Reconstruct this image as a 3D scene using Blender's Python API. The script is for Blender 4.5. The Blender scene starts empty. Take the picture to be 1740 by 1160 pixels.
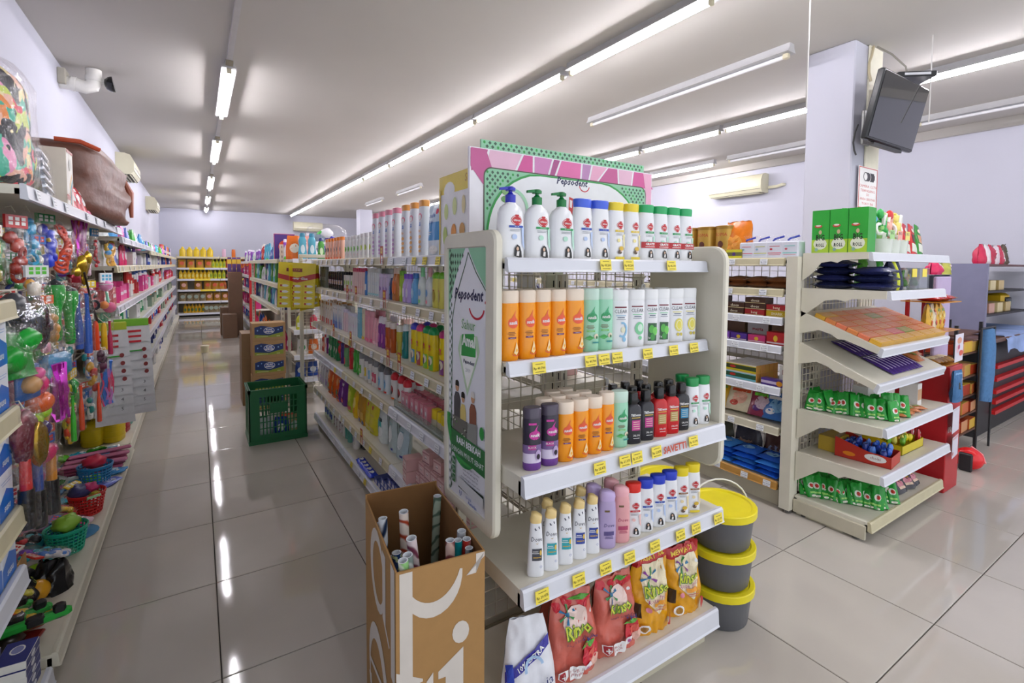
import bpy, math, random
from math import sin, cos, pi, radians
from mathutils import Vector, Matrix, noise
random.seed(7)
S = bpy.context.scene
COL = S.collection
# ---------------------------------------------------------------- camera
cd = bpy.data.cameras.new('camera'); cam = bpy.data.objects.new('camera', cd); COL.objects.link(cam)
F_PX, CY_PX, YAW, PITCH, ROLL = 834.94, 494.04, .568932, .050378, .0069247
cd.sensor_width = 36; cd.lens = F_PX / 1740 * 36; cd.shift_y = (CY_PX - 580) / 1740
cd.clip_start = .05; cd.clip_end = 60
_r = Vector((cos(YAW), -sin(YAW), 0)); _f = Vector((sin(YAW), cos(YAW), 0)); _u = Vector((0, 0, 1))
f2 = _f * cos(PITCH) - _u * sin(PITCH); u2 = _u * cos(PITCH) + _f * sin(PITCH)
r3 = _r * cos(ROLL) + u2 * sin(ROLL); u3 = -_r * sin(ROLL) + u2 * cos(ROLL)
cam.matrix_world = Matrix.Translation((0, 0, 1.41)) @ Matrix((r3, u3, -f2)).transposed().to_4x4()
S.camera = cam
# ---------------------------------------------------------------- light and exposure
vs = S.view_settings
S.display_settings.display_device = 'sRGB'
vs.view_transform = 'Standard'; vs.look = 'None'; vs.gamma = 1; vs.use_curve_mapping = False
vs.exposure = 0.33
S.cycles.use_denoising = True
S.cycles.max_bounces = 8; S.cycles.diffuse_bounces = 4; S.cycles.transparent_max_bounces = 16
S.cycles.sample_clamp_indirect = 6
W = bpy.data.worlds.new('daylight'); S.world = W; W.use_nodes = True
W.node_tree.nodes['Background'].inputs[0].default_value = (.92, .95, 1, 1)
W.node_tree.nodes['Background'].inputs[1].default_value = 1.2
TUBE_EMIT = 68.0     # fluorescent tubes
# ---------------------------------------------------------------- materials
def lin(h):
    h = h.lstrip('#'); o = []
    for i in (0, 2, 4):
        c = int(h[i:i + 2], 16) / 255
        o.append(c / 12.92 if c <= .04045 else ((c + .055) / 1.055) ** 2.4)
    return (*o, 1)
_M = {}
def M(hexc, rough=.45, metal=0., bump=0., var=.05, scale=14., emit=0., spec=.5, trans=0., coat=0.):
    key = (hexc, rough, metal, bump, var, scale, emit, spec, trans, coat)
    if key in _M: return _M[key]
    m = bpy.data.materials.new('paint_' + hexc.strip('#')); m.use_nodes = True
    n = m.node_tree.nodes; l = m.node_tree.links; b = n['Principled BSDF']
    b.inputs['Roughness'].default_value = rough; b.inputs['Metallic'].default_value = metal
    b.inputs['Specular IOR Level'].default_value = spec
    b.inputs['Coat Weight'].default_value = coat
    c = lin(hexc)
    if trans:
        b.inputs['Transmission Weight'].default_value = trans; b.inputs['IOR'].default_value = 1.3
    if emit:
        b.inputs['Emission Color'].default_value = c; b.inputs['Emission Strength'].default_value = emit
    tc = n.new('ShaderNodeTexCoord'); nz = n.new('ShaderNodeTexNoise')
    nz.inputs['Scale'].default_value = scale; nz.inputs['Detail'].default_value = 3
    l.new(tc.outputs['Object'], nz.inputs['Vector'])
    mx = n.new('ShaderNodeMixRGB'); l.new(nz.outputs['Fac'], mx.inputs[0])
    mx.inputs[1].default_value = tuple(min(1, x * (1 - var * 2)) for x in c[:3]) + (1,)
    mx.inputs[2].default_value = tuple(min(1, x * (1 + var * 2)) for x in c[:3]) + (1,)
    l.new(mx.outputs[0], b.inputs['Base Color'])
    if bump:
        bp = n.new('ShaderNodeBump'); bp.inputs['Strength'].default_value = bump; bp.inputs['Distance'].default_value = .01
        l.new(nz.outputs['Fac'], bp.inputs['Height']); l.new(bp.outputs[0], b.inputs['Normal'])
    _M[key] = m; return m
def film(tint='#ffffff', mirror=.6, clear=.82, scale=28., bump=.8):
    """crinkled clear plastic: see-through with sharp highlights"""
    key = ('film', tint, mirror, clear, scale)
    if key in _M: return _M[key]
    m = bpy.data.materials.new('clear_film'); m.use_nodes = True
    n = m.node_tree.nodes; l = m.node_tree.links
    n.remove(n['Principled BSDF']); out = n['Material Output']
    tr = n.new('ShaderNodeBsdfTransparent'); tr.inputs[0].default_value = lin(tint)
    gl = n.new('ShaderNodeBsdfGlossy'); gl.inputs[0].default_value = lin(tint); gl.inputs['Roughness'].default_value = .09
    tc = n.new('ShaderNodeTexCoord'); nz = n.new('ShaderNodeTexNoise'); nz.inputs['Scale'].default_value = scale
    nz.inputs['Detail'].default_value = 2; l.new(tc.outputs['Object'], nz.inputs['Vector'])
    bp = n.new('ShaderNodeBump'); bp.inputs['Strength'].default_value = bump; bp.inputs['Distance'].default_value = .02
    l.new(nz.outputs['Fac'], bp.inputs['Height']); l.new(bp.outputs[0], gl.inputs['Normal'])
    lw = n.new('ShaderNodeLayerWeight'); lw.inputs['Blend'].default_value = .35; l.new(bp.outputs[0], lw.inputs['Normal'])
    mp = n.new('ShaderNodeMapRange'); mp.inputs['To Min'].default_value = (1 - clear) * .22; mp.inputs['To Max'].default_value = mirror
    l.new(lw.outputs['Facing'], mp.inputs['Value'])
    mx = n.new('ShaderNodeMixShader'); l.new(mp.outputs[0], mx.inputs[0]); l.new(tr.outputs[0], mx.inputs[1]); l.new(gl.outputs[0], mx.inputs[2])
    l.new(mx.outputs[0], out.inputs['Surface']); _M[key] = m; return m
# ---------------------------------------------------------------- mesh builder
class MB:
    def __init__(s): s.v = []; s.f = []; s.m = []; s.mats = []
    def mi(s, mat):
        if mat not in s.mats: s.mats.append(mat)
        return s.mats.index(mat)
    def add(s, vs_, fs, mat):
        o = len(s.v); k = s.mi(mat); s.v += [tuple(p) for p in vs_]
        for f in fs: s.f.append(tuple(i + o for i in f)); s.m.append(k)
        return s
    def box(s, x0, x1, y0, y1, z0, z1, mat, top=None):
        """top=(dx,dy) insets the top"""
        a, b = top or (0, 0)
        V = [(x0, y0, z0), (x1, y0, z0), (x1, y1, z0), (x0, y1, z0), (x0 + a, y0 + b, z1), (x1 - a, y0 + b, z1), (x1 - a, y1 - b, z1), (x0 + a, y1 - b, z1)]
        return s.add(V, [(3, 2, 1, 0), (4, 5, 6, 7), (0, 1, 5, 4), (1, 2, 6, 5), (2, 3, 7, 6), (3, 0, 4, 7)], mat)
    def bbox(s, x0, x1, y0, y1, z0, z1, mat, r=.004):
        """box with all edges chamfered"""
        r = min(r, (x1 - x0) / 3, (y1 - y0) / 3, (z1 - z0) / 3)
        o = []
        for z, i in ((z0, r), (z0 + r, 0), (z1 - r, 0), (z1, r)):
            a, b, c, d = x0 + i, x1 - i, y0 + i, y1 - i
            o += [(a + r, c, z), (b - r, c, z), (b, c + r, z), (b, d - r, z), (b - r, d, z), (a + r, d, z), (a, d - r, z), (a, c + r, z)]
        fs = [tuple(range(7, -1, -1)), tuple(range(24, 32))]
        for k in range(3):
            for j in range(8): fs.append((k * 8 + j, k * 8 + (j + 1) % 8, k * 8 + 8 + (j + 1) % 8, k * 8 + 8 + j))
        return s.add(o, fs, mat)
    def loft(s, rows, mat, seg=20, n=2., cap=(1, 1)):
        V = []; fs = []
        for r in rows:
            z, rx, ry = r[:3]; ox, oy = (r[3], r[4]) if len(r) > 3 else (0, 0)
            for j in range(seg):
                t = 2 * pi * (j + .5) / seg; c_, s_ = cos(t), sin(t)
                V.append((ox + rx * math.copysign(abs(c_) ** (2 / n), c_), oy + ry * math.copysign(abs(s_) ** (2 / n), s_), z))
        for k in range(len(rows) - 1):
            for j in range(seg):
                a = k * seg + j; b = k * seg + (j + 1) % seg; fs.append((a, b, b + seg, a + seg))
        if cap[0]: fs.append(tuple(range(seg - 1, -1, -1)))
        if cap[1]: fs.append(tuple(range((len(rows) - 1) * seg, len(rows) * seg)))
        return s.add(V, fs, mat)
    def tube(s, pts, r, mat, seg=6, close=False):
        pts = [Vector(p) for p in pts]; N = len(pts); V = []; fs = []; rr = r if isinstance(r, (list, tuple)) else [r] * N
        up = None
        for i, p in enumerate(pts):
            if close: d = pts[(i + 1) % N] - pts[i - 1]
            else: d = pts[min(i + 1, N - 1)] - pts[max(i - 1, 0)]
            d.normalize()
            if up is None: up = Vector((0, 0, 1)) if abs(d.z) < .9 else Vector((1, 0, 0))
            a = d.cross(up)
            if a.length < 1e-4: a = d.orthogonal()
            a.normalize(); b = a.cross(d); up = b
            for j in range(seg):
                t = 2 * pi * j / seg; V.append(p + a * rr[i] * cos(t) + b * rr[i] * sin(t))
        K = N if close else N - 1
        for k in range(K):
            for j in range(seg):
                A = k * seg; B = ((k + 1) % N) * seg; fs.append((A + j, A + (j + 1) % seg, B + (j + 1) % seg, B + j))
        if not close: fs += [tuple(range(seg - 1, -1, -1)), tuple(range((N - 1) * seg, N * seg))]
        return s.add(V, fs, mat)
    def prism(s, poly, h, mat, fr=lambda u, v, w: (u, v, w)):
        """extrude a 2D outline by h; fr maps (u,v,w) into space"""
        n = len(poly)
        V = [fr(u, v, 0) for u, v in poly] + [fr(u, v, h) for u, v in poly]
        return s.add(V, [tuple(range(n - 1, -1, -1)), tuple(range(n, 2 * n))] + [(i, (i + 1) % n, n + (i + 1) % n, n + i) for i in range(n)], mat)
    def sphere(s, c, r, mat, seg=12, rings=8, sc=(1, 1, 1), lump=0.):
        V = []; fs = []
        for i in range(rings + 1):
            th = pi * i / rings
            for j in range(seg):
                ph = 2 * pi * j / seg; d = Vector((sin(th) * cos(ph), sin(th) * sin(ph), -cos(th)))
                q = r * (1 + (lump * noise.noise(d * 2.3 + Vector(c) * 9) if lump else 0))
                V.append((c[0] + d.x * q * sc[0], c[1] + d.y * q * sc[1], c[2] + d.z * q * sc[2]))
        for i in range(rings):
            for j in range(seg): fs.append((i * seg + j, i * seg + (j + 1) % seg, (i + 1) * seg + (j + 1) % seg, (i + 1) * seg + j))
        return s.add(V, fs, mat)
    def xf(s, mtx, start=0):
        for i in range(start, len(s.v)): s.v[i] = tuple(mtx @ Vector(s.v[i]))
        return s
    def mesh(s, name, smooth=38):
        me = bpy.data.meshes.new(name); me.from_pydata(s.v, [], s.f)
        for m in s.mats: me.materials.append(m)
        me.polygons.foreach_set('material_index', s.m)
        if smooth:
            me.polygons.foreach_set('use_smooth', [True] * len(s.f)); me.update()
            me.set_sharp_from_angle(angle=radians(smooth))
        me.update(); return me
_txt = {}
def text2d(t, size=1., bold=0., shear=0.):
    k = (t, bold, shear)
    if k not in _txt:
        c = bpy.data.curves.new('lettering', 'FONT'); c.body = t; c.size = 1; c.resolution_u = 1; c.offset = bold; c.shear = shear
        c.align_x = 'CENTER'; c.align_y = 'CENTER'
        o = bpy.data.objects.new('lettering', c); me = bpy.data.meshes.new_from_object(o)
        _txt[k] = ([v.co.xy.copy() for v in me.vertices], [tuple(p.vertices) for p in me.polygons])
        bpy.data.objects.remove(o); bpy.data.curves.remove(c); bpy.data.meshes.remove(me)
    V, Fc = _txt[k]
    return [(p.x * size, p.y * size) for p in V], Fc
def decals(mb, items, surf, off=.0004, step=.0003, fine=False):
    """print: flat shapes laid on surf(u, v, lift)"""
    for it in items:
        k = it[0]
        if k == 'txt':
            _, t, cx, cy, sz, mat = it[:6]; o = it[6] if len(it) > 6 else {}
            V, Fc = text2d(t, sz, o.get('bold', .0), o.get('shear', 0)); sx = o.get('sx', 1); ro = o.get('rot', 0)
            V = [(u * sx, v) for u, v in V]; V = [(u * cos(ro) - v * sin(ro), u * sin(ro) + v * cos(ro)) for u, v in V]
            mb.add([surf(cx + u, cy + v, off) for u, v in V], Fc, mat)
        elif k == 'rect':
            _, cx, cy, w, h, mat = it[:6]; K = max(1, min(8, int(w / .008))); L = max(1, min(8, int(h / .02)))
            V = [surf(cx - w / 2 + w * i / K, cy - h / 2 + h * j / L, off) for j in range(L + 1) for i in range(K + 1)]
            mb.add(V, [(j * (K + 1) + i, j * (K + 1) + i + 1, (j + 1) * (K + 1) + i + 1, (j + 1) * (K + 1) + i) for j in range(L) for i in range(K)], mat)
        elif k == 'ell':
            _, cx, cy, rx, ry, mat = it[:6]; N = 14
            V = [surf(cx, cy, off)] + [surf(cx + rx * q * cos(2 * pi * i / N), cy + ry * q * sin(2 * pi * i / N), off) for q in (.5, 1) for i in range(N)]
            mb.add(V, [(0, 1 + i, 1 + (i + 1) % N) for i in range(N)] + [(1 + i, 1 + N + i, 1 + N + (i + 1) % N, 1 + (i + 1) % N) for i in range(N)], mat)
        elif k == 'ring':
            _, cx, cy, rx, ry, wd, mat, a0, a1 = it[:9]; N = 20
            V = [surf(cx + (rx - q) * cos(a0 + (a1 - a0) * i / N), cy + (ry - q) * sin(a0 + (a1 - a0) * i / N), off) for i in range(N + 1) for q in (0, wd)]
            mb.add(V, [(2 * i, 2 * i + 2, 2 * i + 3, 2 * i + 1) if rx > 0 else (2 * i, 2 * i + 1, 2 * i + 3, 2 * i + 2) for i in range(N)], mat)
        elif k == 'poly' and fine:
            _, pts, mat = it[:3]; P = []
            for a, b in zip(pts, pts[1:] + pts[:1]): n_ = max(1, int(math.dist(a, b) / .012)); P += [(a[0] + (b[0] - a[0]) * i / n_, a[1] + (b[1] - a[1]) * i / n_) for i in range(n_)]
            cx = sum(p[0] for p in P) / len(P); cy = sum(p[1] for p in P) / len(P); N = len(P); R = max(1, min(5, int(max(math.dist((cx, cy), p) for p in P) / .012)))
            V = [surf(cx, cy, off)] + [surf(cx + (p[0] - cx) * q / R, cy + (p[1] - cy) * q / R, off) for q in range(1, R + 1) for p in P]
            mb.add(V, [(0, 1 + i, 1 + (i + 1) % N) for i in range(N)] + [(1 + (q - 1) * N + i, 1 + q * N + i, 1 + q * N + (i + 1) % N, 1 + (q - 1) * N + (i + 1) % N) for q in range(1, R) for i in range(N)], mat)
        elif k == 'poly':
            _, pts, mat = it[:3]; mb.add([surf(u, v, off) for u, v in pts], [tuple(range(len(pts)))], mat)
        off += step
    return mb
def flat_front(y):  return lambda u, v, o: (u, y - o, v)
def loft_surf(rows, n=2.):
    def f(u, v, o):
        v_ = min(max(v, rows[0][0]), rows[-1][0])
        for a, b in zip(rows, rows[1:]):
            if a[0] <= v_ <= b[0] and b[0] > a[0]:
                t = (v_ - a[0]) / (b[0] - a[0]); rx = a[1] + (b[1] - a[1]) * t; ry = a[2] + (b[2] - a[2]) * t; break
        else: rx, ry = rows[0][1:3]
        x = rx * sin(max(-1.5, min(1.5, u / rx))); y = -ry * max(0, 1 - abs(x / rx) ** n) ** (1 / n)
        q = 1 + o / min(rx, ry); return (x * q, y * q, v)
    return f
# ---------------------------------------------------------------- objects, things, labels
def link(name, me, parent=None, loc=None, rot=None):
    o = bpy.data.objects.new(name, me); COL.objects.link(o)
    if parent: o.parent = parent
    if loc is not None: o.location = loc
    if rot is not None: o.rotation_euler = rot
    return o
def tag(o, label, cat, group=None, kind=None):
    if label: o['label'] = label
    if cat: o['category'] = cat
    if group: o['group'] = group
    if kind: o['kind'] = kind
    return o
def empty(name, loc=(0, 0, 0), rz=0.):
    o = link(name, None); o.location = loc; o.rotation_euler = (0, 0, rz); o.empty_display_size = .05; return o
def struct(name, mb, parent=None, smooth=0, loc=None):
    o = link(name, mb.mesh(name, smooth), parent, loc)
    if not parent: o['kind'] = 'structure'
    return o
class Proto:
    """parts: list of (name, mesh, offset); one part makes a single mesh thing"""
    def __init__(s, name, cat, parts): s.name = name; s.cat = cat; s.parts = parts
REG = []
def put(p, loc, rz=0., desc='', where='', way='', group=None, rot=None, sc=None):
    if len(p.parts) == 1:
        o = link(p.name, p.parts[0][1])
    else:
        o = link(p.name, None); o.empty_display_size = .03
        for nm, me, off in p.parts:
            c = link(nm, me, o); c.location = off
    o.location = loc; o.rotation_euler = rot or (0, 0, rz)
    if sc: o.scale = sc if isinstance(sc, (tuple, list)) else (sc,) * 3
    o['category'] = p.cat; REG.append((o, desc, where, way, group)); return o
ORD = ['first', 'second', 'third', 'fourth', 'fifth', 'sixth', 'seventh', 'eighth', 'ninth', 'tenth', 'eleventh', 'twelfth', 'thirteenth', 'fourteenth', 'fifteenth', 'sixteenth', 'seventeenth', 'eighteenth', 'nineteenth', 'twentieth']
def nth(i):
    if i < 20: return ORD[i]
    if i < 29: return 'twenty-' + ORD[i - 20]
    return 'thirtieth' if i == 29 else ('thirty-' + ORD[i - 30] if i < 39 else 'last')
def fit(t, n=16):
    t = ' '.join(t.replace(' ,', ',').split())
    for q, r in ((' the ', ' '), (' from near end', ' along'), (' with ', ', '), (' on long gondola ', ' long gondola '), (' a ', ' '), (' and ', '-'), (' on ', ' '), (' in ', ' ')):
        if len(t.split()) <= n: break
        t = t.replace(q, r)
    return t
def finish_labels():
    by = {}
    for r in REG: by.setdefault((r[1], r[2]), []).append(r)
    for (d, w), rs in by.items():
        for i, (o, _, _, way, g) in enumerate(rs):
            if len(rs) == 1: o['label'] = fit(d + ' ' + w)
            else: o['label'] = fit(d + ' ' + w + ', ' + nth(i) + ' ' + (way or 'from the left'))
            if g: o['group'] = g
            elif len(rs) > 1: o['group'] = (d.split(' with ')[0] + ' ' + w).strip()
WHITE = '#e6e6e2'
# ================================================================ the room
XL, XR, YB, YF, CEIL = -.90, 7.2, 17.2, -1.6, 3.0
wall_m = M('#bfc0cd', .75, var=.02, scale=2); ceil_m = M('#c6c2bd', .8, var=.035, scale=.9)
def tile_material():
    m = bpy.data.materials.new('polished_tile'); m.use_nodes = True; n = m.node_tree.nodes; l = m.node_tree.links; b = n['Principled BSDF']
    b.inputs['Roughness'].default_value = .09; b.inputs['Specular IOR Level'].default_value = .62
    geo = n.new('ShaderNodeNewGeometry'); nz = n.new('ShaderNodeTexNoise'); nz.inputs['Scale'].default_value = 1.6; nz.inputs['Detail'].default_value = 6
    l.new(geo.outputs['Position'], nz.inputs['Vector'])
    oi = n.new('ShaderNodeObjectInfo'); ad = n.new('ShaderNodeMath'); ad.operation = 'MULTIPLY_ADD'; ad.inputs[1].default_value = .3
    l.new(oi.outputs['Random'], ad.inputs[0]); l.new(nz.outputs['Fac'], ad.inputs[2])
    cr = n.new('ShaderNodeValToRGB'); cr.color_ramp.elements[0].position = .3; cr.color_ramp.elements[1].position = .95
    cr.color_ramp.elements[0].color = lin('#b1aba3'); cr.color_ramp.elements[1].color = lin('#c2bcb3')
    l.new(ad.outputs[0], cr.inputs[0]); l.new(cr.outputs[0], b.inputs['Base Color'])
    n2 = n.new('ShaderNodeTexNoise'); n2.inputs['Scale'].default_value = 5; l.new(geo.outputs['Position'], n2.inputs['Vector'])
    mp = n.new('ShaderNodeMapRange'); mp.inputs['To Min'].default_value = .03; mp.inputs['To Max'].default_value = .09
    l.new(n2.outputs['Fac'], mp.inputs['Value']); l.new(mp.outputs[0], b.inputs['Roughness'])
    bp = n.new('ShaderNodeBump'); bp.inputs['Strength'].default_value = .05; bp.inputs['Distance'].default_value = .01
    l.new(n2.outputs['Fac'], bp.inputs['Height']); l.new(bp.outputs[0], b.inputs['Normal'])
    return m
tile_m = tile_material(); grout = M('#3d3833', .9)
floor = struct('floor', MB().box(XL - .1, XR + .1, YF, YB + .1, -.06, -.006, grout))
tmb = MB(); a, g = .2980, .0025
V = [(-a, -a, -.006), (a, -a, -.006), (a, a, -.006), (-a, a, -.006), (-a, -a, -g * .6), (a, -a, -g * .6), (a, a, -g * .6), (-a, a, -g * .6), (-a + g, -a + g, 0), (a - g, -a + g, 0), (a - g, a - g, 0), (-a + g, a - g, 0)]
tmb.add(V, [(8, 9, 10, 11)] + [(i, (i + 1) % 4, 4 + (i + 1) % 4, 4 + i) for i in range(4)] + [(4 + i, 4 + (i + 1) % 4, 8 + (i + 1) % 4, 8 + i) for i in range(4)], tile_m)
tile_me = tmb.mesh('floor_tile', 0); far_t = MB(); nt = 0
TX0, TY0 = .04, .08
for j in range(-3, 29):
    for i in range(-2, 12):
        cx, cy = TX0 + .6 * i + .3, TY0 + .6 * j + .3
        if cx - .3 > XR or cx + .3 < XL: continue
        if -1 <= j < 20 and nt < 296 and not (i > 2 and j > 12) and not (i > 6 and j > 6):
            t = link('floor_tile', tile_me, floor, (cx, cy, 0)); nt += 1
        else:
            far_t.add([(v[0] + cx, v[1] + cy, v[2]) for v in tmb.v], tmb.f, tile_m)
o = link('floor_tile', far_t.mesh('far_tiles', 0), floor); o['kind'] = 'stuff'
struct('ceiling', MB().box(XL - .1, XR + .1, YF, YB + .1, CEIL, CEIL + .1, ceil_m))
struct('wall_left', MB().box(XL - .1, XL, YF, YB + .1, -.05, CEIL, wall_m))
struct('wall_right', MB().box(XR, XR + .1, YF, YB + .1, -.05, CEIL, wall_m))
struct('wall_back', MB().box(XL, XR, YB, YB + .1, -.05, CEIL, wall_m))
# beam trim in the ceiling colour along the right wall head
struct('trim_1', MB().box(XR - .06, XR - .001, YF, YB - .01, 2.90, 2.999, ceil_m))
# pillars
pl = struct('wall_pillar', MB().bbox(3.88, 4.27, 1.66, 1.98, 0, 2.999, wall_m, .008))
bx_ = MB().bbox(4.06, 4.268, 1.645, 1.659, 0, 2.998, M('#e4e0cc', .7), .004); link('conduit_boxing', bx_.mesh('boxing', 0), pl)
struct('wall_pillar', MB().bbox(3.92, 4.28, 14.2, 14.56, 0, 2.999, wall_m, .008))
# ---------------------------------------------------------------- fluorescent battens
tube_on = M('#fdf9ff', .4, emit=TUBE_EMIT, var=0); tube_off = M('#e8e8ec', .35); batten = M('#b9b9bb', .4); endcap = M('#cfc8ae', .5)
def light_proto(on, L):
    b = MB(); b.add([(-.028, -L / 2, 0), (.028, -L / 2, 0), (.028, L / 2, 0), (-.028, L / 2, 0), (-.032, -L / 2, -.03), (.032, -L / 2, -.03), (.032, L / 2, -.03), (-.032, L / 2, -.03), (-.052, -L / 2, -.062), (.052, -L / 2, -.062), (.052, L / 2, -.062), (-.052, L / 2, -.062)],
          [(3, 2, 1, 0), (8, 9, 10, 11)] + [(i + k, (i + 1) % 4 + k, 4 + (i + 1) % 4 + k, 4 + i + k) for k in (0, 4) for i in range(4)], batten)
    t = MB(); t.tube([(0, -L / 2 + .03, -.080), (0, L / 2 - .03, -.080)], .0145, tube_on if on else tube_off, 10)
    hd = []
    for s_ in (-1, 1): hd.append(('tube_holder', MB().bbox(-.018, .018, s_ * (L / 2 - .022) - .011, s_ * (L / 2 - .022) + .011, -.098, -.060, endcap, .004).mesh('tube_holder'), (0, 0, 0)))
    return Proto('ceiling_light', 'light', [('batten', b.mesh('batten'), (0, 0, 0)), ('tube', t.mesh('tube'), (0, 0, 0))] + hd)
LON = light_proto(1, 1.26); LON5 = light_proto(1, 1.42); LOFF = light_proto(0, 1.2)
def row(px, x, ends, desc, group):
    for a_, b_ in ends:
        put(px, (x, (a_ + b_) / 2, CEIL), 0, desc, '', 'from the camera', group, sc=(1, (b_ - a_ + .06) / px.length, 1))
LON.length = 1.26; LON5.length = 1.42; LOFF.length = 1.2
row(LON, 2.50, ((-.95, .32), (.42, 1.70), (1.83, 3.06), (3.19, 4.59), (4.68, 6.03), (6.12, 7.33), (7.44, 8.71), (8.84, 10.31), (10.41, 12.0), (12.15, 13.55), (13.65, 15.1), (15.2, 16.7)), 'lit tube light in the long row above the display', 'lit tube lights of the middle row')  # first tube is out of view, added to brighten the shop front
row(LON5, .24, ((4.52, 5.98), (7.2, 8.72), (10.2, 11.9), (13.2, 14.7), (15.8, 17.0)), 'lit tube light on the thin rail above left aisle', 'lit tube lights on the left rail')
row(LON, 4.97, ((-.95, .32), (.42, 1.72), (2.2, 3.37), (3.48, 4.55), (4.67, 5.8), (5.9, 7.1), (7.2, 8.5), (8.6, 9.9), (10.0, 11.3), (11.4, 12.8), (13., 14.4)), 'lit tube light in the row right of the pillar', 'lit tube lights of the right row')  # here too the first tube is unseen, added for more front light
row(LON, 6.46, ((4.6, 5.76), (7.4, 8.7), (10.4, 11.7)), 'lit tube light beside the right wall', 'lit tube lights by the right wall')
row(LOFF, 6.42, ((1.0, 2.1), (3.1, 4.3)), 'unlit tube light near the right wall', 'unlit tube lights by the right wall')
row(LOFF, 3.58, ((1.97, 4.04),), 'long unlit tube light between two lit rows', None)
row(LOFF, 3.67, ((9.05, 10.31), (11.4, 12.65)), 'distant unlit tube light above the far pillar', 'distant unlit tube lights')
r_ = MB(); r_.box(.222, .258, -1.2, 15.1, CEIL - .03, CEIL, M('#c4c2c4', .5))
for y in (4.44, 6.06, 7.12, 8.8, 10.1, 12.0): r_.box(.215, .265, y - .03, y + .03, CEIL - .055, CEIL - .03, M('#8c8472', .5))
tag(link('cable_rail', r_.mesh('cable_rail', 0)), 'thin white cable rail on the ceiling above the left aisle', 'rail')
for nm, (x, y, z0), lb in (('ceiling_cord', (2.548,1.300,2.194), 'thin pale line hanging from the ceiling left of the pillar'), ('ceiling_cord', (4.245,1.350,2.413), 'thin pale line hanging from the ceiling right of the screen')):
    tag(link('hanging_wire', MB().tube([(x, y, z0), (x, y, CEIL)], .004, M('#d8d6d2', .6), 6).mesh('wire')), lb, 'wire')
# ---------------------------------------------------------------- air conditioners
cream = M('#d9d5ba', .4, var=.02)
def ac_proto(w=.88, h=.28, d=.2):
    prof = [(0, 0), (-d * .8, .0), (-d, .05), (-d, .17), (-d * .8, .26), (-d * .5, h), (0, h)]
    b = MB().prism([(y, z) for y, z in prof], w, cream, lambda u, v, q: (q - w / 2, u, v))
    f = MB(); f.box(-w / 2 + .03, w / 2 - .03, -d * .86, -d * .2, -.004, .0, M('#4a463c', .6)); f.box(-w / 2 + .01, w / 2 - .01, -d - .003, -d, .045, .052, M('#8d8a76', .5))
    v = MB()
    for k in range(3): v.box(-w / 2 + .04, w / 2 - .04, -d * (.80 - .2 * k), -d * (.74 - .2 * k), -.014, -.004, cream)
    lo = MB().prism([(0, 0), (w * .9, 0), (w * .9, .012), (w * .55, .035), (0, .012)], .003, M('#f1efe4', .15), lambda u, q, t: (u - w * .45, -d - .001 - t, .09 + q))
    return Proto('air_conditioner', 'air conditioner', [('housing', b.mesh('ac_housing', 50), (0, 0, 0)), ('outlet', f.mesh('ac_outlet', 0), (0, 0, 0)), ('louvre', v.mesh('ac_louvre', 0), (0, 0, 0)), ('front_panel', lo.mesh('ac_panel', 0), (0, 0, 0))])
AC = ac_proto()
put(AC, (XR - .001, 4.62, 2.53), -pi / 2, 'cream wall air conditioner on the right wall', 'behind the tall pillar')
put(AC, (3.05, YB - .001, 2.50), 0, 'cream wall air conditioner high on the back wall', '')
put(AC, (XL + .001, 8.9, 2.62), pi / 2, 'nearer cream air conditioner high on the left wall', '')
put(AC, (XL + .001, 13.4, 2.55), pi / 2, 'farther cream air conditioner high on the left wall', '')
pp = MB(); pp.tube([(4.62 * 0 + XR - .05, 4.15, 2.60), (XR - .05, 4.02, 2.60), (XR - .04, 3.95, 2.62), (XR - .001, 3.94, 2.62)], .022, cream, 8)
tag(link('drain_pipe', pp.mesh('pipe')), 'short cream pipe beside the right wall air conditioner', 'pipe')
# ---------------------------------------------------------------- pipe elbow with dome camera, left wall
ro = empty('security_camera', (XL, 5.35, 2.86)); tag(ro, 'white pipe elbow with black dome camera high on left wall', 'security camera')
pv = M('#ecebe6', .35); b = MB(); b.tube([(.0, -.02, 0), (.10, -.02, -.005), (.16, -.02, -.015), (.20, -.02, .0), (.215, -.02, .05), (.215, -.02, .135)], .052, pv, 14)
b.tube([(.07, -.02, 0), (.10, -.02, -.004)], .058, pv, 14); b.tube([(.213, -.02, .04), (.215, -.02, .08)], .058, pv, 14)
link('pipe_elbow', b.mesh('elbow', 40), ro)
b = MB(); b.loft([(-.05, .02, .02), (-.042, .04, .04), (-.02, .056, .056), (0, .062, .062), (.012, .062, .062)], M('#101215', .08), 16); b.xf(Matrix.Rotation(radians(80), 4, 'Y'))
link('camera_dome', b.mesh('dome', 50), ro, (.33, -.02, .04)); b = MB(); b.bbox(0, .05, -.10, .06, -.03, .09, M('#b8b4a6', .7)); link('junction_box', b.mesh('jbox', 0), ro)
b = MB().tube([(.215, -.02, .06), (.33, -.02, .05)], .02, pv, 8); link('stub_pipe', b.mesh('stub'), ro)
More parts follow.
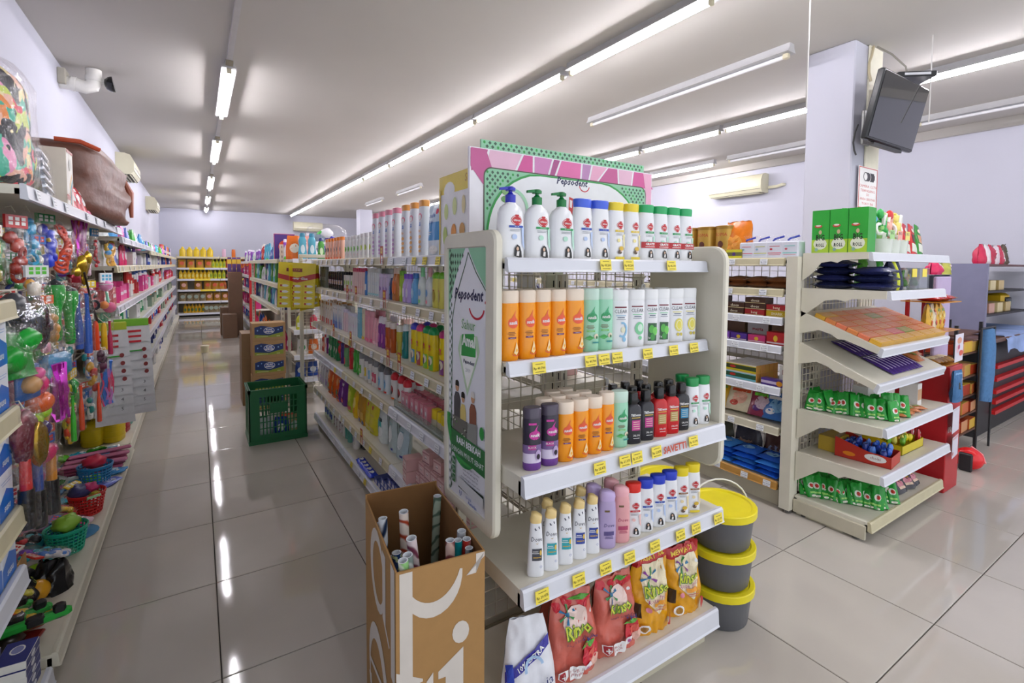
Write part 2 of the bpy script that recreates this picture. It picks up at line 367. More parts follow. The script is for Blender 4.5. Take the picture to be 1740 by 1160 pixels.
# ---------------------------------------------------------------- television on the pillar
tv = empty('television', (4.0, 1.64, 2.40)); tv['label'] = 'black flat television tilted down on a pillar bracket'; tv['category'] = 'television'
TVM = Matrix.Translation((-.01, -.20, .055)) @ Matrix.Rotation(radians(12), 4, 'X')
blk = M('#15171a', .25); scr = M('#14171c', .06, spec=.8, coat=.5)
b = MB(); b.bbox(-.36, .36, -.012, .03, -.215, .215, blk, .008); b.bbox(-.26, .26, .03, .07, -.15, .14, blk, .01); b.xf(TVM); link('casing', b.mesh('casing', 30), tv)
b = MB(); b.box(-.345, .345, -.0145, -.0125, -.195, .203, scr); b.xf(TVM); link('screen', b.mesh('screen', 0), tv)
b = MB(); b.box(-.22, .22, -.002, .035, -.235, -.216, M('#3a3a3c', .5)); b.xf(TVM); link('speaker_bar', b.mesh('bar', 0), tv)
b = MB(); b.bbox(-.05, .05, -.02, 0, -.12, .12, M('#9a9a98', .4, .6)); b.tube([(0, -.01, 0), (-.01, -.07, .03), (-.01, -.13, .05)], .018, M('#9a9a98', .4, .6), 8); link('wall_bracket', b.mesh('bracket'), tv)
mb_ = empty('media_box', (4.16, 1.45, 2.70)); tag(mb_, 'small dark media box mounted above the television', 'box')
b = MB(); b.bbox(-.12, .12, -.1, .1, 0, .035, M('#2b2d30', .35), .004); b.box(-.11, .11, .09, .245, .0, .006, M('#55575a', .4)); b.xf(Matrix.Rotation(-.7, 4, 'Z')); link('box_body', b.mesh('mbox', 0), mb_)
b = MB(); b.box(-.08, .08, -.102, -.1, .01, .026, M('#c9cbd0', .3)); b.xf(Matrix.Rotation(-.7, 4, 'Z')); link('front_strip', b.mesh('strip', 0), mb_)
cb = M('#b9ad8d', .6)
for i, (pts, cl, lb) in enumerate([([(4.08, 1.634, 2.985), (4.02, 1.62, 2.9), (4.0, 1.625, 2.85), (3.99, 1.62, 2.78), (4.0, 1.61, 2.72)], cb, 'beige cable looping down to the television'),
      ([(4.10, 1.62, 2.985), (4.16, 1.55, 2.92), (4.2, 1.48, 2.82), (4.18, 1.46, 2.745)], M('#8c8880', .6), 'grey cable drooping to the media box'),
      ([(3.86, 1.62, 2.40), (3.82, 1.62, 2.34), (3.80, 1.62, 2.27), (3.82, 1.62, 2.22), (3.87, 1.63, 2.20)], M('#3a3a3c', .6), 'thin dark cable loop left of the television')]):
    tag(link('cable', MB().tube(pts, .006 if i != 0 else .009, cl, 6).mesh('cable')), lb, 'cable')
# camera notice on the pillar, front face y=1.64
sg = empty('notice_board', (4.10, 1.642, 2.005)); tag(sg, 'white camera notice with red frame taped on the pillar', 'sign')
sg.scale = (1.45, 1, .92)
link('board', MB().box(-.105, .105, -.002, 0, -.18, .145, M('#f0f0ee', .4)).mesh('board', 0), sg)
red = M('#d0524a', .4); b = MB(); sf = flat_front(-.002)
decals(b, [('rect', 0, .138, .20, .006, red), ('rect', 0, -.172, .20, .006, red), ('rect', -.098, -.017, .006, .31, red), ('rect', .098, -.017, .006, .31, red)], sf)
decals(b, [('rect', .02, .07, .085, .066, M('#3c3c40', .4)), ('ell', -.028, .07, .026, .036, M('#3c3c40', .4)), ('ell', -.030, .07, .019, .028, M('#f0f0ee', .4)), ('poly', [(.05, .105), (.07, .085), (.07, .055), (.05, .035)], M('#3c3c40', .4)), ('ring', .005, .07, .022, .034, .004, M('#f0f0ee', .4), -1.5, 1.5)], sf)
for k, (t, z) in enumerate((('CAMERA CCTV', 0), ('TERPASANG', -.035), ('DI', -.065), ('AREA SEKITAR', -.10), ('TOKO INI', -.135))): decals(b, [('txt', t, 0, z - .005, .028 if k != 3 else .026, red)], sf)
link('printing', b.mesh('print', 0), sg)
# ================================================================ shelving
ivory = M('#dad6c6', .45, var=.05, scale=9); ivory_d = M('#c9c3ae', .5, var=.08, scale=7); rail_w = M('#d8dbe4', .3, var=.02); rail_c = M('#c8c0a0', .45); wire = M('#d2cdbb', .4, .2); dark = M('#2c2a28', .7)
deck = M('#dcd8c9', .4, var=.07, scale=6); tag_y = M('#f0dc4c', .45); tag_k = M('#6d6220', .6); tag_w = M('#eceff4', .35); red_t = M('#b23a20', .45)
def shelf_board(x0, x1, y0, y1, z, th=.028):
    b = MB(); b.box(x0, x1, y0, y1, z - .012, z, deck); b.box(x0, x1, y0, y0 + .012, z - th, z - .012, ivory); b.box(x0, x1, y1 - .012, y1, z - th, z - .012, ivory)
    b.box(x0, x0 + .012, y0, y1, z - th, z - .012, ivory); b.box(x1 - .012, x1, y0, y1, z - th, z - .012, ivory); return b
def rail_mesh(L, h=.042, mat=None, lift=.004):
    """price rail along local x, facing -y, top at z=lift"""
    m = mat or rail_w; b = MB()
    prof = [(0, lift), (-.010, lift), (-.016, lift - .006), (-.020, lift - h + .006), (-.024, lift - h), (-.018, lift - h - .002), (0, lift - h + .002)]
    b.prism(prof, L, m, lambda u, v, w: (w, u, v)); return b
def price_tag_mesh(w=.045, h=.034, yellow=True, txt='Rp 20.875'):
    b = MB(); b.box(-w / 2, w / 2, -.0015, 0, -h, 0, tag_y if yellow else tag_w); sf = flat_front(-.0015); ink = tag_k if yellow else M('#74788a', .6)
    decals(b, [('txt', txt, 0, -h * .55, w / 4.6, ink, dict(bold=.02)), ('rect', 0, -h * .2, w * .6, .0016, ink), ('rect', 0, -h * .85, w * .7, .0016, ink)], sf); return b.mesh('price_tag', 0)
TAG = {}
def tagme(y, t):
    if (y, t) not in TAG: TAG[(y, t)] = price_tag_mesh(yellow=y, txt=t)
    return TAG[(y, t)]
def wire_grid(L, z0, z1, pitch=.05, r=.0016, pz=None):
    """mesh panel in the local xz plane"""
    b = MB(); n = int(L / pitch); x = (L - n * pitch) / 2; pz = pz or pitch
    def bar(x0, x1, za, zb): b.box(x0 - r if x0 == x1 else x0, x1 + r if x0 == x1 else x1, -r, r, za - r if za == zb else za, zb + r if za == zb else zb, wire)
    for i in range(n + 1): bar(x + i * pitch, x + i * pitch, z0, z1)
    m = int((z1 - z0) / pz)
    for j in range(m + 1): bar(0, L, z0 + j * pz, z0 + j * pz)
    return b
def upright(h, w=.03, d=.06):
    b = MB(); b.box(-w / 2, w / 2, -d / 2, d / 2, 0, h, ivory)
    for k in range(int(h / .05)):
        for s_ in (-1, 1): b.box(-.003, .003, s_ * (d / 2) - .0005, s_ * (d / 2) + .0005, .03 + k * .05, .055 + k * .05, dark)
        for s_ in (-1, 1): b.box(s_ * w / 2 - .0005, s_ * w / 2 + .0005, -.003, .003, .03 + k * .05, .055 + k * .05, dark)
    return b
def bracket(D, h=.09):
    """shelf side bracket in local yz, root at y=0 running to -D"""
    P = [(0, -.004), (-D, -.004), (-D, -.03), (-D * .55, -.045), (-D * .45, -.06), (-D * .35, -.05), (-D * .22, -.06), (-.03, -h - .03), (0, -h - .05)]
    return MB().prism(P, .004, ivory, lambda u, v, w: (w - .002, u, v))
def side(root, x_face, y0, y1, x_back, levels, bays, facing=-1, rail_mats=None, base_z=.1, tags=True, grid=True, depth_by=None, tag_step=(.12, .22)):
    """one face of a gondola run along y: shelves between x_back and x_face; facing -1 looks to -x"""
    for li, z in enumerate(levels):
        xf = x_face + (0 if depth_by is None else depth_by[li])
        for bi in range(bays):
            ya = y0 + (y1 - y0) * bi / bays + .003; yb = y0 + (y1 - y0) * (bi + 1) / bays - .003
            lo, hi = sorted((xf, x_back)); sb = link('shelf', shelf_board(lo, hi, ya, yb, z).mesh('shelf', 0), root)
            rm = (rail_mats[li][bi % len(rail_mats[li])] if rail_mats else rail_w)
            rl = link('price_rail', rail_mesh(yb - ya, .045, rm).mesh('price_rail', 0), sb)
            rl.rotation_euler = (0, 0, -pi / 2 if facing < 0 else pi / 2); rl.location = (xf, yb if facing < 0 else ya, z)
            if tags:
                y = ya + random.uniform(.04, .12)
                while y < yb - .05:
                    t = link('price_tag', tagme(random.random() < .1, random.choice(('Rp 9.900', 'Rp 14.500', 'Rp 21.300'))), sb)
                    t.rotation_euler = (0, radians(0), -pi / 2 if facing < 0 else pi / 2); t.rotation_euler.rotate_axis('X', radians(-8))
                    t.location = (xf + facing * .0205, y, z - .003); y += random.uniform(*tag_step)
    return root
def yellow_tags(shelf, xs, y, z, txts):
    for x, t in zip(xs, txts):
        o = link('price_tag', tagme(True, t), shelf); o.location = (x, y, z); o.rotation_euler = (radians(-8), 0, radians(random.uniform(-1, 1))); o['label'] = 'yellow price tag'
# ---- main gondola (long double run) ------------------------------------------------
LV = [1.45, 1.215, .915, .655, .335, .10]
g = empty('gondola_shelf', (1.16, 3.0, 0)); tag(g, 'long ivory double shelf of toiletries running away behind the display', 'shelf'); g.location = (0, 0, 0)
G1 = dict(x=.86, xb=1.14, y0=1.53, y1=4.56)
rm = [[rail_w, rail_c, ivory_d], [rail_c, ivory_d, ivory_d], [rail_c, ivory_d, ivory_d], [rail_w, rail_c, rail_w], [rail_w, rail_c, ivory_d], [rail_w, rail_w, rail_w]]
side(g, .86, 1.53, 4.56, 1.14, LV, 3, -1, rm)
side(g, 1.46, 1.53, 4.56, 1.18, LV[:1] + [1.2, .93, .66, .36, .10], 3, 1, tags=False)
for i in range(4):
    y = 1.53 + 1.01 * i
    u = link('upright', upright(1.50).mesh('upright', 0), g, (1.16, y, 0)); u.rotation_euler = (0, 0, pi / 2)
    if i < 3:
        w = link('wire_grid', wire_grid(1.0, .12, 1.44, .05).mesh('grid', 0), g, (1.155, y + 1.005, 0)); w.rotation_euler = (0, 0, -pi / 2)
    for z in LV[:5]:
        for s_ in (-1, 1):
            o = link('bracket', bracket(.27).mesh('bracket', 0), g, (1.16, y, z)); o.rotation_euler = (0, 0, s_ * pi / 2)
b = MB(); b.box(.875, 1.445, 1.53, 4.56, 0, .07, ivory_d); link('kick_plate', b.mesh('kick', 0), g)
b = MB(); b.bbox(.745, .775, 4.60, 4.64, 0, 1.47, ivory); b.bbox(.745, 1.5, 4.605, 4.635, 1.47, 1.50, ivory); b.bbox(1.48, 1.51, 4.60, 4.64, 0, 1.47, ivory)
link('end_frame', b.mesh('end_frame', 0), g)
w = wire_grid(.70, .25, 1.46, .05); link('end_grid', w.mesh('grid', 0), g, (.775, 4.62, 0))
# ---- end display ------------------------------------------------------------------
e = empty('end_display', (0, 0, 0)); tag(e, 'ivory end display shelf with rounded side panels facing the camera', 'shelf')
EX0, EX1 = .72, 1.592
def eshelf(yf, yb, z, x0=EX0, x1=EX1, th=.028, rl=.04):
    s_ = link('shelf', shelf_board(x0, x1, yf, yb, z, th).mesh('shelf', 0), e)
    r = link('price_rail', rail_mesh(x1 - x0, rl).mesh('price_rail', 0), s_); r.location = (x0, yf, z); return s_
s1 = eshelf(1.165, 1.42, 1.43); s2 = eshelf(1.155, 1.42, 1.139); s3 = eshelf(1.075, 1.42, .842, EX0, EX1 + .005, .05, .055); s4 = eshelf(1.075, 1.42, .530, EX0, 1.60, .05, .05)
s5 = eshelf(1.085, 1.44, .14, .70, 1.605, .06, .065)
yellow_tags(s1, (1.075, 1.175, 1.382), 1.1405, 1.4325, ('Rp 43.200', 'Rp 43.200', 'Rp 46.100'))
yellow_tags(s2, (.815, 1.01, 1.065, 1.122, 1.262, 1.392, 1.502), 1.1305, 1.138, ('Rp 40.700', 'Rp 40.700', 'Rp 40.700', 'Rp 39.900', 'Rp 52.375', 'Rp 52.375', 'Rp 52.375'))
yellow_tags(s3, (.98, 1.082, 1.134, 1.222, 1.405), 1.0505, .838, ('Rp 22.875', 'Rp 21.375', 'Rp 21.375', 'Rp 22.875', 'Rp 23.375'))
yellow_tags(s4, (.775, .905, 1.01, 1.11, 1.225, 1.35, 1.432, 1.555), 1.0505, .527, ('Rp 20.475', 'Rp 20.475', 'Rp 24.475', 'Rp 21.375', 'Rp 24.975', 'Rp 20.375', 'Rp 23.375', 'Rp 22.375'))
b = MB(); decals(b, [('txt', 'SAVETTI', 0, 0, .031, M('#c0492f', .5), dict(bold=.03))], flat_front(0)); o = link('red_lettering', b.mesh('print', 0), s3); o.location = (1.315, 1.050, .815); o.rotation_euler = (radians(-8), 0, 0)
b = MB(); b.box(.735, 1.585, 1.11, 1.46, 0, .08, ivory_d); link('kick_plate', b.mesh('kick', 0), e)
def side_panel(x0, x1, ya, yb, z0, z1, r, hole=None):
    """rounded panel in the yz plane"""
    def rr(a, b_, c, d, r):
        P = []
        for cx, cy, t0 in ((b_ - r, c + r, -pi / 2), (b_ - r, d - r, 0), (a + r, d - r, pi / 2), (a + r, c + r, pi)):
            P += [(cx + r * cos(t0 + k * pi / 12), cy + r * sin(t0 + k * pi / 12)) for k in range(7)]
        return P
    O = rr(ya, yb, z0, z1, r); b = MB(); n = len(O); w = x1 - x0; bev = .006
    I = rr(ya + bev, yb - bev, z0 + bev, z1 - bev, r - bev)
    if hole:
        Hh = rr(*hole, .008)
        V = [(x0, *p) for p in I] + [(x0 + bev, *p) for p in O] + [(x1 - bev, *p) for p in O] + [(x1, *p) for p in I] + [(x0, *p) for p in Hh] + [(x0 + .008, *p) for p in Hh]
        fs = []
        for i in range(n):
            j = (i + 1) % n
            fs += [(i + n, j + n, j, i)[::-1], (i + 2 * n, j + 2 * n, j + n, i + n)[::-1], (i + 3 * n, j + 3 * n, j + 2 * n, i + 2 * n)[::-1], (i, j, j + 4 * n, i + 4 * n)[::-1], (i + 4 * n, j + 4 * n, j + 5 * n, i + 5 * n)[::-1]]
        fs += [tuple(range(3 * n, 4 * n)), tuple(range(6 * n - 1, 5 * n - 1, -1))]
        b.add(V, fs, ivory)
    else:
        V = [(x0, *p) for p in I] + [(x0 + bev, *p) for p in O] + [(x1 - bev, *p) for p in O] + [(x1, *p) for p in I]; fs = []
        for k in range(3):
            for i in range(n): fs.append((i + k * n, i + k * n + n, (i + 1) % n + k * n + n, (i + 1) % n + k * n))
        fs += [tuple(range(n - 1, -1, -1)), tuple(range(3 * n, 4 * n))]; b.add(V, fs, ivory)
    return b
PX0 = .688
pan = link('side_panel', side_panel(PX0, .716, 1.165, 1.50, .625, 1.512, .035, (1.215, 1.475, .665, 1.467)).mesh('side_panel', 25), e)
link('side_panel', side_panel(1.598, 1.628, 1.078, 1.43, .665, 1.488, .06).mesh('side_panel', 25), e)
# advertising insert printed on the left panel (plane x, reading along -y seen from the left)
ad = MB(); adx = PX0 + .0075
def adsurf(u, v, o): return (adx - o, 1.345 - u, 1.066 + v)   # u to the right of the viewer
white_p = M('#e9ebf2', .25, var=.01); gl = M('#8ec9a4', .35); gd = M('#3c5a4a', .4); gg = M('#2f9b46', .35); navy = M('#1c2350', .35); rdp = M('#c8203a', .35)
ad.box(adx - .0005, adx, 1.217, 1.473, .667, 1.465, white_p)
D = [('rect', -.112, 0, .032, .79, gl)]
def corner(sx):
    P = [(sx * .128, .398)] + [(sx * (.035 + .093 * (k / 8) ** .6), .398 - .002 - .20 * (k / 8) ** 1.8) for k in range(9)]
    return P if sx < 0 else P[::-1]
D += [('poly', [(-.128, .398), (-.128, .18), (-.118, .22), (-.09, .28), (-.055, .34), (-.02, .385), (-.01, .398)], gl), ('poly', [(.01, .398), (.03, .37), (.07, .325), (.128, .272), (.128, .398)], gl)]
decals(ad, D, adsurf)
q = []
for i in range(60):
    z = -.39 + i * .0135; q += [('poly', [(-.122 + (i % 2) * .012, z), (-.117 + (i % 2) * .012, z + .009), (-.112 + (i % 2) * .012, z), (-.117 + (i % 2) * .012, z - .009)], gd)]
for i in range(6):
    for j in range(6 - i):
        q.append(('poly', [(-.112 + j * .017, .385 - i * .022), (-.106 + j * .017, .376 - i * .022), (-.112 + j * .017, .367 - i * .022), (-.118 + j * .017, .376 - i * .022)], gd))
        if i < 4 and j < 5 - i * 1.3: q.append(('poly', [(.118 - j * .017, .385 - i * .022), (.124 - j * .017, .376 - i * .022), (.118 - j * .017, .367 - i * .022), (.112 - j * .017, .376 - i * .022)], gd))
for k_ in q: decals(ad, [k_], adsurf, .0008)
for P in ([(-.108, -.39), (-.100, .17), (-.08, .23), (-.045, .29), (-.01, .345), (.01, .385)], [(.01, .385), (.06, .325), (.128, .265)]):
    for a_, b_ in zip(P, P[1:]):
        dx, dz = b_[0] - a_[0], b_[1] - a_[1]; L = math.hypot(dx, dz); nx, nz = -dz / L * .0022, dx / L * .0022
        decals(ad, [('poly', [(a_[0] - nx, a_[1] - nz), (b_[0] - nx, b_[1] - nz), (b_[0] + nx, b_[1] + nz), (a_[0] + nx, a_[1] + nz)][::1], M('#1e5a35', .4))], adsurf, .0011)
tx = []
tx += [('txt', 'Pepsodent', .008, .255, .047, navy, dict(bold=.03, shear=.25, sx=.93)), ('ell', .118, .238, .004, .004, rdp), ('ring', .065, .225, .050, .042, .007, rdp, pi * 1.08, pi * 1.92)]
tx += [('poly', [(-.058, .08), (.006, -.06), (.085, .09), (.07, .135), (-.04, .125)], M('#bfd9b8', .4)), ('poly', [(-.042, .068), (.008, -.035), (.07, .075), (.055, .12), (-.03, .112)], M('#f3f6f1', .4)),
       ('poly', [(-.035, .062), (.06, .07), (.062, .10), (.03, .045), (-.015, .045)][:3] + [(.05, .14), (-.03, .13)], gg),
       ('txt', 'Sahur', .012, .162, .046, M('#dfe9dc', .4), dict(bold=.05, sx=.9)), ('txt', 'Sahur', .012, .162, .044, M('#4d8f5c', .4), dict(sx=.9)), ('txt', 'Amal', .016, .112, .046, M('#eef4ec', .4), dict(bold=.045, sx=.9)), ('txt', 'Pepsodent', .016, .048, .017, navy, dict(bold=.03, shear=.2)), ('txt', '2019', .012, .022, .017, M('#9a9da5', .4))]
skin = M('#c89a76', .5); hair = M('#1b1614', .5)
for cx, cz, sh, hc, s_ in ((-.062, -.06, '#4f4e50', hair, 1.), (-.02, -.09, '#d8c374', hair, .85), (.045, -.075, '#8a5540', M('#d9d6cf', .5), .95)):
    w = .023 * s_; tx += [('poly', [(cx - w, cz - .14), (cx + w, cz - .14), (cx + w, cz - .02), (cx + w * .5, cz), (cx - w * .5, cz), (cx - w, cz - .02)], M(sh, .5)), ('ell', cx, cz + .019, .0125 * s_, .017 * s_, skin), ('poly', [(cx - .013, cz + .02), (cx + .013, cz + .02), (cx + .011, cz + .035), (cx, cz + .04), (cx - .011, cz + .035)], hc)]
tx += [('poly', [(-.095, -.14), (.01, -.14), (-.005, -.25), (-.095, -.245)], M('#6f6d66', .5))]
for k_ in range(26): tx.append(('ell', -.085 + (k_ * 37 % 90) / 1000, -.15 - (k_ * 53 % 88) / 1000, .006, .0035, M(('#e6e4da', '#6a8c5a', '#3d3a36')[k_ % 3], .5)))
tx += [('poly', [(.015, -.14), (.075, -.13), (.072, -.235), (.005, -.25)], M('#8d8f8a', .5)), ('ring', -.01, -.13, .125, .16, .026, gg, pi * 1.02, pi * 1.80), ('ell', .105, -.148, .014, .02, gg)]
tx += [('poly', [(-.095, -.225), (.128, -.31), (.128, -.215 - .01), (-.095, -.15 - .01)][0:0] or [(-.095, -.335 + .09), (.128, -.30), (.128, -.205), (-.095, -.17)], M('#2c7440', .4))] if False else [('poly', [(-.098, -.262), (.128, -.275), (.128, -.195), (-.098, -.185)], M('#2c7440', .4))]
tx += [('txt', 'RAIH BERKAH', .02, -.212, .030, white_p, dict(bold=.03, sx=.85)), ('txt', 'DENGAN MULUT SEHAT', .012, -.248, .0235, white_p, dict(sx=.82))]
for k_, t in enumerate(('Pembelian produk Pepsodent', 'untuk sahur sikat gigi 90g', 'Dapat promo seperti ini', 'menyumbangkan senyum sehat', 'Promo ini berlaku', '15 Mei - 4 Juni 2019')):
    tx.append(('txt', t, .035, -.282 - k_ * .0125, .0098, M('#3b3f58', .5)))
for k_, t in enumerate(('Rp', '50', '20')): tx += [('rect', -.078, -.287 - k_ * .029, .022, .026, M('#2c7440', .4)), ('txt', t, -.078, -.287 - k_ * .029, .014, white_p)]
tx += [('poly', [(-.045, -.358), (.118, -.372), (.118, -.338), (-.045, -.328)][::1], M('#d5d8da', .3))] 
decals(ad, tx, adsurf, .0012, .00008)
decals(ad, [('poly', [(-.05, -.395 + .03), (.115, -.395 + .025), (.115, -.333), (-.05, -.333)], M('#22372b', .35)), ('ell', -.012, -.349, .036, .0155, M('#dfe2e4', .3)), ('txt', 'Pepsodent', -.012, -.349, .0135, navy, dict(bold=.03, shear=.2)), ('poly', [(.05, -.366), (.11, -.368), (.11, -.342), (.07, -.345)], M('#58b335', .35)),
            ('txt', 'U', -.035, -.382, .024, M('#4666b0', .4), dict(bold=.02)), ('txt', 'spesial', .02, -.377, .014, M('#4666b0', .4)), ('txt', 'Ramadan', .045, -.389, .015, M('#4666b0', .4), dict(bold=.02, shear=.2))], adsurf, .0036, .00006)
link('advertising_insert', ad.mesh('ad_print', 0), pan)['label'] = 'green and white toothpaste poster insert'
# back frame of the display
for x in (.735, 1.165, 1.575):
    u = link('upright', upright(1.38, .03, .03).mesh('upright', 0), e, (x, 1.465, 0))
w = wire_grid(.83, .18, 1.42, .05); link('wire_grid', w.mesh('grid', 0), e, (.745, 1.438, 0))
# little hook with ring, upper right
b = MB().tube([(1.40, 1.43, 1.372), (1.40, 1.28, 1.368), (1.40, 1.27, 1.375)], .003, wire, 6); link('hook', b.mesh('hook'), e)
b = MB().tube([(1.40 + .008 * cos(t * pi / 4), 1.28, 1.335 + .011 * sin(t * pi / 4)) for t in range(8)], .003, M('#e2e4e8', .3), 6, True); b.tube([(1.40, 1.28, 1.346), (1.40, 1.28, 1.366)], .002, wire, 6)
tag(link('price_ring', b.mesh('ring')), 'small white ring hanging from a hook on the end display', 'ring')
# header boards above the display
pink = [M(c, .18, coat=.3) for c in ('#c0558f', '#e3b5cc', '#cf4f94', '#c97fb4', '#a84a86', '#dd6aa6', '#b784b4', '#e6a7c4')]
hb = empty('header_board', (0, 0, 0)); tag(hb, 'white header board with pink mosaic border on top of display', 'sign board')
HX0, HX1, HZ0, HZ1, HY = .745, 1.595, 1.4305, 1.795, 1.424
b = MB(); b.box(HX0, HX1, HY, HY + .012, HZ0, HZ1, M('#eceaf0', .2)); link('board', b.mesh('board', 0), hb)
b = MB(); sf = flat_front(HY); top = HZ1 - .003
cuts = [(0, 0), (.07, .055), (.205, .175), (.25, .25), (.335, .315), (.37, .345), (.47, .465), (.52, .505), (.60, .545), (.655, .66), (.74, .73), (.80, .86)]
W_ = HX1 - HX0
for k in range(len(cuts) - 1):
    a_, c_ = cuts[k], cuts[k + 1]; gp = .0025
    decals(b, [('poly', [(HX0 + a_[1] + gp + .003, top - .062 - .012 * (k == 0)), (HX0 + c_[1] - gp, top - .060), (HX0 + c_[0] - gp, top), (HX0 + a_[0] + gp + .003, top)], pink[k % 8])], sf)
decals(b, [('poly', [(HX1 - .003, top), (HX1 - .052, top), (HX1 - .032, top - .1), (HX1 - .035, HZ0 + .06), (HX1 - .003, HZ0 + .06)], pink[7]), ('poly', [(HX0 + .003, top - .002), (HX0 + .003, top - .06), (HX0 + .05, top - .115), (HX0 + .085, top - .063), (HX0 + .06, top)], pink[0])], sf, .0008)
# inner poster window
ix0, ix1, iz0, iz1 = HX0 + .055, HX1 - .04, HZ0 + .002, HZ1 - .063
def rrect(a_, b_, c_, d_, r):
    P = []
    for cx, cy, t0, r_ in ((b_ - r, c_ + .001, -pi / 2, 0), (b_ - r, d_ - r, 0, r), (a_ + r, d_ - r, pi / 2, r), (a_ + r, c_ + .001, pi, 0)):
        P += [(cx + r * cos(t0 + k * pi / 12), cy + r * sin(t0 + k * pi / 12)) if r_ else (cx + (r if t0 < 0 else -r), cy) for k in range(7 if r_ else 1)]
    return P
decals(b, [('poly', rrect(ix0 - .004, ix1 + .004, iz0, iz1 + .004, .03), M('#4c4a3c', .3)), ('poly', rrect(ix0, ix1, iz0, iz1, .028), gl)], sf, .0012)
for side_ in (0, 1):
    for i in range(7):
        for j in range(26):
            u = ix0 + .01 + i * .02 if not side_ else ix1 - .01 - i * .02; v = iz1 - .012 - j * .012; u += (j % 2) * .01 * (1 - 2 * side_)
            if v < iz0 + .008: continue
            cx = (ix0 + ix1) / 2 - .01; inside = abs((u - cx) / ((ix1 - ix0) * .48)) ** 3 + abs((v - 1.50) / .245) ** 2.2 < 1.04
            if inside: continue
            (decals(b, [('ell', u, v, .004, .0045, gg)] if (i + j) % 5 == 0 else [('poly', [(u - .0055, v), (u, v - .006), (u + .0055, v), (u, v + .006)], gd)], sf, .0022))
cx = (ix0 + ix1) / 2 - .01; rx = (ix1 - ix0) * .48
def sp(t, p): return math.copysign(abs(t) ** p, t)
arch = [(cx + rx * sp(cos(t * pi / 24), .667), 1.50 + .245 * sp(sin(t * pi / 24), .91)) for t in range(0, 25)]; arch = [(u, min(v, iz1 - .001)) for u, v in arch]
arch2 = [(cx + (rx - .008) * sp(cos(t * pi / 24), .667), 1.50 + .238 * sp(sin(t * pi / 24), .91)) for t in range(0, 25)]; arch2 = [(u, min(v, iz1 - .006)) for u, v in arch2]
decals(b, [('poly', [(arch[-1][0], iz0)] + [(arch[0][0], iz0)] + arch, gg), ('poly', [(arch2[-1][0], iz0), (arch2[0][0], iz0)] + arch2, M('#eceef1', .2))], sf, .0026)
decals(b, [('txt', 'Pepsodent', cx + .0, iz1 - .001 - .012, .034, navy, dict(bold=.03, shear=.25)), ('ring', cx + .06, iz1 - .02, .026, .024, .004, rdp, pi * 1.05, pi * 1.95),
           ('poly', [(1.155, 1.665), (1.175, 1.66), (1.172, 1.60), (1.152, 1.605)], M('#cf3a3c', .3)), ('poly', [(1.158, 1.655), (1.17, 1.652), (1.168, 1.625), (1.158, 1.628)], M('#f2e6e6', .3)),
           ('poly', [(1.178, 1.50), (1.222, 1.50), (1.222, 1.585), (1.21, 1.61), (1.21, 1.64), (1.19, 1.64), (1.19, 1.61), (1.178, 1.585)], M('#8fd0b0', .3)), ('rect', 1.20, 1.645, .02, .02, M('#b9c4c8', .3)), ('rect', 1.20, 1.555, .036, .016, M('#4c8f78', .3)),
           ('poly', [(1.04, 1.555), (1.09, 1.575), (1.135, 1.555), (1.09, 1.54)], M('#6fb57b', .3)), ('poly', [(1.03, 1.50), (1.07, 1.52), (1.085, 1.55), (1.045, 1.53)], M('#6fb57b', .3)),
           ('ell', .885, 1.66, .02, .012, M('#7fae70', .3)), ('ell', .882, 1.635, .02, .012, M('#6a9e5c', .3)), ('ell', .885, 1.61, .018, .012, M('#86b878', .3)), ('ring', .905, 1.60, .07, .075, .012, M('#a9dcb8', .3), -.5, 1.9),
           ('txt', 'Pro', 1.40, 1.592, .02, M('#7b8aa8', .3)), ('txt', 'Inspiring', 1.475, 1.578, .036, M('#5e90c8', .3), dict(shear=.15)), ('txt', 'smile', 1.48, 1.552, .016, M('#5e90c8', .3))], sf, .003, .0001)
link('printing', b.mesh('print', 0), hb)
b = MB(); b.box(HX0 + .052, HX1 - .03, 1.4415, 1.449, 1.434, 1.828, gl); sf2 = flat_front(1.4415)
for i in range(36):
    for j in range(3):
        u = HX0 + .064 + i * .0212 + (j % 2) * .0106; v = 1.82 - j * .0125
        if u < HX1 - .04: decals(b, [('ell', u, v, .0045, .005, gg)] if (i * 3 + j * 4) % 5 == 0 else [('poly', [(u - .0065, v), (u, v - .0062), (u + .0065, v), (u, v + .0062)], gd)], sf2)
tag(link('header_board', b.mesh('backboard', 0)), 'pale green patterned header board rising behind the pink one', 'sign board')
# ================================================================ product makers
C_WHITE = M('#eceef2', .22, var=.01); red_l = M('#c2202c', .3); wht = M('#f4f4f4', .3, var=.01); skin_ = M('#d8b59c', .5); blackh = M('#17151a', .4)
def bottle(name, cat, rows, body, cap=None, capm=None, deco=(), n=2.6, seg=20, extra=None, capn=None, parts=None, bodyname='bottle_body'):
    b = MB().loft(rows, body, seg, n); P = [(bodyname, b.mesh('bottle_body', 40), (0, 0, 0))]
    if cap: P.append(('cap', MB().loft(cap, capm, seg, capn or n).mesh('cap', 40), (0, 0, 0)))
    if deco: P.append(('label', decals(MB(), deco, loft_surf(rows, n)).mesh('label', 0), (0, 0, 0)))
    if extra: P += extra
    return Proto(name, cat, P)
def oval(rx, ry, h, sh=.82, neck=.45, foot=.92):
    """flat oval bottle body"""
    return [(0, rx * foot, ry * foot), (.006, rx, ry), (h * .35, rx, ry), (h * sh, rx * .96, ry * .95), (h * (sh + (1 - sh) * .45), rx * .84, ry * .85), (h * (sh + (1 - sh) * .8), rx * .62, ry * .72), (h, rx * neck, ry * .6)]
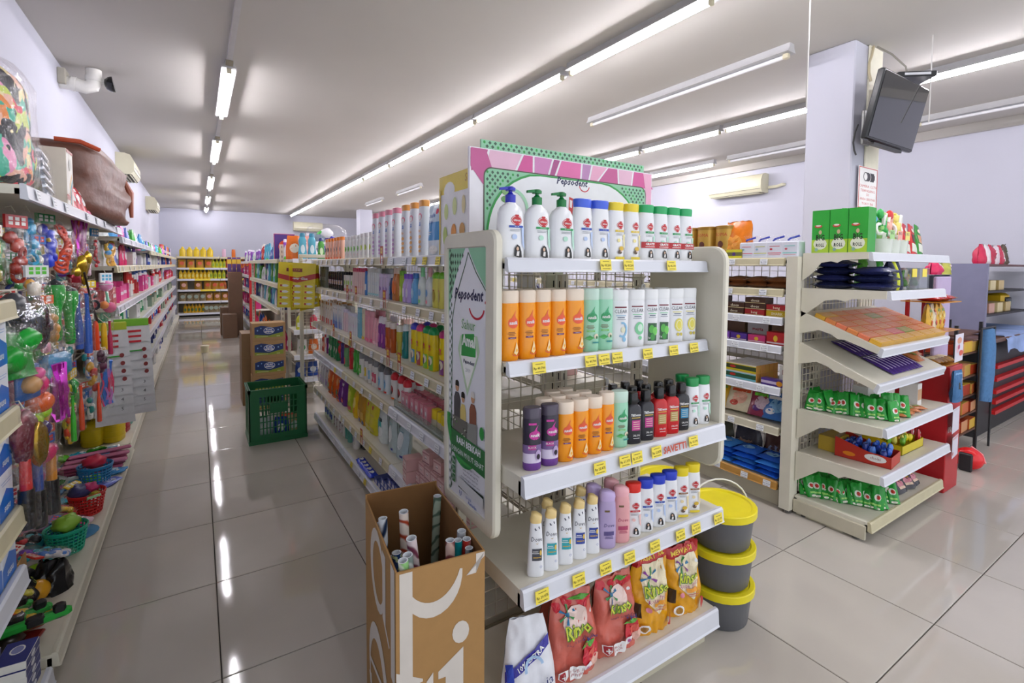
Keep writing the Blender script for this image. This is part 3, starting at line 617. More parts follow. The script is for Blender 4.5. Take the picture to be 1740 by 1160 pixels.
def crest(cx, cy, s_):
    """red oval crest with lettering"""
    return [('ell', cx, cy, .0165 * s_, .0115 * s_, red_l), ('ring', cx, cy, .0148 * s_, .0098 * s_, .0012 * s_, wht, 0, 2 * pi), ('txt', 'Lifebuoy', cx, cy, .0066 * s_, wht, dict(bold=.02, sx=.85)), ('poly', [(cx - .005 * s_, cy + .0085 * s_), (cx - .005 * s_, cy + .0128 * s_), (cx + .005 * s_, cy + .0128 * s_), (cx + .005 * s_, cy + .0085 * s_)], red_l), ('poly', [(cx - .005 * s_, cy - .0128 * s_), (cx - .005 * s_, cy - .0085 * s_), (cx + .005 * s_, cy - .0085 * s_), (cx + .005 * s_, cy - .0128 * s_)], red_l)]
def lady(cx, cy, s_):
    """long dark hair over a face"""
    D = [('poly', [(cx - .011 * s_, cy - .016 * s_), (cx - .009 * s_, cy + .006 * s_), (cx - .002 * s_, cy + .016 * s_), (cx + .006 * s_, cy + .011 * s_), (cx + .012 * s_, cy - .004 * s_), (cx + .0135 * s_, cy - .02 * s_), (cx + .004 * s_, cy - .021 * s_)][::-1], blackh),
            ('ell', cx - .001 * s_, cy + .004 * s_, .0038 * s_, .0055 * s_, skin_), ('poly', [(cx - .005 * s_, cy - .016 * s_), (cx - .003 * s_, cy - .003 * s_), (cx + .004 * s_, cy - .003 * s_), (cx + .003 * s_, cy - .017 * s_)], M('#e8e4e2', .4))]
    return D
def wave(cx, cy, s_, m): return [('poly', [(cx, cy + .03 * s_), (cx + .012 * s_, cy + .034 * s_), (cx + .010 * s_, cy + .008 * s_), (cx + .016 * s_, cy - .03 * s_), (cx + .004 * s_, cy - .012 * s_)], m)]
def lb_deco(colhex, h, w, s_=1., gratis=False, kind='lady'):
    band = M(colhex, .35); pale = M({'#2b4fb0': '#b9cdf0', '#1d9a54': '#b6e5cf', '#e2c52a': '#f3e7a0', '#c2202c': '#f0c4c0', '#8a5a2a': '#ead9a8'}.get(colhex, '#cccccc'), .35)
    x = w * .12; D = crest(x + .002, h * .70, s_ * w / .034) + [('rect', x, h * .585, w * 1.15, h * .04, band), ('txt', 'MILD CARE' if '2b' in colhex else 'ANTI DANDRUFF', x, h * .585, h * .022, wht, dict(sx=.8)),
        ('rect', x - w * .1, h * .53, w * .8, .0014, M('#8f949c', .4)), ('rect', x - w * .14, h * .505, w * .7, .0014, M('#8f949c', .4))] + wave(x + w * .35, h * .36, s_ * w / .04, pale)
    D += [('ell', x - w * .18, h * .40, w * .18, w * .18, pale)]
    D += lady(x + w * .05, h * .16, s_ * w / .042) if kind == 'lady' else [('ell', x + .004, h * .24, w * .28, h * .045, M('#d8b43a', .4)), ('ell', x - .002, h * .17, w * .22, h * .04, M('#5c4a3a', .4)), ('ell', x + .002, h * .19, w * .1, h * .02, skin_), ('rect', x, h * .05, w * 1.1, h * .06, M('#e6cf3e', .35))]
    if gratis: D += [('rect', 0, h * .33, w * 1.85, h * .125, M('#b8262c', .35)), ('txt', 'GRATIS', w * .05, h * .345, h * .062, wht, dict(bold=.03)), ('rect', w * .05, h * .295, w * 1.1, .0016, wht)]
    return D
def pump_head(z, m):
    b = MB().loft([(z, .0155, .0155), (z + .022, .0155, .0155), (z + .024, .011, .011), (z + .030, .0055, .0055), (z + .034, .0055, .0055), (z + .034, .0145, .0145), (z + .042, .015, .015), (z + .046, .010, .010)], m, 14, 2)
    b.add([(-.006, -.008, z + .037), (-.006, .008, z + .037), (-.006, .008, z + .046), (-.006, -.008, z + .046), (-.036, -.004, z + .034), (-.036, .004, z + .034), (-.036, .004, z + .041), (-.036, -.004, z + .041)], [(0, 1, 2, 3), (7, 6, 5, 4), (0, 4, 5, 1), (1, 5, 6, 2), (2, 6, 7, 3), (3, 7, 4, 0)], m); return b.mesh('pump', 40)
def pump_bottle(colhex, capc, rx=.041, h=.155):
    rows = [(0, rx * .94, .024), (.005, rx, .026), (h * .6, rx * .98, .026), (h * .85, rx * .93, .024), (h * .95, rx * .72, .020), (h, rx * .42, .016), (h + .006, .0135, .0135)]
    return bottle('pump_bottle', 'bottle', rows, C_WHITE, deco=lb_deco(colhex, h, rx, 1.0), n=2.5, extra=[('pump', pump_head(h + .004, M(capc, .3)), (0, 0, 0))])
def flat_cap(h, rx, ry, ch): return [(h - .004, rx * .82, ry * .86), (h, rx * .86, ry * .9), (h + ch * .75, rx * .93, ry * .9), (h + ch * .95, rx * .90, ry * .86), (h + ch, rx * .8, ry * .75)]
def shampoo(colhex, capc, rx, ry, h, ch, **k):
    rows = [(0, rx * .9, ry * .92), (.005, rx * .97, ry), (h * .4, rx, ry), (h * .8, rx * .97, ry * .95), (h * .96, rx * .90, ry * .9), (h, rx * .84, ry * .86)]
    return bottle('shampoo_bottle', 'bottle', rows, C_WHITE, flat_cap(h, rx, ry, ch), M(capc, .28), lb_deco(colhex, h, rx, **k), n=2.4)
PB_BLUE = pump_bottle('#2b4fb0', '#2f36b8', .0425, .158); PB_GREEN = pump_bottle('#1d9a54', '#127a3c', .042, .158)
LB_BLUE = shampoo('#2b4fb0', '#3d5fd8', .036, .021, .168, .026); LB_YEL = shampoo('#e2c52a', '#e8d02c', .033, .021, .168, .026, kind='x'); LB_GREEN = shampoo('#1d9a54', '#22a862', .0335, .021, .170, .026, gratis=True)
s_orange = M('#f39a14', .25, var=.02); s_frost = M('#ead9c6', .2); s_green = M('#9fd9bb', .25, var=.02); s_cgreen = M('#c6e2d4', .2)
def tottle(w, d, h, ch, body, capm, deco, n=2.3, name='shampoo_bottle'):
    rows = [(0, w * .90, d * .9), (.004, w * .96, d), (h * .3, w * .96, d), (h * .6, w, d), (h * .9, w, d * .95), (h, w * .97, d * .92)]
    cap = [(h, w * .96, d * .92), (h + .001, w * .985, d * .94), (h + ch - .004, w * 1.0, d * .94), (h + ch, w * .92, d * .85)]
    return bottle(name, 'bottle', rows, body, cap, capm, deco, n=n)
def sun_deco(h, w, leaf, leaf2, small=False, word='sunsilk', low=None):
    x = w * .15; D = [('ell', x, h * .66, w * .62, h * .095, leaf), ('poly', [(x - w * .32, h * .72), (x + w * .32, h * .72), (x + w * .18, h * .80), (x + w * .28, h * .88), (x, h * .80)], leaf2), ('txt', word, x, h * .66, h * .085, wht, dict(bold=.025, sx=.82)),
        ('rect', x - w * .2, h * .50, w * .7, .0016, M('#7d4a1a', .5)), ('rect', x - w * .2, h * .475, w * .85, .0016, M('#7d4a1a', .5)), ('rect', x - w * .2, h * .45, w * .6, .0016, M('#7d4a1a', .5)), ('rect', x - w * .15, h * .40, w * .8, h * .032, low or M('#6c2a5c', .4)), ('txt', 'SHAMPOO', x - w * .15, h * .40, h * .02, wht)]
    return D
orl = M('#e8562e', .3); drop = M('#f6d9a0', .2)
def orange_tottle(w=.0345, h=.165):
    return tottle(w, .021, h, .036, s_orange, s_frost, sun_deco(h, w, orl, M('#e2622c', .35)) + [('poly', [(w * .45 - w * .3, h * .14), (w * .45, h * .10), (w * .45 + w * .28, h * .15), (w * .45 + w * .18, h * .24), (w * .45, h * .33), (w * .45 - w * .16, h * .22)], drop), ('ell', w * .48, h * .18, w * .12, h * .03, M('#f2b03a', .3)), ('ring', w * .42, h * .13, w * .42, h * .05, .0022, M('#cf3d3a', .3), pi, 2 * pi)])
SO = orange_tottle(); SO2 = orange_tottle(.029, .146)
def green_tottle(w=.034, h=.165):
    g2_ = M('#2f9e62', .3); return tottle(w, .021, h, .036, s_green, s_cgreen, sun_deco(h, w, g2_, M('#46b079', .35), low=M('#79c86a', .4)) + [('ell', w * .55, h * .30, w * .25, h * .05, M('#e6d8c0', .3)), ('ell', w * .6, h * .28, w * .12, h * .03, M('#3a6c40', .3)), ('poly', [(-w * .6, h * .26), (-w * .1, h * .32), (w * .3, h * .27), (-w * .1, h * .22)], M('#55b561', .35)), ('rect', w * .5, h * .18, w * .7, h * .03, M('#2a8a8a', .4))])
SG = green_tottle(); SG2 = green_tottle(.030, .146)
def clear_tottle(fruit, dots):
    w, h = .034, .158; D = [('rect', w * .1, h * .865, w * 1.25, .0045, M('#7a2a3a', .35)), ('txt', 'CLEAR', w * .1, h * .775, .0175, M('#5f636b', .3), dict(sx=.9)), ('rect', w * .1, h * .69, w * 1.0, .0024, fruit), ('rect', w * .1, h * .65, w * .7, .0024, M('#3a4f70', .4)), ('rect', w * .1, h * .61, w * .9, .0018, M('#8b93a0', .4))]
    return tottle(w, .020, h, .036, C_WHITE, M('#f0f2f4', .15), D + dots, 2.4)
bl = M('#8ec2e4', .3); lgm = M('#7fd29c', .3); dgm = M('#3c9440', .3); yl = M('#e8dc5a', .3)
CL1 = clear_tottle(bl, [('ring', .008, .062, .018, .026, .007, bl, -2.2, 1.9), ('ell', .010, .062, .007, .01, M('#e7e6c8', .3)), ('ell', .014, .03, .006, .008, bl)])
CL2 = clear_tottle(lgm, [('ell', .010, .062, .016, .022, lgm), ('ell', .012, .064, .009, .013, M('#d6f2e0', .3)), ('ell', .012, .03, .006, .007, lgm)])
CL3 = clear_tottle(lgm, [('rect', .004, .045, .036, .062, M('#2c5c38', .3)), ('ell', .000, .055, .010, .015, M('#56b54c', .25)), ('ell', .014, .048, .010, .015, M('#6fcc58', .25)), ('ell', .004, .028, .009, .012, M('#3f9a44', .25)), ('txt', '3x', -.010, .025, .012, wht)])
CL4 = clear_tottle(yl, [('ell', .010, .062, .016, .024, yl), ('ring', .010, .062, .011, .018, .003, M('#f6f2c0', .3), 0, 6.28), ('ell', .006, .028, .005, .006, M('#c8b84a', .3)), ('ell', .018, .028, .005, .006, M('#c8b84a', .3))])
def grad_tottle():
    w, h = .029, .152; rows = [(0, w * .9, .019), (.004, w * .96, .020), (h * .1, w * .96, .020), (h, w * .97, .019)]
    b = MB(); b.loft([(0, w * .9, .0185), (.003, w * .96, .020), (.022, w * .97, .020)], M('#6d3f92', .25), 20, 2.3, (1, 0)); b.loft([(.022, w * .97, .020), (.05, w * .97, .020)], M('#d9cfe6', .25), 20, 2.3, (0, 0)); b.loft([(.05, w * .97, .020), (.075, w * .98, .020)], M('#7c6296', .25), 20, 2.3, (0, 0))
    b.loft([(.075, w * .98, .020), (.146, w, .019), (h, w * .96, .018)], M('#2a2236', .25), 20, 2.3, (0, 1)); cap = MB().loft([(h, w * .97, .0185), (h + .026, w, .019), (h + .030, w * .9, .016)], M('#4b4354', .15), 20, 2.3)
    pm = M('#c9319a', .3); D = [('ell', .004, h * .68, w * .66, h * .085, pm), ('poly', [(-.004, h * .72), (.012, h * .72), (.009, h * .80), (.014, h * .88), (.004, h * .8)], pm), ('txt', 'sunsilk', .004, h * .68, .013, wht, dict(bold=.025, sx=.8)), ('rect', -.004, h * .9, w * .8, .006, pm), ('rect', -.005, h * .45, w * .8, .014, M('#b0368c', .4)), ('txt', 'BLACK', -.005, h * .45, .008, wht), ('ell', .013, h * .30, .009, .016, M('#b7a2cc', .2)), ('ell', .013, h * .27, .006, .008, M('#241a2c', .2))]
    return Proto('shampoo_bottle', 'bottle', [('bottle_body', b.mesh('grad'), (0, 0, 0)), ('cap', cap.mesh('cap'), (0, 0, 0)), ('label', decals(MB(), D, loft_surf(rows, 2.3)).mesh('label', 0), (0, 0, 0))])
SP = grad_tottle()
def tres(bodyc, lab, txtc='#f0e7c8'):
    w, d, h = .030, .019, .128; rows = [(0, w * .93, d * .93), (.005, w, d), (h * .85, w, d), (h * .93, w * .9, d * .92), (h * .98, w * .6, d * .7), (h, .014, .012)]
    cap = [(h - .001, .0145, .0125), (h + .006, .0165, .0145), (h + .034, .0155, .0135), (h + .037, .013, .011)]
    D = [('txt', 'TRESemme', .004, h * .73, .0105, wht, dict(bold=.03, sx=.82)), ('rect', .004, h * .665, w * 1.1, .0028, M('#d8b24a', .35)), ('rect', .004, h * .475, w * 1.05, h * .26, M(lab, .35))] + [('rect', .004, h * (.56 - .055 * k), w * .75, .0016, M(txtc, .4)) for k in range(4)] + [('txt', 'SALON', .004, h * .22, .009, wht, dict(sx=.8)), ('rect', .004, h * .15, w * .7, .0014, wht)]
    return bottle('shampoo_bottle', 'bottle', rows, M(bodyc, .2), cap, M('#17171a', .2), D, n=3.2)
TR_P = tres('#2b2b33', '#c43a90'); TR_R = tres('#c4181f', '#b79a58'); TR_B = tres('#25262c', '#2a8fc0')
LG3 = shampoo('#1d9a54', '#17924a', .030, .019, .146, .028)
def dove(labm, body=None, capc='#ecd08e', h=.160):
    w, d = .0265, .0175; body = body or C_WHITE
    rows = [(0, w * 1.0, d * .95), (.004, w * 1.04, d), (h * .5, w * .90, d * .95), (h * .85, w * .74, d * .85), (h, w * .66, d * .78)]
    cap = [(h - .002, w * .68, d * .8), (h + .006, w * .72, d * .84), (h + .016, w * .66, d * .78, .002, 0), (h + .025, w * .40, d * .6, -.004, 0), (h + .0275, w * .15, d * .3, -.006, 0)]
    L = M(labm, .3)
    D = [('poly', [(-.006, h * .90), (.010, h * .94), (.012, h * .89), (-.002, h * .86)], M('#2a2f4a', .3)), ('txt', 'Dove', .001, h * .70, .019, M('#2b2c44', .3), dict(shear=.2, sx=.92)), ('poly', [(-.001, h * .63), (.004, h * .625), (.008, h * .64), (.003, h * .61)], M('#c9a84a', .3)), ('rect', .003, h * .42, w * 1.18, h * .22, L), ('rect', .003, h * .37, w * .9, .003, M('#cfa84c', .35)), ('rect', -.002, h * .48, w * .6, .002, wht), ('rect', -.002, h * .45, w * .8, .002, wht), ('ell', .013, h * .46, .0035, .008, M('#e6c35c', .3)), ('ring', .014, h * .20, .0035, .0035, .0008, M('#5c6fb0', .3), 0, 6.28)]
    return bottle('shampoo_bottle', 'bottle', rows, body, cap, M(capc, .3), D, n=2.6)
DV = [dove('#4c4e58'), dove('#38a9b4'), dove('#3c4fa0')]
def wash(colhex, capc, txtc):
    w, d, h = .029, .019, .150; rows = [(0, w * .9, d * .92), (.004, w * .98, d), (h * .4, w, d), (h * .8, w * .95, d * .95), (h * .95, w * .88, d * .9), (h, w * .82, d * .85)]
    cap = [(h, w * .84, d * .86), (h + .012, w * .90, d * .9), (h + .022, w * .86, d * .86, -.001, 0), (h + .030, w * .6, d * .7, -.006, 0), (h + .033, w * .3, d * .4, -.009, 0)]
    D = [('rect', -.004, h * .80, .016, .006, M('#6d5a3a', .4)), ('txt', 'Dove', .003, h * .50, .016, M(txtc, .3), dict(shear=.2)), ('rect', .003, h * .33, w * 1.1, h * .085, M(txtc, .35)), ('rect', .003, h * .26, w * .8, .002, M(txtc, .4)), ('rect', .003, h * .23, w * .9, .002, M(txtc, .4))]
    return bottle('body_wash_bottle', 'bottle', rows, M(colhex, .2), cap, M(capc, .15), D, n=2.3)
WP = wash('#b7a6cf', '#c7b2e2', '#5b4f86'); WK = wash('#e8a9ac', '#f0b3bb', '#b5476a')
LB_S_R = shampoo('#c2202c', '#dc2c22', .028, .018, .148, .028); LB_S_B = shampoo('#2b4fb0', '#2540c4', .030, .018, .148, .028); LB_S_Y = shampoo('#8a5a2a', '#e9d21c', .030, .018, .148, .028, kind='x')
# ---------------------------------------------------------------- shelf 1
w1 = 'on the top display shelf'; z1 = 1.4305
put(PB_BLUE, (.766, 1.21, z1), .0, 'white pump bottle with blue pump head', w1)
put(PB_GREEN, (.860, 1.21, z1), .0, 'white pump bottle with green pump head', w1); put(PB_GREEN, (.953, 1.21, z1), -.05, 'white pump bottle with green pump head', w1)
for x in (1.037, 1.111): put(LB_BLUE, (x, 1.21, z1), -.05, 'flat white bottle with wide blue cap', w1)
for x in (1.182, 1.255): put(LB_YEL, (x, 1.21, z1), -.05, 'white shampoo bottle with yellow cap', w1)
for i, x in enumerate((1.328, 1.399, 1.468, 1.537)): put(LB_GREEN, (x, 1.21, z1), -.1, 'green-capped white bottle with red offer band', w1)
# ---------------------------------------------------------------- shelf 2
w2 = 'on the second display shelf'; z2 = 1.1395
for x in (.756, .829 - .004, .897 - .004, .966 - .004)[:0]: pass
for x in (.7535, .819, .8845, .95, .9 + .1155)[:0]: pass
for i, x in enumerate((.752, .812, .868, .926, .992)): put(SO, (x, 1.19, z2), -.12, 'orange shampoo bottle with clear cap', w2, sc=(.82 if i < 4 else 1, 1, 1))
for x in (1.058, 1.118): put(SG, (x, 1.19, z2), -.5, 'pale green shampoo bottle with clear cap', w2, sc=(.88, 1, 1))
put(CL1, (1.184, 1.19, z2), -.45, 'white bottle with blue droplet picture', w2)
put(CL2, (1.262, 1.19, z2), -.45, 'white bottle with pale green picture', w2)
for x in (1.336, 1.396): put(CL3, (x, 1.19, z2), -.45, 'white bottle with green apple picture', w2, sc=(.86, 1, 1))
for x in (1.466, 1.538): put(CL4, (x, 1.19, z2), -.45, 'white bottle with yellow lemon picture', w2)
for i in range(9): put(SO if i < 5 else CL2, (.76 + i * .09, 1.262, z2), 0, 'orange shampoo bottle' if i < 5 else 'white shampoo bottle', 'at the back of the second display shelf')
# ---------------------------------------------------------------- shelf 3
w3 = 'on the third display shelf'; z3 = .8425
for x in (.781, .842): put(SP, (x, 1.112, z3), -.32, 'black and purple shampoo bottle', w3, sc=(.93, 1, .96))
for x in (.898, .955, 1.01): put(SO2, (x, 1.112, z3), -.32, 'orange shampoo bottle in front', w3, sc=(.92, 1, .96))
put(SO2, (1.062, 1.112, z3), -.32, 'orange bottle beside the pale green one', w3, sc=(.85, 1, .99))
put(SG2, (1.118, 1.112, z3), -.32, 'pale green shampoo bottle beside dark ones', w3, sc=(.95, 1, .97))
for x, y in ((.86, 1.165), (.915, 1.170), (.968, 1.168), (1.018, 1.168), (.935, 1.222), (.988, 1.224)): put(SO2, (x, y, z3), -.32, 'orange shampoo bottle set behind', w3, sc=(.9, 1, .97))
for x in (1.176, 1.236): put(TR_P, (x, 1.11, z3), -.32, 'pink-labelled black bottle in front', w3, sc=(.93, 1, 1))
for x in (1.300, 1.360): put(TR_R, (x, 1.11, z3), -.32, 'red bottle in front', w3, sc=(.95, 1, 1))
put(TR_B, (1.420, 1.115, z3), -.32, 'blue-labelled black bottle in front', w3, sc=(.95, 1, 1))
for x, y in ((1.17, 1.165), (1.232, 1.165), (1.196, 1.222), (1.258, 1.225)): put(TR_P, (x, y, z3), -.32, 'pink-labelled black bottle set behind', w3, sc=(.93, 1, 1))
for x, y in ((1.298, 1.165), (1.36, 1.165), (1.322, 1.22)): put(TR_R, (x, y, z3), -.32, 'red bottle set behind', w3, sc=(.93, 1, 1))
put(TR_B, (1.42, 1.17, z3), -.32, 'blue-labelled black bottle set behind', w3)
for x, y in ((1.484, 1.12), (1.546, 1.12), (1.50, 1.175)): put(LG3, (x, y, z3), -.32, 'white shampoo bottle with green cap', w3, sc=(.93, 1, 1))
# ---------------------------------------------------------------- shelf 4
w4 = 'on the fourth display shelf'; z4 = .5305
for (x, k) in ((.797, 0), (.850, 1), (.904, 1), (.957, 2), (1.010, 2)): put(DV[k], (x, 1.112, z4), -.5, ('slim white bottle with grey label', 'slim white bottle with teal label', 'slim white bottle with blue label')[k], w4, sc=(.9, 1, .97))
put(DV[1], (.875, 1.163, z4), -.5, 'slim white cream-capped bottle set behind', w4, sc=(.9, 1, .97)); put(DV[2], (1.014, 1.172, z4), -.5, 'slim white cream-capped bottle set behind', w4, sc=(.9, 1, .97))
put(WP, (1.069, 1.108, z4), -.5, 'lilac body wash bottle in front', w4); put(WP, (1.062, 1.163, z4), -.5, 'lilac body wash bottle at the back', w4)
put(WK, (1.130, 1.108, z4), -.5, 'pink body wash bottle in front', w4); put(WK, (1.140, 1.163, z4), -.5, 'pink body wash bottle at the back', w4)
put(LB_S_R, (1.188, 1.112, z4), -.5, 'white bottle with bright red cap', w4)
for x in (1.246, 1.306, 1.366): put(LB_S_B, (x, 1.112, z4), -.5, 'white shampoo bottle with blue cap', w4, sc=(.95, 1, 1))
for x in (1.427, 1.490): put(LB_S_Y, (x, 1.112, z4), -.5, 'white shampoo bottle with yellow cap', w4, sc=(.95, 1, 1))
# ---------------------------------------------------------------- standing refill bags
def pouch(w, d, h, mats, deco=(), nu=20, nv=26, lean=0., crump=.012, seed=0, top=.72, name='pouch', cat='bag', bulge=.45, back=None, lift=0.):
    """standing bag: full at the foot, flat crimped seam at the top"""
    def half(v):  # thickness by height
        t = v / h; return d / 2 * (max(0, 1 - t ** 2.2)) ** .75 * (.85 + .15 * min(1, t * 6))
    def wid(v): t = v / h; return w / 2 * (1 - (1 - top) * max(0, (t - .25) / .75) ** 1.4)
    def P(u, v, s_):
        x = u * wid(v); th = half(v) * (1 - abs(u) ** 3.2) ** .6; nn = noise.noise(Vector((x * 22 + seed, v * 14, s_ * 3 + seed))) * crump * (.35 + .65 * min(1, v / h * 1.4)) + noise.noise(Vector((x * 60, v * 30 + seed, s_))) * crump * .5
        return (x + noise.noise(Vector((seed, v * 12, u))) * crump * .5, -s_ * (th + .001) + nn * (1 if abs(u) < .98 else .3) + lean * v, v + noise.noise(Vector((u * 2 + seed, s_, 3))) * crump * .6 * (v / h))
    b = MB()
    for s_ in (1, -1):
        V = [P(-1 + 2 * i / nu, h * j / nv, s_) for j in range(nv + 1) for i in range(nu + 1)]
        F_ = []; 
        for j in range(nv):
            for i in range(nu):
                f = (j * (nu + 1) + i, j * (nu + 1) + i + 1, (j + 1) * (nu + 1) + i + 1, (j + 1) * (nu + 1) + i); F_.append(f if s_ > 0 else f[::-1])
        if isinstance(mats, list):
            for k, (z0, z1, m) in enumerate(mats):
                sel = [f for q, f in enumerate(F_) if z0 <= (q // nu + .5) / nv < z1]
                if sel: b.add(V, sel, m)
        else: b.add(V, F_, mats if s_ > 0 or not back else back)
    foot = [P(-1 + 2 * i / nu, 0, 1) for i in range(nu + 1)] + [P(1 - 2 * i / nu, 0, -1) for i in range(nu + 1)]
    b.add(foot, [tuple(range(len(foot)))[::-1]], mats[0][2] if isinstance(mats, list) else mats)
    parts = [('bag', b.mesh('bag', 60), (0, 0, 0))]
    if deco:
        def sf(u, v, o): q = P(max(-1, min(1, u / wid(v))), min(v, h * .999), 1); return (q[0], q[1] - o * 2.2 - lift, q[2])
        parts.append(('printing', decals(MB(), deco, sf, fine=nu > 10).mesh('print', 0), (0, 0, 0)))
    return Proto(name, cat, parts)
def shape(pts, m): return ('poly', pts, m)
sal = M('#cf6a5c', .18, bump=.25, scale=30, var=.06); straw = M('#c92436', .3); leafg = M('#5aa53a', .35); lime = M('#d8e04a', .3); greenN = M('#2f8a44', .35)
def rinso_deco(kind, h, w):
    D = []
    if kind == 'pink':
        for x, y, r in ((-.055, .93, .016), (-.02, .95, .015), (.02, .94, .017), (.05, .93, .015), (.035, .89, .012)): D.append(('ell', x * w / .18, h * y - .012, r, r * .9, straw))
        D += [shape([(-.02, h * .93), (.02, h * .96), (.055, h * .93), (.02, h * .9)], leafg), ('ell', 0, h * .69, .045, .045, M('#f0d6ce', .3)), ('ell', -.03, h * .79, .006, .006, M('#2476a8', .3))]
        for a_ in range(6): D.append(shape([(-.03, h * .79), (-.03 + .026 * cos(a_ * 1.05 + .2), h * .79 + .026 * sin(a_ * 1.05 + .2)), (-.03 + .026 * cos(a_ * 1.05 + .5), h * .79 + .026 * sin(a_ * 1.05 + .5))], (M('#2476a8', .3), greenN)[a_ % 2]))
        D += [('txt', 'Rinso', .004, h * .60, .052, M('#5c8a2a', .3), dict(bold=.05, sx=.8)), ('txt', 'Rinso', .002, h * .605, .050, lime, dict(bold=.02, sx=.82)), ('txt', 'Korean Strawberry', .006, h * .485, .0125, M('#3b2a52', .4)), ('txt', '+ Molto', .045, h * .455, .016, M('#2a3a80', .4), dict(bold=.02)),
              ('ell', .04, h * .30, .034, .036, straw), ('ell', .05, h * .285, .018, .02, M('#e86a5a', .3)), shape([(.005, h * .40), (.03, h * .44), (.06, h * .43), (.05, h * .39), (.025, h * .385)], leafg), ('ell', .062, h * .20, .02, .018, M('#e8b8a8', .3)), ('ell', .03, h * .18, .016, .014, M('#f2e4ea', .3)), ('ell', .026, h * .185, .005, .005, M('#b85a9a', .3)),
              shape([(-.075, h * .22), (-.04, h * .22), (-.04, h * .13), (-.058, h * .085), (-.075, h * .13)], wht), shape([(-.072, h * .212), (-.043, h * .212), (-.043, h * .135), (-.058, h * .095), (-.072, h * .135)], M('#a62632', .3)), ('rect', -.0575, h * .158, .018, .005, wht), ('rect', -.0575, h * .158, .005, .018, wht),
              ('rect', -.012, h * .155, .052, .036, wht), ('txt', 'PROTEKSI', -.012, h * .18, .0105, M('#a62632', .3)), ('txt', 'ANTI BAU', -.012, h * .14, .0105, M('#a62632', .3)), ('ell', .045, h * .80, .006, .006, wht)]
    else:
        D += [('rect', 0, h * .925, w * .72, h * .095, M('#c02428', .3)), ('txt', kind, 0, h * .925, .022, M('#f2cf4a', .3), dict(bold=.03)), shape([(-.05, h * .87), (.05, h * .87), (.066, h * .45), (.02, h * .22), (-.04, h * .45)], M('#f0e4c4', .25)), ('ell', -.02, h * .72, .006, .006, M('#2476a8', .3))]
        for a_ in range(6): D.append(shape([(-.02, h * .72), (-.02 + .032 * cos(a_ * 1.05 + .2), h * .72 + .032 * sin(a_ * 1.05 + .2)), (-.02 + .032 * cos(a_ * 1.05 + .5), h * .72 + .032 * sin(a_ * 1.05 + .5))], (M('#2476a8', .3), greenN, M('#8a3a9a', .3))[a_ % 3]))
        D += [('txt', 'Rinso', .006, h * .545, .054, M('#5c8a2a', .3), dict(bold=.05, sx=.8)), ('txt', 'Rinso', .004, h * .55, .051, lime, dict(bold=.02, sx=.82)), ('txt', 'Rose Fresh', .01, h * .44, .021, M('#a0307a', .3), dict(shear=.2)), ('rect', .015, h * .385, .05, .013, M('#e69a2a', .3)), ('rect', .02, h * .33, .07, .003, M('#b85a5a', .3)), ('rect', .02, h * .30, .055, .003, M('#b85a5a', .3)),
              ('ell', -.035, h * .35, .009, .009, M('#e08a9a', .3)), ('ell', -.048, h * .12, .020, .018, wht), ('ell', -.048, h * .12, .013, .012, M('#a87a2a', .3)), ('rect', -.075, h * .35, .026, .05, M('#3a2a1c', .3)), ('ell', .062, h * .14, .012, .022, M('#b8342c', .3)), ('ell', .038, h * .79, .007, .007, M('#dfe8f2', .3))]
    return D
gold = M('#e0a01c', .16, bump=.25, scale=30, var=.08)
RP = pouch(.185, .085, .262, sal, rinso_deco('pink', .262, .185), seed=1, crump=.021, name='detergent_bag')
RP2 = pouch(.185, .085, .258, sal, rinso_deco('pink', .258, .185), seed=9, crump=.021, name='detergent_bag')
RG = pouch(.165, .075, .285, [(0, .86, gold), (.86, 1.1, M('#b8262a', .25))], rinso_deco('HEBAT 15%', .285, .175), seed=4, crump=.018, top=.9, name='detergent_bag')
RG2 = pouch(.165, .075, .250, [(0, .86, gold), (.86, 1.1, M('#b8262a', .25))], rinso_deco('MEWAH 28%', .25, .175), seed=14, crump=.018, top=.9, name='detergent_bag')
bgw = M('#e9ebf2', .2, bump=.15, scale=25); dbl = M('#3a36a0', .25)
SH = pouch(.165, .055, .23, bgw, [shape([(-.075 + .015 * i, .074 + .0093 * i), (-.060 + .015 * i, .0833 + .0093 * i), (-.060 + .015 * i, .1113 + .0093 * i), (-.075 + .015 * i, .102 + .0093 * i)], dbl) for i in range(9)] + [('txt', '10% EXTRA', .0, .134, .019, wht, dict(rot=.53, bold=.02)), shape([(-.075, .12), (-.055, .13), (-.05, .085), (-.07, .075)], M('#2f48b8', .3)), ('ring', .01, .11, .03, .035, .008, M('#a9c8ea', .3), .3, 3.4), ('ring', .02, .04, .03, .022, .006, M('#a9c8ea', .3), 3.4, 6.2), ('txt', 'Sahaja', .018, .06, .040, M('#1d2a6c', .3), dict(rot=.35, shear=.2))], seed=21, lean=.18, crump=.007, top=.62, lift=.0045, name='sachet_bag')
w5 = 'on the bottom display shelf'; z5 = .1405
put(SH, (.79, 1.125, z5), -.3, 'small white bag with blue extra banner', w5)
put(RP, (.962, 1.150, z5), -.1, 'crumpled pink strawberry detergent bag', w5); put(RP2, (1.145, 1.155, z5), -.1, 'crumpled pink strawberry detergent bag', w5)
put(RG, (1.315, 1.150, z5), -.15, 'tall yellow detergent bag with red top strip', w5); put(RG2, (1.490, 1.150, z5), -.15, 'shorter yellow detergent bag with red top strip', w5)
put(RP2, (1.03, 1.285, z5), .1, 'pink detergent bag pushed behind the front bags', w5)
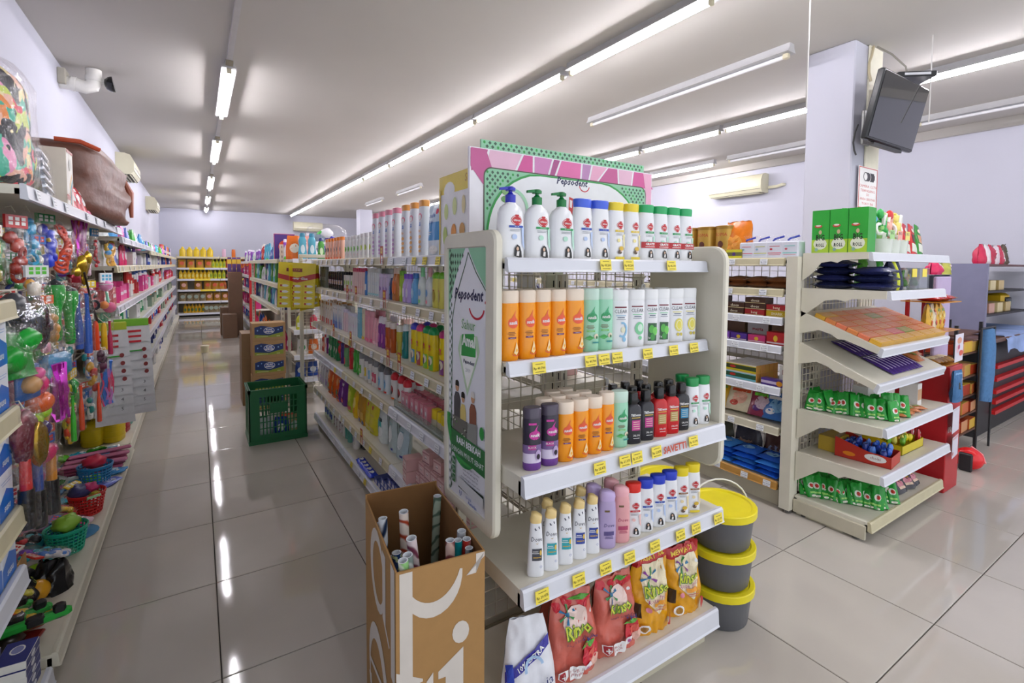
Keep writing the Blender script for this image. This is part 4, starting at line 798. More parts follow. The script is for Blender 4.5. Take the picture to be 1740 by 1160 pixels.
# ---------------------------------------------------------------- buckets
bucketg = M('#5f6166', .45, var=.03); lid_y = M('#e8d81a', .35)
def bucket_proto(r=.122, h=.147):
    b = MB().loft([(0, r * .84, r * .84), (.006, r * .88, r * .88), (h - .02, r * .985, r * .985), (h, r, r)], bucketg, 28)
    l_ = MB().loft([(h - .024, r * 1.035, r * 1.035), (h - .022, r * 1.07, r * 1.07), (h + .004, r * 1.075, r * 1.075), (h + .007, r * 1.05, r * 1.05), (h + .007, r * .93, r * .93), (h + .002, r * .90, r * .90)], lid_y, 28, 2, (0, 1))
    e_ = MB().bbox(r - .004, r + .02, -.012, .012, h - .045, h - .026, bucketg, .003)
    return Proto('lidded_bucket', 'bucket', [('bucket_body', b.mesh('bucket', 50), (0, 0, 0)), ('lid', l_.mesh('lid', 40), (0, 0, 0)), ('handle_lug', e_.mesh('lug', 0), (0, 0, 0))])
BK = bucket_proto(); hp = MB().tube([(.135 * cos(t * pi / 12), .01 + .03 * sin(t * pi / 12), .135 + .095 * sin(t * pi / 12)) for t in range(13)], .0032, M('#e6e6e2', .4), 6)
BKT = Proto('lidded_bucket', 'bucket', BK.parts + [('wire_handle', hp.mesh('bail'), (0, 0, 0))])
hd2 = MB().tube([(.135 * cos(t * pi / 12), -.02 - .02 * sin(t * pi / 12), .13 - .075 * sin(t * pi / 12)) for t in range(13)], .002, M('#c9c9c4', .3, .6), 6)
BKL = Proto('lidded_bucket', 'bucket', BK.parts + [('wire_handle', hd2.mesh('bail'), (0, 0, 0))])
for k, (nm) in enumerate(('bottom', 'middle', 'top')): put(BKT if k == 2 else BKL if k == 0 else BK, (1.764, 1.175, k * .1555 + .0005), -.3, 'grey bucket with yellow lid at the %s of the front stack' % nm, 'right of display')
for k, (nm) in enumerate(('bottom', 'middle', 'top')): put(BK, (1.764, 1.46, k * .1555 + .0005), .4, 'grey bucket with yellow lid at the %s of the rear stack' % nm, 'right of display')
# ================================================================ small goods kit
def C(h, r=.3): return M(h, r)
def gb(h, w, d, body, cap, style='flat', lab=(), n=2.3, ch=None, rough=.22, name='bottle', seg=14, txt=None, cat='bottle'):
    ch = ch or h * .15; H = h - ch; B = C(body, rough); K = C(cap, .28)
    if style == 'tube':   rows = [(0, w * .6, d * .9), (.01, w * .66, d), (H * .4, w * .85, d * .85), (H, w, d * .12)]; rows = [(h * q[0] / H if H else 0, *q[1:]) for q in rows]
    elif style == 'round': rows = [(0, w * .8, d * .8), (.004, w * .95, d * .95), (H * .45, w, d), (H * .75, w * .85, d * .9), (H * .92, w * .5, d * .6), (H, w * .42, d * .5)]
    elif style in ('pump', 'neck'): rows = [(0, w * .9, d * .9), (.004, w, d), (H * .7, w, d), (H * .88, w * .75, d * .85), (H * .97, w * .35, d * .5), (H, w * .33, d * .45)]
    elif style == 'waist': rows = [(0, w * .9, d * .9), (.004, w, d), (H * .3, w * .97, d), (H * .55, w * .78, d * .85), (H * .85, w * .9, d * .9), (H, w * .6, d * .7)]
    else: rows = [(0, w * .93, d * .93), (.004, w, d), (H * .85, w * .97, d * .97), (H, w * .85, d * .88)]
    kr = min(w, d) * .98
    cp = {'flat': [(H, w * .86, d * .88), (H + .001, w * .92, d * .92), (h - .002, w * .9, d * .9), (h, w * .8, d * .8)], 'dome': [(H, w * .98, d * .98), (H + ch * .3, w * 1.05, d * 1.05), (H + ch * .7, w * .85, d * .85), (h - ch * .05, w * .4, d * .4), (h, w * .15, d * .15)],
          'round': [(H, w * .45, kr * .6), (H + .001, w * .55, kr * .7), (h, w * .5, kr * .62)], 'neck': [(H, w * .36, kr * .5), (h, w * .34, kr * .45)], 'waist': [(H, w * .62, d * .72), (H + ch * .6, w * .62, d * .72), (h, w * .45, d * .55)],
          'pump': [(H, w * .38, kr * .5), (H + ch * .3, w * .38, kr * .5), (H + ch * .32, w * .12, kr * .2), (H + ch * .8, w * .12, kr * .2), (H + ch * .81, w * .5, kr * .45), (h, w * .4, kr * .4)], 'tube': [(0, w * .55, d * .8), (h * .12, w * .62, d * .92), (h * .121, w * .3, d * .3)]}[style]
    if style == 'tube': rows = [(h * .122 + q[0] * .878, *q[1:]) for q in rows]
    deco = []
    for L in lab:
        k = L[0]
        if k == 'b': deco.append(('rect', 0, H * L[1], w * 1.75, H * L[2], C(L[3])))
        elif k == 'e': deco.append(('ell', w * (L[5] if len(L) > 5 else 0), H * L[1], w * L[2], H * L[3], C(L[4])))
        elif k == 't': deco.append(('txt', L[1], 0, H * L[2], L[3], C(L[4]), dict(bold=.02, sx=.85)))
        elif k == 'l':
            for q in range(L[2]): deco.append(('rect', 0, H * (L[1] - .05 * q), w * (1.0 - .2 * (q % 2)), .0016, C(L[3])))
    parts = [('bottle_body', MB().loft(rows, B, seg, n).mesh('b', 40), (0, 0, 0)), ('cap', MB().loft(cp, K, seg, n if style in ('flat', 'dome', 'waist', 'tube') else 2).mesh('c', 40), (0, 0, 0))]
    if deco: parts.append(('label', decals(MB(), deco, loft_surf(rows, n), .0005).mesh('l', 0), (0, 0, 0)))
    return Proto(name, cat, parts)
def box_p(w, d, h, side_, front=None, top=None, lab=(), name='carton', cat='box'):
    """small printed carton; front faces -y"""
    b = MB().bbox(-w / 2, w / 2, -d / 2, d / 2, 0, h, C(side_, .4), .0012); D = []
    if front: D.append(('rect', 0, h / 2, w * .97, h * .96, C(front, .35)))
    for L in lab:
        k = L[0]
        if k == 'b': D.append(('rect', 0, h * L[1], w * .97, h * L[2], C(L[3])))
        elif k == 'e': D.append(('ell', w * (L[5] if len(L) > 5 else 0), h * L[1], w * L[2], h * L[3], C(L[4])))
        elif k == 't': D.append(('txt', L[1], (L[5] * w if len(L) > 5 else 0), h * L[2], L[3], C(L[4]), dict(bold=.02)))
        elif k == 'l':
            for q in range(L[2]): D.append(('rect', 0, h * (L[1] - .06 * q), w * (.7 - .12 * (q % 2)), .0018, C(L[3])))
        elif k == 'p': D.append(('poly', [(w * a_, h * c_) for a_, c_ in L[1]], C(L[2])))
    parts = [('box_body', b.mesh('box', 0), (0, 0, 0))]; m = decals(MB(), D, flat_front(-d / 2)) if D else MB()
    if top: m.box(-w / 2 * .97, w / 2 * .97, -d / 2 * .97, d / 2 * .97, h, h + .0004, C(top, .35))
    if m.f: parts.append(('printing', m.mesh('print', 0), (0, 0, 0)))
    return Proto(name, cat, parts)
def pack(w, d, h, base, deco=(), seed=0, name='packet', cat='packet', top=.8, crump=.006, rough=.25, nu=8, nv=9, mats=None, lean=0):
    return pouch(w, d, h, mats or M(base, rough, bump=.1, scale=40, var=.08), deco, nu=nu, nv=nv, seed=seed, crump=crump, top=top, name=name, cat=cat, lean=lean)
def flatpack(w, L, t, base, deco=(), seed=0, name='packet', cat='packet', rough=.22):
    """pillow packet lying on its back: L along y, printed on top"""
    nu, nv = 6, 8; mt = M(base, rough, bump=.12, scale=40, var=.08)
    def P(u, v, s_):
        th = t / 2 * (max(0, 1 - abs(2 * v - 1) ** 3) ** .7) * (1 - abs(u) ** 3) ** .6
        nn = noise.noise(Vector((u * 3 + seed, v * 5, s_))) * t * .18
        return (u * w / 2 * (1 - .05 * sin(v * pi)), (v - .5) * L, t / 2 + (th + nn if s_ > 0 else -th * .99))
    b = MB()
    for s_ in (1, -1):
        V = [P(-1 + 2 * i / nu, j / nv, s_) for j in range(nv + 1) for i in range(nu + 1)]
        F_ = [(j * (nu + 1) + i, j * (nu + 1) + i + 1, (j + 1) * (nu + 1) + i + 1, (j + 1) * (nu + 1) + i) for j in range(nv) for i in range(nu)]
        b.add(V, F_ if s_ > 0 else [f[::-1] for f in F_], mt)
    parts = [('packet_body', b.mesh('packet', 60), (0, 0, 0))]
    if deco: parts.append(('printing', decals(MB(), deco, lambda u, v, o: (lambda q: (q[0], q[1], q[2] + o + .0012))(P(max(-1, min(1, 2 * u / w)), max(0, min(1, v / L + .5)), 1))).mesh('print', 0), (0, 0, 0)))
    return Proto(name, cat, parts)
def run(p, x, z, y0, y1, n, desc, where, rz=-pi / 2, way='from the near end', back=0, jit=.004, sc=None, group=None, dx=.07, ry=.08):
    """n copies in line between y0 and y1"""
    for i in range(n):
        y = y0 + (y1 - y0) * (i + .5) / n
        put(p, (x + random.uniform(-jit, jit), y, z + .0005), rz + random.uniform(-ry, ry), desc, where, way, group, sc=sc)
    for k in range(back):
        for i in range(n):
            y = y0 + (y1 - y0) * (i + .5) / n
            put(p, (x + (dx if abs(rz + pi / 2) < 1 else -dx) * (k + 1), y, z + .0005), rz, desc + ' behind', where, way, group, sc=sc)
# ---------------------------------------------------------------- top shelf of the long gondola
T = LV[0] + .0; X = .915; wt = 'on the long gondola top shelf'
def rainbow(col, capc): return gb(.268, .038, .024, '#e9ecf5', capc, 'flat', [('e', .80, .62, .07, '#e884a0', .1), ('e', .785, .42, .05, '#f4f4f8', .1), ('e', .67, .2, .02, '#5b86d0', .1), ('e', .63, .28, .02, '#5b86d0', .1), ('t', 'Baby', .52, .017, col), ('e', .40, .4, .035, col, .1), ('e', .30, .42, .035, col, .1), ('e', .20, .42, .035, col, .1), ('e', .12, .36, .03, col, .1)], n=3, ch=.03, rough=.35, name='powder_bottle')
RBO = rainbow('#f0b050', '#f0a552'); RBP = rainbow('#c99ad8', '#e58fa6')
pb = box_p(.40, .035, .335, '#e2c834', '#f2f2f4', None, [('b', .88, .22, '#ecd23c'), ('e', .80, .13, .11, '#f4f4f6', -.25), ('t', 'Sirup', .9, .045, '#c99a28', .22), ('e', .55, .05, .10, '#cfe08a', -.32), ('e', .60, .05, .11, '#d8e49a', -.12), ('e', .60, .04, .11, '#e8d9a0', .08), ('e', .28, .06, .11, '#e8952a', -.14), ('e', .30, .06, .09, '#d8a04a', .05), ('t', 'TAJIN', .22, .02, '#8a4a2a', .05), ('e', .25, .05, .12, '#b9cf6a', -.34), ('p', [(-.485, .02), (-.46, .02), (-.44, .82), (-.485, .86)], '#d9ba2c')], 'display_board', 'sign board')
put(pb, (.90, 1.765, T), -pi / 2, 'yellow and white promotional board with bottle pictures', wt)
ZW = pouch(.15, .05, .235, [(0, .3, C('#dfe9f4')), (.3, .66, C('#4b9ad8')), (.66, 1.1, C('#c7dcf0'))], [('txt', 'cuddle', -.02, .185, .03, C('#3a6fc0'), dict(bold=.02)), ('txt', 'baby', -.02, .155, .026, C('#3a6fc0')), ('ell', .035, .20, .012, .012, C('#d8486a')), ('rect', -.03, .11, .05, .003, wht), ('rect', -.03, .10, .045, .003, wht), ('ell', .02, .03, .04, .02, wht)], seed=33, crump=.006, top=.95, name='refill_bag')
put(ZW, (.91, 2.055, T), -pi / 2, 'big light blue refill bag with white clouds', wt)
run(RBO, X, T, 2.15, 2.50, 3, 'large white powder bottle with orange cap', wt, jit=.002)
run(RBP, X, T, 2.53, 3.00, 4, 'large white powder bottle with pink cap', wt, jit=.002)
run(gb(.165, .030, .018, '#eef0ee', '#f1f2f4', 'flat', [('e', .52, .7, .13, '#b9cf2c'), ('l', .3, 3, '#7d86b8')], name='lotion_bottle'), X, T, 2.912, 3.295, 4, 'white lotion bottle with yellow-green label', wt)
run(gb(.160, .030, .018, '#eef0ee', '#f1f2f4', 'flat', [('e', .52, .75, .14, '#6cc22c'), ('e', .5, .2, .04, '#2a2a2a', .2), ('l', .25, 2, '#d85a7a')], name='lotion_bottle'), X, T, 3.295, 3.668, 5, 'white lotion bottle with bright green label', wt)
run(gb(.17, .032, .02, '#f0b8a0', '#f08a2a', 'flat', [('e', .55, .6, .12, '#201a18'), ('e', .35, .4, .08, '#e8cfc0'), ('b', .08, .12, '#e8642a')], name='lotion_bottle'), X, T, 3.738, 4.317, 6, 'peach bottle with orange cap and dark picture', wt)
# level 2
Z = LV[1]; w_ = 'on the long gondola second shelf'; X = .93
run(gb(.165, .030, .02, '#e4dc6a', '#7cc83a', 'dome', [('e', .4, .5, .2, '#b5a238'), ('t', 'kids', .6, .012, '#c03a2a')], ch=.03), X, Z, 2.005, 2.129, 2, 'yellow bottle with round lime cap', w_, back=1)
run(gb(.185, .032, .022, '#dfe6ea', '#f0b6c4', 'neck', [('e', .45, .45, .13, '#6aa6d8'), ('e', .15, .35, .07, '#f08aa0')], ch=.045), X, Z, 2.142, 2.220, 1, 'clear bottle with pink cap', w_)
run(gb(.185, .032, .022, '#dfe9e4', '#8adca0', 'neck', [('e', .45, .45, .13, '#6aa6d8'), ('e', .15, .35, .07, '#7ad888')], ch=.045), X, Z, 2.220, 2.294, 1, 'clear bottle with mint cap', w_)
run(gb(.155, .034, .024, '#6aaee2', '#3f7fd2', 'round', [('e', .42, .55, .2, '#9fd0ee'), ('l', .5, 3, '#e8f2fa')], ch=.026), X, Z, 2.317, 2.397, 1, 'round blue bottle with blue cap', w_)
run(gb(.150, .032, .024, '#c0a8e6', '#8a5ad8', 'round', [('e', .42, .55, .2, '#e6dcf6')], ch=.026), X, Z, 2.397, 2.516, 2, 'round lilac bottle with purple cap', w_)
run(gb(.165, .020, .018, '#a8cc3a', '#7cc23a', 'flat', [('e', .4, .6, .2, '#e0e27a')]), X, Z, 2.525, 2.580, 1, 'narrow lime green bottle', w_)
run(gb(.18, .028, .022, '#c87a3a', '#eed6c8', 'round', [('e', .5, .6, .25, '#e87a2a'), ('p',)][:1], ch=.032), X, Z, 2.580, 2.675, 2, 'amber oil bottle with pale cap', w_)
run(gb(.145, .028, .02, '#243a70', '#dfe3ec', 'round', [('e', .45, .4, .2, '#5a8ac8')]), X, Z, 2.675, 2.745, 1, 'dark blue bottle with white cap', w_)
run(gb(.145, .03, .02, '#cfc2e4', '#d8ccec', 'flat', [('e', .45, .5, .12, '#7a5ab0')]), X, Z, 2.745, 2.917, 3, 'lilac lotion bottle', w_)
run(gb(.175, .03, .018, '#e8e2ee', '#a69c9a', 'flat', [('e', .45, .3, .12, '#8a6ab0')]), X + .07, Z, 2.704, 2.894, 2, 'pale bottle with grey cap standing behind', w_)
run(gb(.175, .028, .018, '#dfe9ee', '#e9eef2', 'flat', [('l', .6, 3, '#7aa6c8'), ('b', .1, .06, '#8ad0d8')]), X, Z, 2.928, 3.158, 5, 'very pale blue tall bottle', w_, back=1)
run(gb(.155, .024, .018, '#4a8ed8', '#2f7ad0', 'flat', [('b', .4, .3, '#e9eef4')]), X, Z, 3.171, 3.223, 1, 'white bottle with blue cap', w_)
run(gb(.175, .026, .018, '#efd8d8', '#d8527a', 'flat', [('l', .6, 4, '#c87a90'), ('e', .3, .3, .06, '#e09aa8')]), X, Z, 3.237, 3.510, 6, 'pale pink bottle with rose cap', w_)
run(box_p(.05, .03, .12, '#e8eae4', '#eef0ee', None, [('e', .55, .35, .15, '#8ac83a'), ('b', .12, .16, '#d85a8a')]), X, Z, 3.526, 3.756, 4, 'small white carton with green and pink print', w_)
run(gb(.14, .024, .018, '#1c1a20', '#121114', 'flat', [('b', .5, .3, '#b8a8b0'), ('e', .5, .3, .08, '#d8b04a'), ('e', .25, .2, .05, '#8a3a5a')]), X, Z, 3.791, 4.302, 7, 'small black bottle with pale label', w_, back=1)
run(gb(.18, .03, .02, '#7b8078', '#5c625e', 'flat', [('b', .5, .2, '#9aa09a')]), X, Z, 4.346, 4.630, 3, 'murky grey clear bottle', w_)
# level 3
Z = LV[2]; w_ = 'on the long gondola third shelf'
kc = ['#c02a7a', '#1fa05a', '#1f9a58', '#e0408a', '#4a4ad0']; kb = ['#8a4a8a', '#7ac04a', '#8aca3a', '#b0525a', '#5aa0c0']
for i in range(5):
    k_ = gb(.205, .031, .022, '#ecd21c', kc[i], 'dome', [('b', .22, .40, kb[i]), ('e', .28, .6, .12, '#e8e0c8', .1), ('e', .22, .35, .1, '#3a3a4a', -.2), ('t', 'kids', .60, .018, '#d83a2a'), ('e', .68, .3, .04, '#d83a2a')], ch=.035, name='kids_shampoo_bottle')
    y0 = (1.975, 2.095, 2.163, 2.249, 2.325)[i]
    put(k_, (.93, y0 + .04, Z + .0005), -pi / 2, 'yellow cartoon-free bottle with %s dome cap' % ('magenta', 'green', 'green', 'pink', 'blue')[i] if 0 else 'yellow kids shampoo with %s dome cap' % ('magenta', 'green', 'green', 'pink', 'blue')[i], w_, 'from the near end')
    put(k_, (.995, y0 + .04, Z + .0005), -pi / 2, 'yellow kids shampoo in the row behind', w_, 'from the near end')
run(gb(.185, .028, .02, '#d9dec8', '#e9ebe2', 'flat', [('l', .6, 3, '#8a9a8a')]), X, Z, 2.365, 2.447, 1, 'cream flat lotion bottle', w_)
run(gb(.18, .028, .022, '#1f7a78', '#dfe8ee', 'waist', [('e', .45, .5, .15, '#5aa8b0')], ch=.035), X, Z, 2.456, 2.552, 1, 'teal bottle with white cap', w_, back=1)
run(gb(.165, .026, .02, '#cdbf4a', '#f0efe2', 'flat', [('e', .4, .6, .22, '#a89a3a')], ch=.035), X, Z, 2.552, 2.646, 1, 'yellow oil bottle with cream cap', w_, back=2)
run(gb(.170, .026, .02, '#b8541c', '#f0e6e0', 'flat', [('e', .4, .6, .2, '#d8742a')], ch=.035), X, Z, 2.655, 2.828, 2, 'amber bottle with white cap', w_)
run(gb(.185, .026, .02, '#8a3a9a', '#e9e4ee', 'waist', [('e', .4, .6, .2, '#c060b0')], ch=.04), X, Z, 2.839, 2.951, 2, 'purple bottle with white cap', w_, back=1)
run(gb(.165, .030, .02, '#f0b0c2', '#f4c8d4', 'tube', [('t', 'milk', .6, .014, '#d0487a')]), X, Z, 2.928, 3.082, 2, 'pink lotion tube', w_)
run(gb(.200, .028, .018, '#e9a2b4', '#f0a8b8', 'flat', [('l', .7, 3, '#c83a6a'), ('b', .1, .1, '#e0508a')]), X, Z, 3.082, 3.223, 3, 'tall pink carton-like bottle', w_, back=1)
run(gb(.205, .028, .016, '#e9e4c4', '#e4dfc8', 'flat', [('l', .8, 7, '#6a6a4a'), ('b', .08, .1, '#e0c02a')]), X, Z, 3.237, 3.305, 1, 'tall cream bottle with dark lines', w_)
run(gb(.205, .028, .016, '#74bcd8', '#8ccbe0', 'flat', [('l', .7, 3, '#e4f2f8')]), X, Z, 3.319, 3.405, 2, 'tall sky blue bottle', w_)
run(gb(.155, .024, .016, '#e6e8f0', '#d8dcf0', 'flat', [('e', .5, .3, .1, '#c0a0c0')]), X, Z, 3.420, 3.671, 6, 'small white lotion bottle', w_, back=1)
run(gb(.165, .028, .016, '#eed8e2', '#dcd8f0', 'flat', [('e', .5, .3, .1, '#c07aa0')]), X, Z, 3.688, 3.808, 2, 'small pale pink lotion bottle', w_)
run(box_p(.045, .035, .175, '#e8ecf2', '#f0f2f6', None, [('b', .15, .3, '#2a6ac8'), ('p', [(-.4, .3), (.4, .3), (0, .7)], '#4a9ad8'), ('e', .85, .12, .03, '#4a2a3a')], 'lotion_carton'), X, Z, 3.826, 4.112, 5, 'white and blue upright carton', w_, back=1)
run(box_p(.045, .035, .185, '#efe8e2', '#f4f2ee', None, [('b', .13, .24, '#d0302a'), ('b', .93, .12, '#c8843a'), ('e', .7, .12, .06, '#6a2a1a')], 'lotion_carton'), X, Z, 4.132, 4.630, 6, 'white and red upright carton with orange top', w_, back=1)
run(gb(.19, .03, .02, '#6a4a2a', '#c08a4a', 'flat', []), X + .08, Z, 3.899, 4.532, 4, 'brown bottle standing at the back', w_)
# level 4
Z = LV[3]; w_ = 'on the long gondola fourth shelf'
run(gb(.085, .027, .022, '#c9bea6', '#f0d42a', 'flat', [], ch=.045, n=4, name='jar', cat='jar'), X - .005, Z, 1.954, 2.126, 3, 'small jar with square yellow lid', w_, back=1)
run(box_p(.046, .046, .088, '#e48a9c', '#e9a4b2', None, [('e', .55, .22, .14, '#f6eef0'), ('e', .4, .08, .09, '#b0a0b0'), ('b', .95, .06, '#d8607a')], 'soap_carton'), X - .005, Z, 2.126, 2.507, 6, 'small pink soap carton', w_, back=1)
cl = film('#dfe6e6', .45, .7, 6., .1); b = MB().box(0, .002, 0, .62, 0, .045, cl); tag(link('shelf_divider', b.mesh('div', 0), None, (.868, 1.9, Z + .001)), 'clear plastic shelf edge guard in front of pink cartons', 'shelf guard')
run(gb(.150, .030, .022, '#e9e6e4', '#d8283a', 'dome', [('e', .5, .6, .22, '#a8202a'), ('e', .35, .3, .1, '#201a1a'), ('b', .06, .09, '#e0681c')], ch=.04, name='roll_on_bottle'), X, Z, 2.430, 2.724, 3, 'white bottle with red dome cap', w_, back=1)
run(gb(.160, .030, .022, '#dfe8ee', '#6a6c72', 'dome', [('e', .5, .6, .25, '#6ab0dc'), ('t', 'men', .6, .014, '#2a3a8a'), ('b', .1, .1, '#d8403a')], ch=.045), X, Z, 2.755, 2.951, 2, 'white spray can with grey dome cap', w_, back=1)
for i, c_ in enumerate(('#d8607a', '#8ab8d8', '#e8d04a', '#6ab04a')):
    run(gb(.165, .024, .024, '#e8e6e2', '#8c8e92', 'flat', [('b', .45, .45, c_), ('e', .4, .3, .1, '#f0f0f0'), ('t', 'spray', .75, .01, '#3a3a6a')], n=2, ch=.04, name='spray_can'), X, Z, 2.974 + i * .10, 2.974 + i * .10 + .09, 1 if i else 2, 'spray can with grey cap and %s band' % ('pink', 'light blue', 'yellow', 'green')[i], w_)
run(gb(.175, .032, .022, '#3fae3c', '#2f9a38', 'waist', [('e', .4, .5, .2, '#8ad06a')]), X, Z, 3.362, 3.542, 2, 'bright green waisted bottle', w_)
run(gb(.155, .026, .02, '#c42a30', '#d8303a', 'flat', [('e', .4, .5, .2, '#e88a8a')]), X, Z, 3.557, 3.671, 1, 'red bottle beside the green ones', w_)
run(gb(.165, .028, .02, '#6aa870', '#8a2a3a', 'flat', [('e', .3, .6, .2, '#d84a4a')]), X, Z, 3.671, 3.791, 1, 'grey-green bottle with dark red cap', w_)
run(gb(.155, .026, .02, '#4a2a8a', '#4a2a8a', 'flat', [('e', .5, .5, .2, '#8a6ac8')]), X, Z, 3.791, 3.918, 1, 'dark purple bottle', w_)
run(gb(.160, .026, .02, '#c8202c', '#c8202c', 'flat', [('e', .5, .5, .2, '#f0b0b0')]), X, Z, 3.918, 4.052, 1, 'plain red bottle further along', w_)
run(gb(.185, .034, .024, '#1f7a44', '#1f8a4c', 'waist', [('e', .5, .4, .15, '#dfe8e0')]), X, Z, 3.95, 4.29, 4, 'dark green bottle', w_, back=1)
for i, c_ in enumerate(('#7a2a7a', '#e8e4e4', '#e0763a', '#c02a3a')):
    run(gb(.16 - i * .004, .026, .02, c_, ('#e8e8ec', '#c8202c', '#e8e8ec', '#d8d8dc', '#c0302c')[i], 'flat', [('e', .5, .6, .2, ('#d04a5a', '#d0303a', '#f0d0a0', '#f0e0d0', '#a82a3a')[i])]), X, Z, 4.335 + i * .05, 4.335 + i * .05 + .045, 1, '%s small bottle near the far end' % ('purple', 'white', 'orange', 'red', 'beige')[i], w_)
# level 5 refill bags and cartons
Z = LV[4]; w_ = 'on the long gondola fifth shelf'; X = .945
PKB = box_p(.068, .085, .062, '#dcb0ae', '#e6c4c2', None, [('e', .5, .16, .16, '#f2e4e2'), ('b', .85, .12, '#c48a8c'), ('b', .15, .1, '#a86a70'), ('t', 'soap', .5, .012, '#8a3a4a')], 'soap_carton')
for k, n_ in ((0, 8), (1, 7)):
    for i in range(n_): put(PKB, (.93, 1.72 + i * .075 + .02 * k, Z + .0005 + k * .063), -pi / 2, 'pale pink soap carton, %s' % ('bottom layer', 'second layer')[k], w_, 'from the near end')
for i in range(3): put(PKB, (.94, 1.90 + i * .13, Z + .0005 + 2 * .063), -pi / 2 + .1, 'pale pink soap carton, top layer', w_, 'from the near end')
for i in range(2): put(PKB, (.885, 2.29 + i * .0, Z + .0005 + i * .063), -pi / 2 - .1, 'pink soap carton standing forward', w_, 'from the bottom')
G = lambda *a, **k: pack(*a, **k)
run(G(.13, .06, .22, '#bcd4dc', [('ell', 0, .1, .035, .05, C('#e6f0f4')), ('rect', .03, .02, .03, .012, C('#2a3a9a')), ('rect', 0, .15, .06, .004, C('#4a8a9a'))], 41, name='refill_pouch', lean=.1), X, Z, 2.535, 2.664, 1, 'pale blue refill bag leaning over', w_)
run(G(.13, .06, .24, '#c6d8da', [('ell', 0, .1, .035, .05, C('#eaf2f2')), ('rect', .03, .02, .03, .012, C('#2a3a9a')), ('rect', 0, .16, .06, .005, C('#6aa6a8'))], 42, name='refill_pouch'), X, Z, 2.673, 2.804, 1, 'pale blue refill bag upright', w_, back=1)
run(G(.14, .07, .24, '#dfe9e9', [('ell', -.01, .10, .045, .045, C('#35b0ae')), ('ell', .02, .07, .03, .03, C('#eaf0f0')), ('rect', .01, .14, .06, .02, C('#2a4a4c')), ('rect', 0, .21, .10, .03, C('#2a5a5a'))], 43, name='refill_pouch'), X, Z, 2.825, 3.002, 1, 'white and teal refill bag', w_, back=1)
run(G(.14, .07, .24, '#dcd23a', [('ell', .01, .17, .01, .014, C('#c8402a')), ('txt', 'Sunlight', 0, .12, .022, C('#b89a1c')), ('rect', 0, .03, .08, .03, C('#c8bc28'))], 44, name='refill_pouch', top=.95), X, Z, 3.026, 3.239, 2, 'wide yellow refill bag', w_)
run(G(.13, .07, .25, '#c8921c', [('rect', 0, .06, .07, .05, C('#e0b43a')), ('rect', .0, .2, .07, .02, C('#e8d8a8')), ('ell', .02, .02, .02, .015, C('#2a4a8a'))], 45, name='refill_pouch'), X, Z, 3.252, 3.419, 2, 'golden brown refill bag', w_, back=1)
run(G(.10, .06, .19, '#ecc41c', [('ell', 0, .1, .03, .04, C('#f0e07a')), ('ell', 0, .05, .025, .02, C('#e89a2a'))], 46, name='refill_pouch'), X - .01, Z, 3.419, 3.555, 1, 'small bright yellow refill bag', w_)
run(G(.13, .07, .24, '#a8c22a', [('ell', 0, .12, .035, .05, C('#dce45a')), ('rect', .0, .03, .08, .03, C('#c83a2a'))], 47, name='refill_pouch'), X, Z, 3.555, 3.733, 1, 'lime green refill bag', w_)
run(G(.13, .07, .22, '#6a2a8a', [('ell', .0, .1, .03, .04, C('#b87ad0')), ('ell', .0, .04, .03, .02, C('#d83a4a')), ('rect', 0, .16, .06, .02, C('#d8d0e0'))], 48, name='refill_pouch'), X, Z, 3.767, 4.021, 2, 'purple refill bag', w_)
run(G(.16, .08, .245, '#e0601c', [('ell', .0, .07, .03, .02, C('#2a8a4a')), ('ell', .0, .15, .03, .03, C('#f09a4a')), ('rect', 0, .03, .08, .02, C('#5a3a1a'))], 49, name='refill_pouch'), X, Z, 3.909, 4.350, 3, 'orange refill bag', w_, back=1)
run(G(.13, .06, .23, '#d4d4d6', [('ell', .0, .06, .03, .03, C('#8a6ab0')), ('rect', 0, .16, .06, .02, C('#5a5a70')), ('ell', 0, .11, .012, .012, C('#3a3a4a'))], 50, name='refill_pouch'), X, Z, 4.350, 4.807, 4, 'whitish refill bag with small print', w_)
# level 6 base
Z = LV[5]; w_ = 'on the long gondola bottom shelf'
TPB = box_p(.05, .19, .042, '#263a86', '#2a46a8', '#2b3f8e', [('e', .5, .3, .3, '#c8c8d4', .2), ('b', .1, .2, '#d8dce8')], 'toothpaste_carton')
for k in range(3):
    for i in range(11 - k * 3): put(TPB, (.965, 2.28 + i * .058 + k * .05, Z + .0005 + k * .043), -pi / 2, 'blue toothpaste carton, %s' % ('bottom layer', 'second layer', 'top layer')[k], w_, 'from the near end')
run(flatpack(.10, .06, .03, '#2f4ad0', [('ell', 0, 0, .02, .015, wht)], 3), .885, Z, 2.95, 3.25, 5, 'small shiny blue sachet along the edge', w_)
run(gb(.20, .036, .026, '#e4e2de', '#e0981c', 'flat', [('b', .45, .4, '#c8c6c2'), ('e', .5, .5, .15, '#7a7ac0'), ('l', .4, 4, '#8a8a9a')], ch=.06), .93, Z, 3.435, 3.589, 1, 'white bottle with tall orange cap', w_)
run(gb(.21, .05, .035, '#5c5a56', '#6c6a66', 'flat', []), .99, Z, 3.411, 3.816, 3, 'dark smoky bottle standing at the back', w_)
run(gb(.17, .028, .02, '#6ab0a0', '#c8cac4', 'flat', [('b', .4, .4, '#3f9a8a')]), .93, Z, 3.621, 3.791, 2, 'pale teal bottle', w_)
run(gb(.19, .03, .022, '#dcdad8', '#2a2620', 'flat', [('e', .7, .3, .06, '#7a2a2a'), ('e', .5, .3, .06, '#6a2a2a', .3), ('e', .3, .3, .06, '#7a2a2a', -.2), ('e', .15, .3, .05, '#7a2a2a', .2)], ch=.03), .93, Z, 3.791, 4.132, 4, 'white spotted bottle with black cap', w_, back=1)
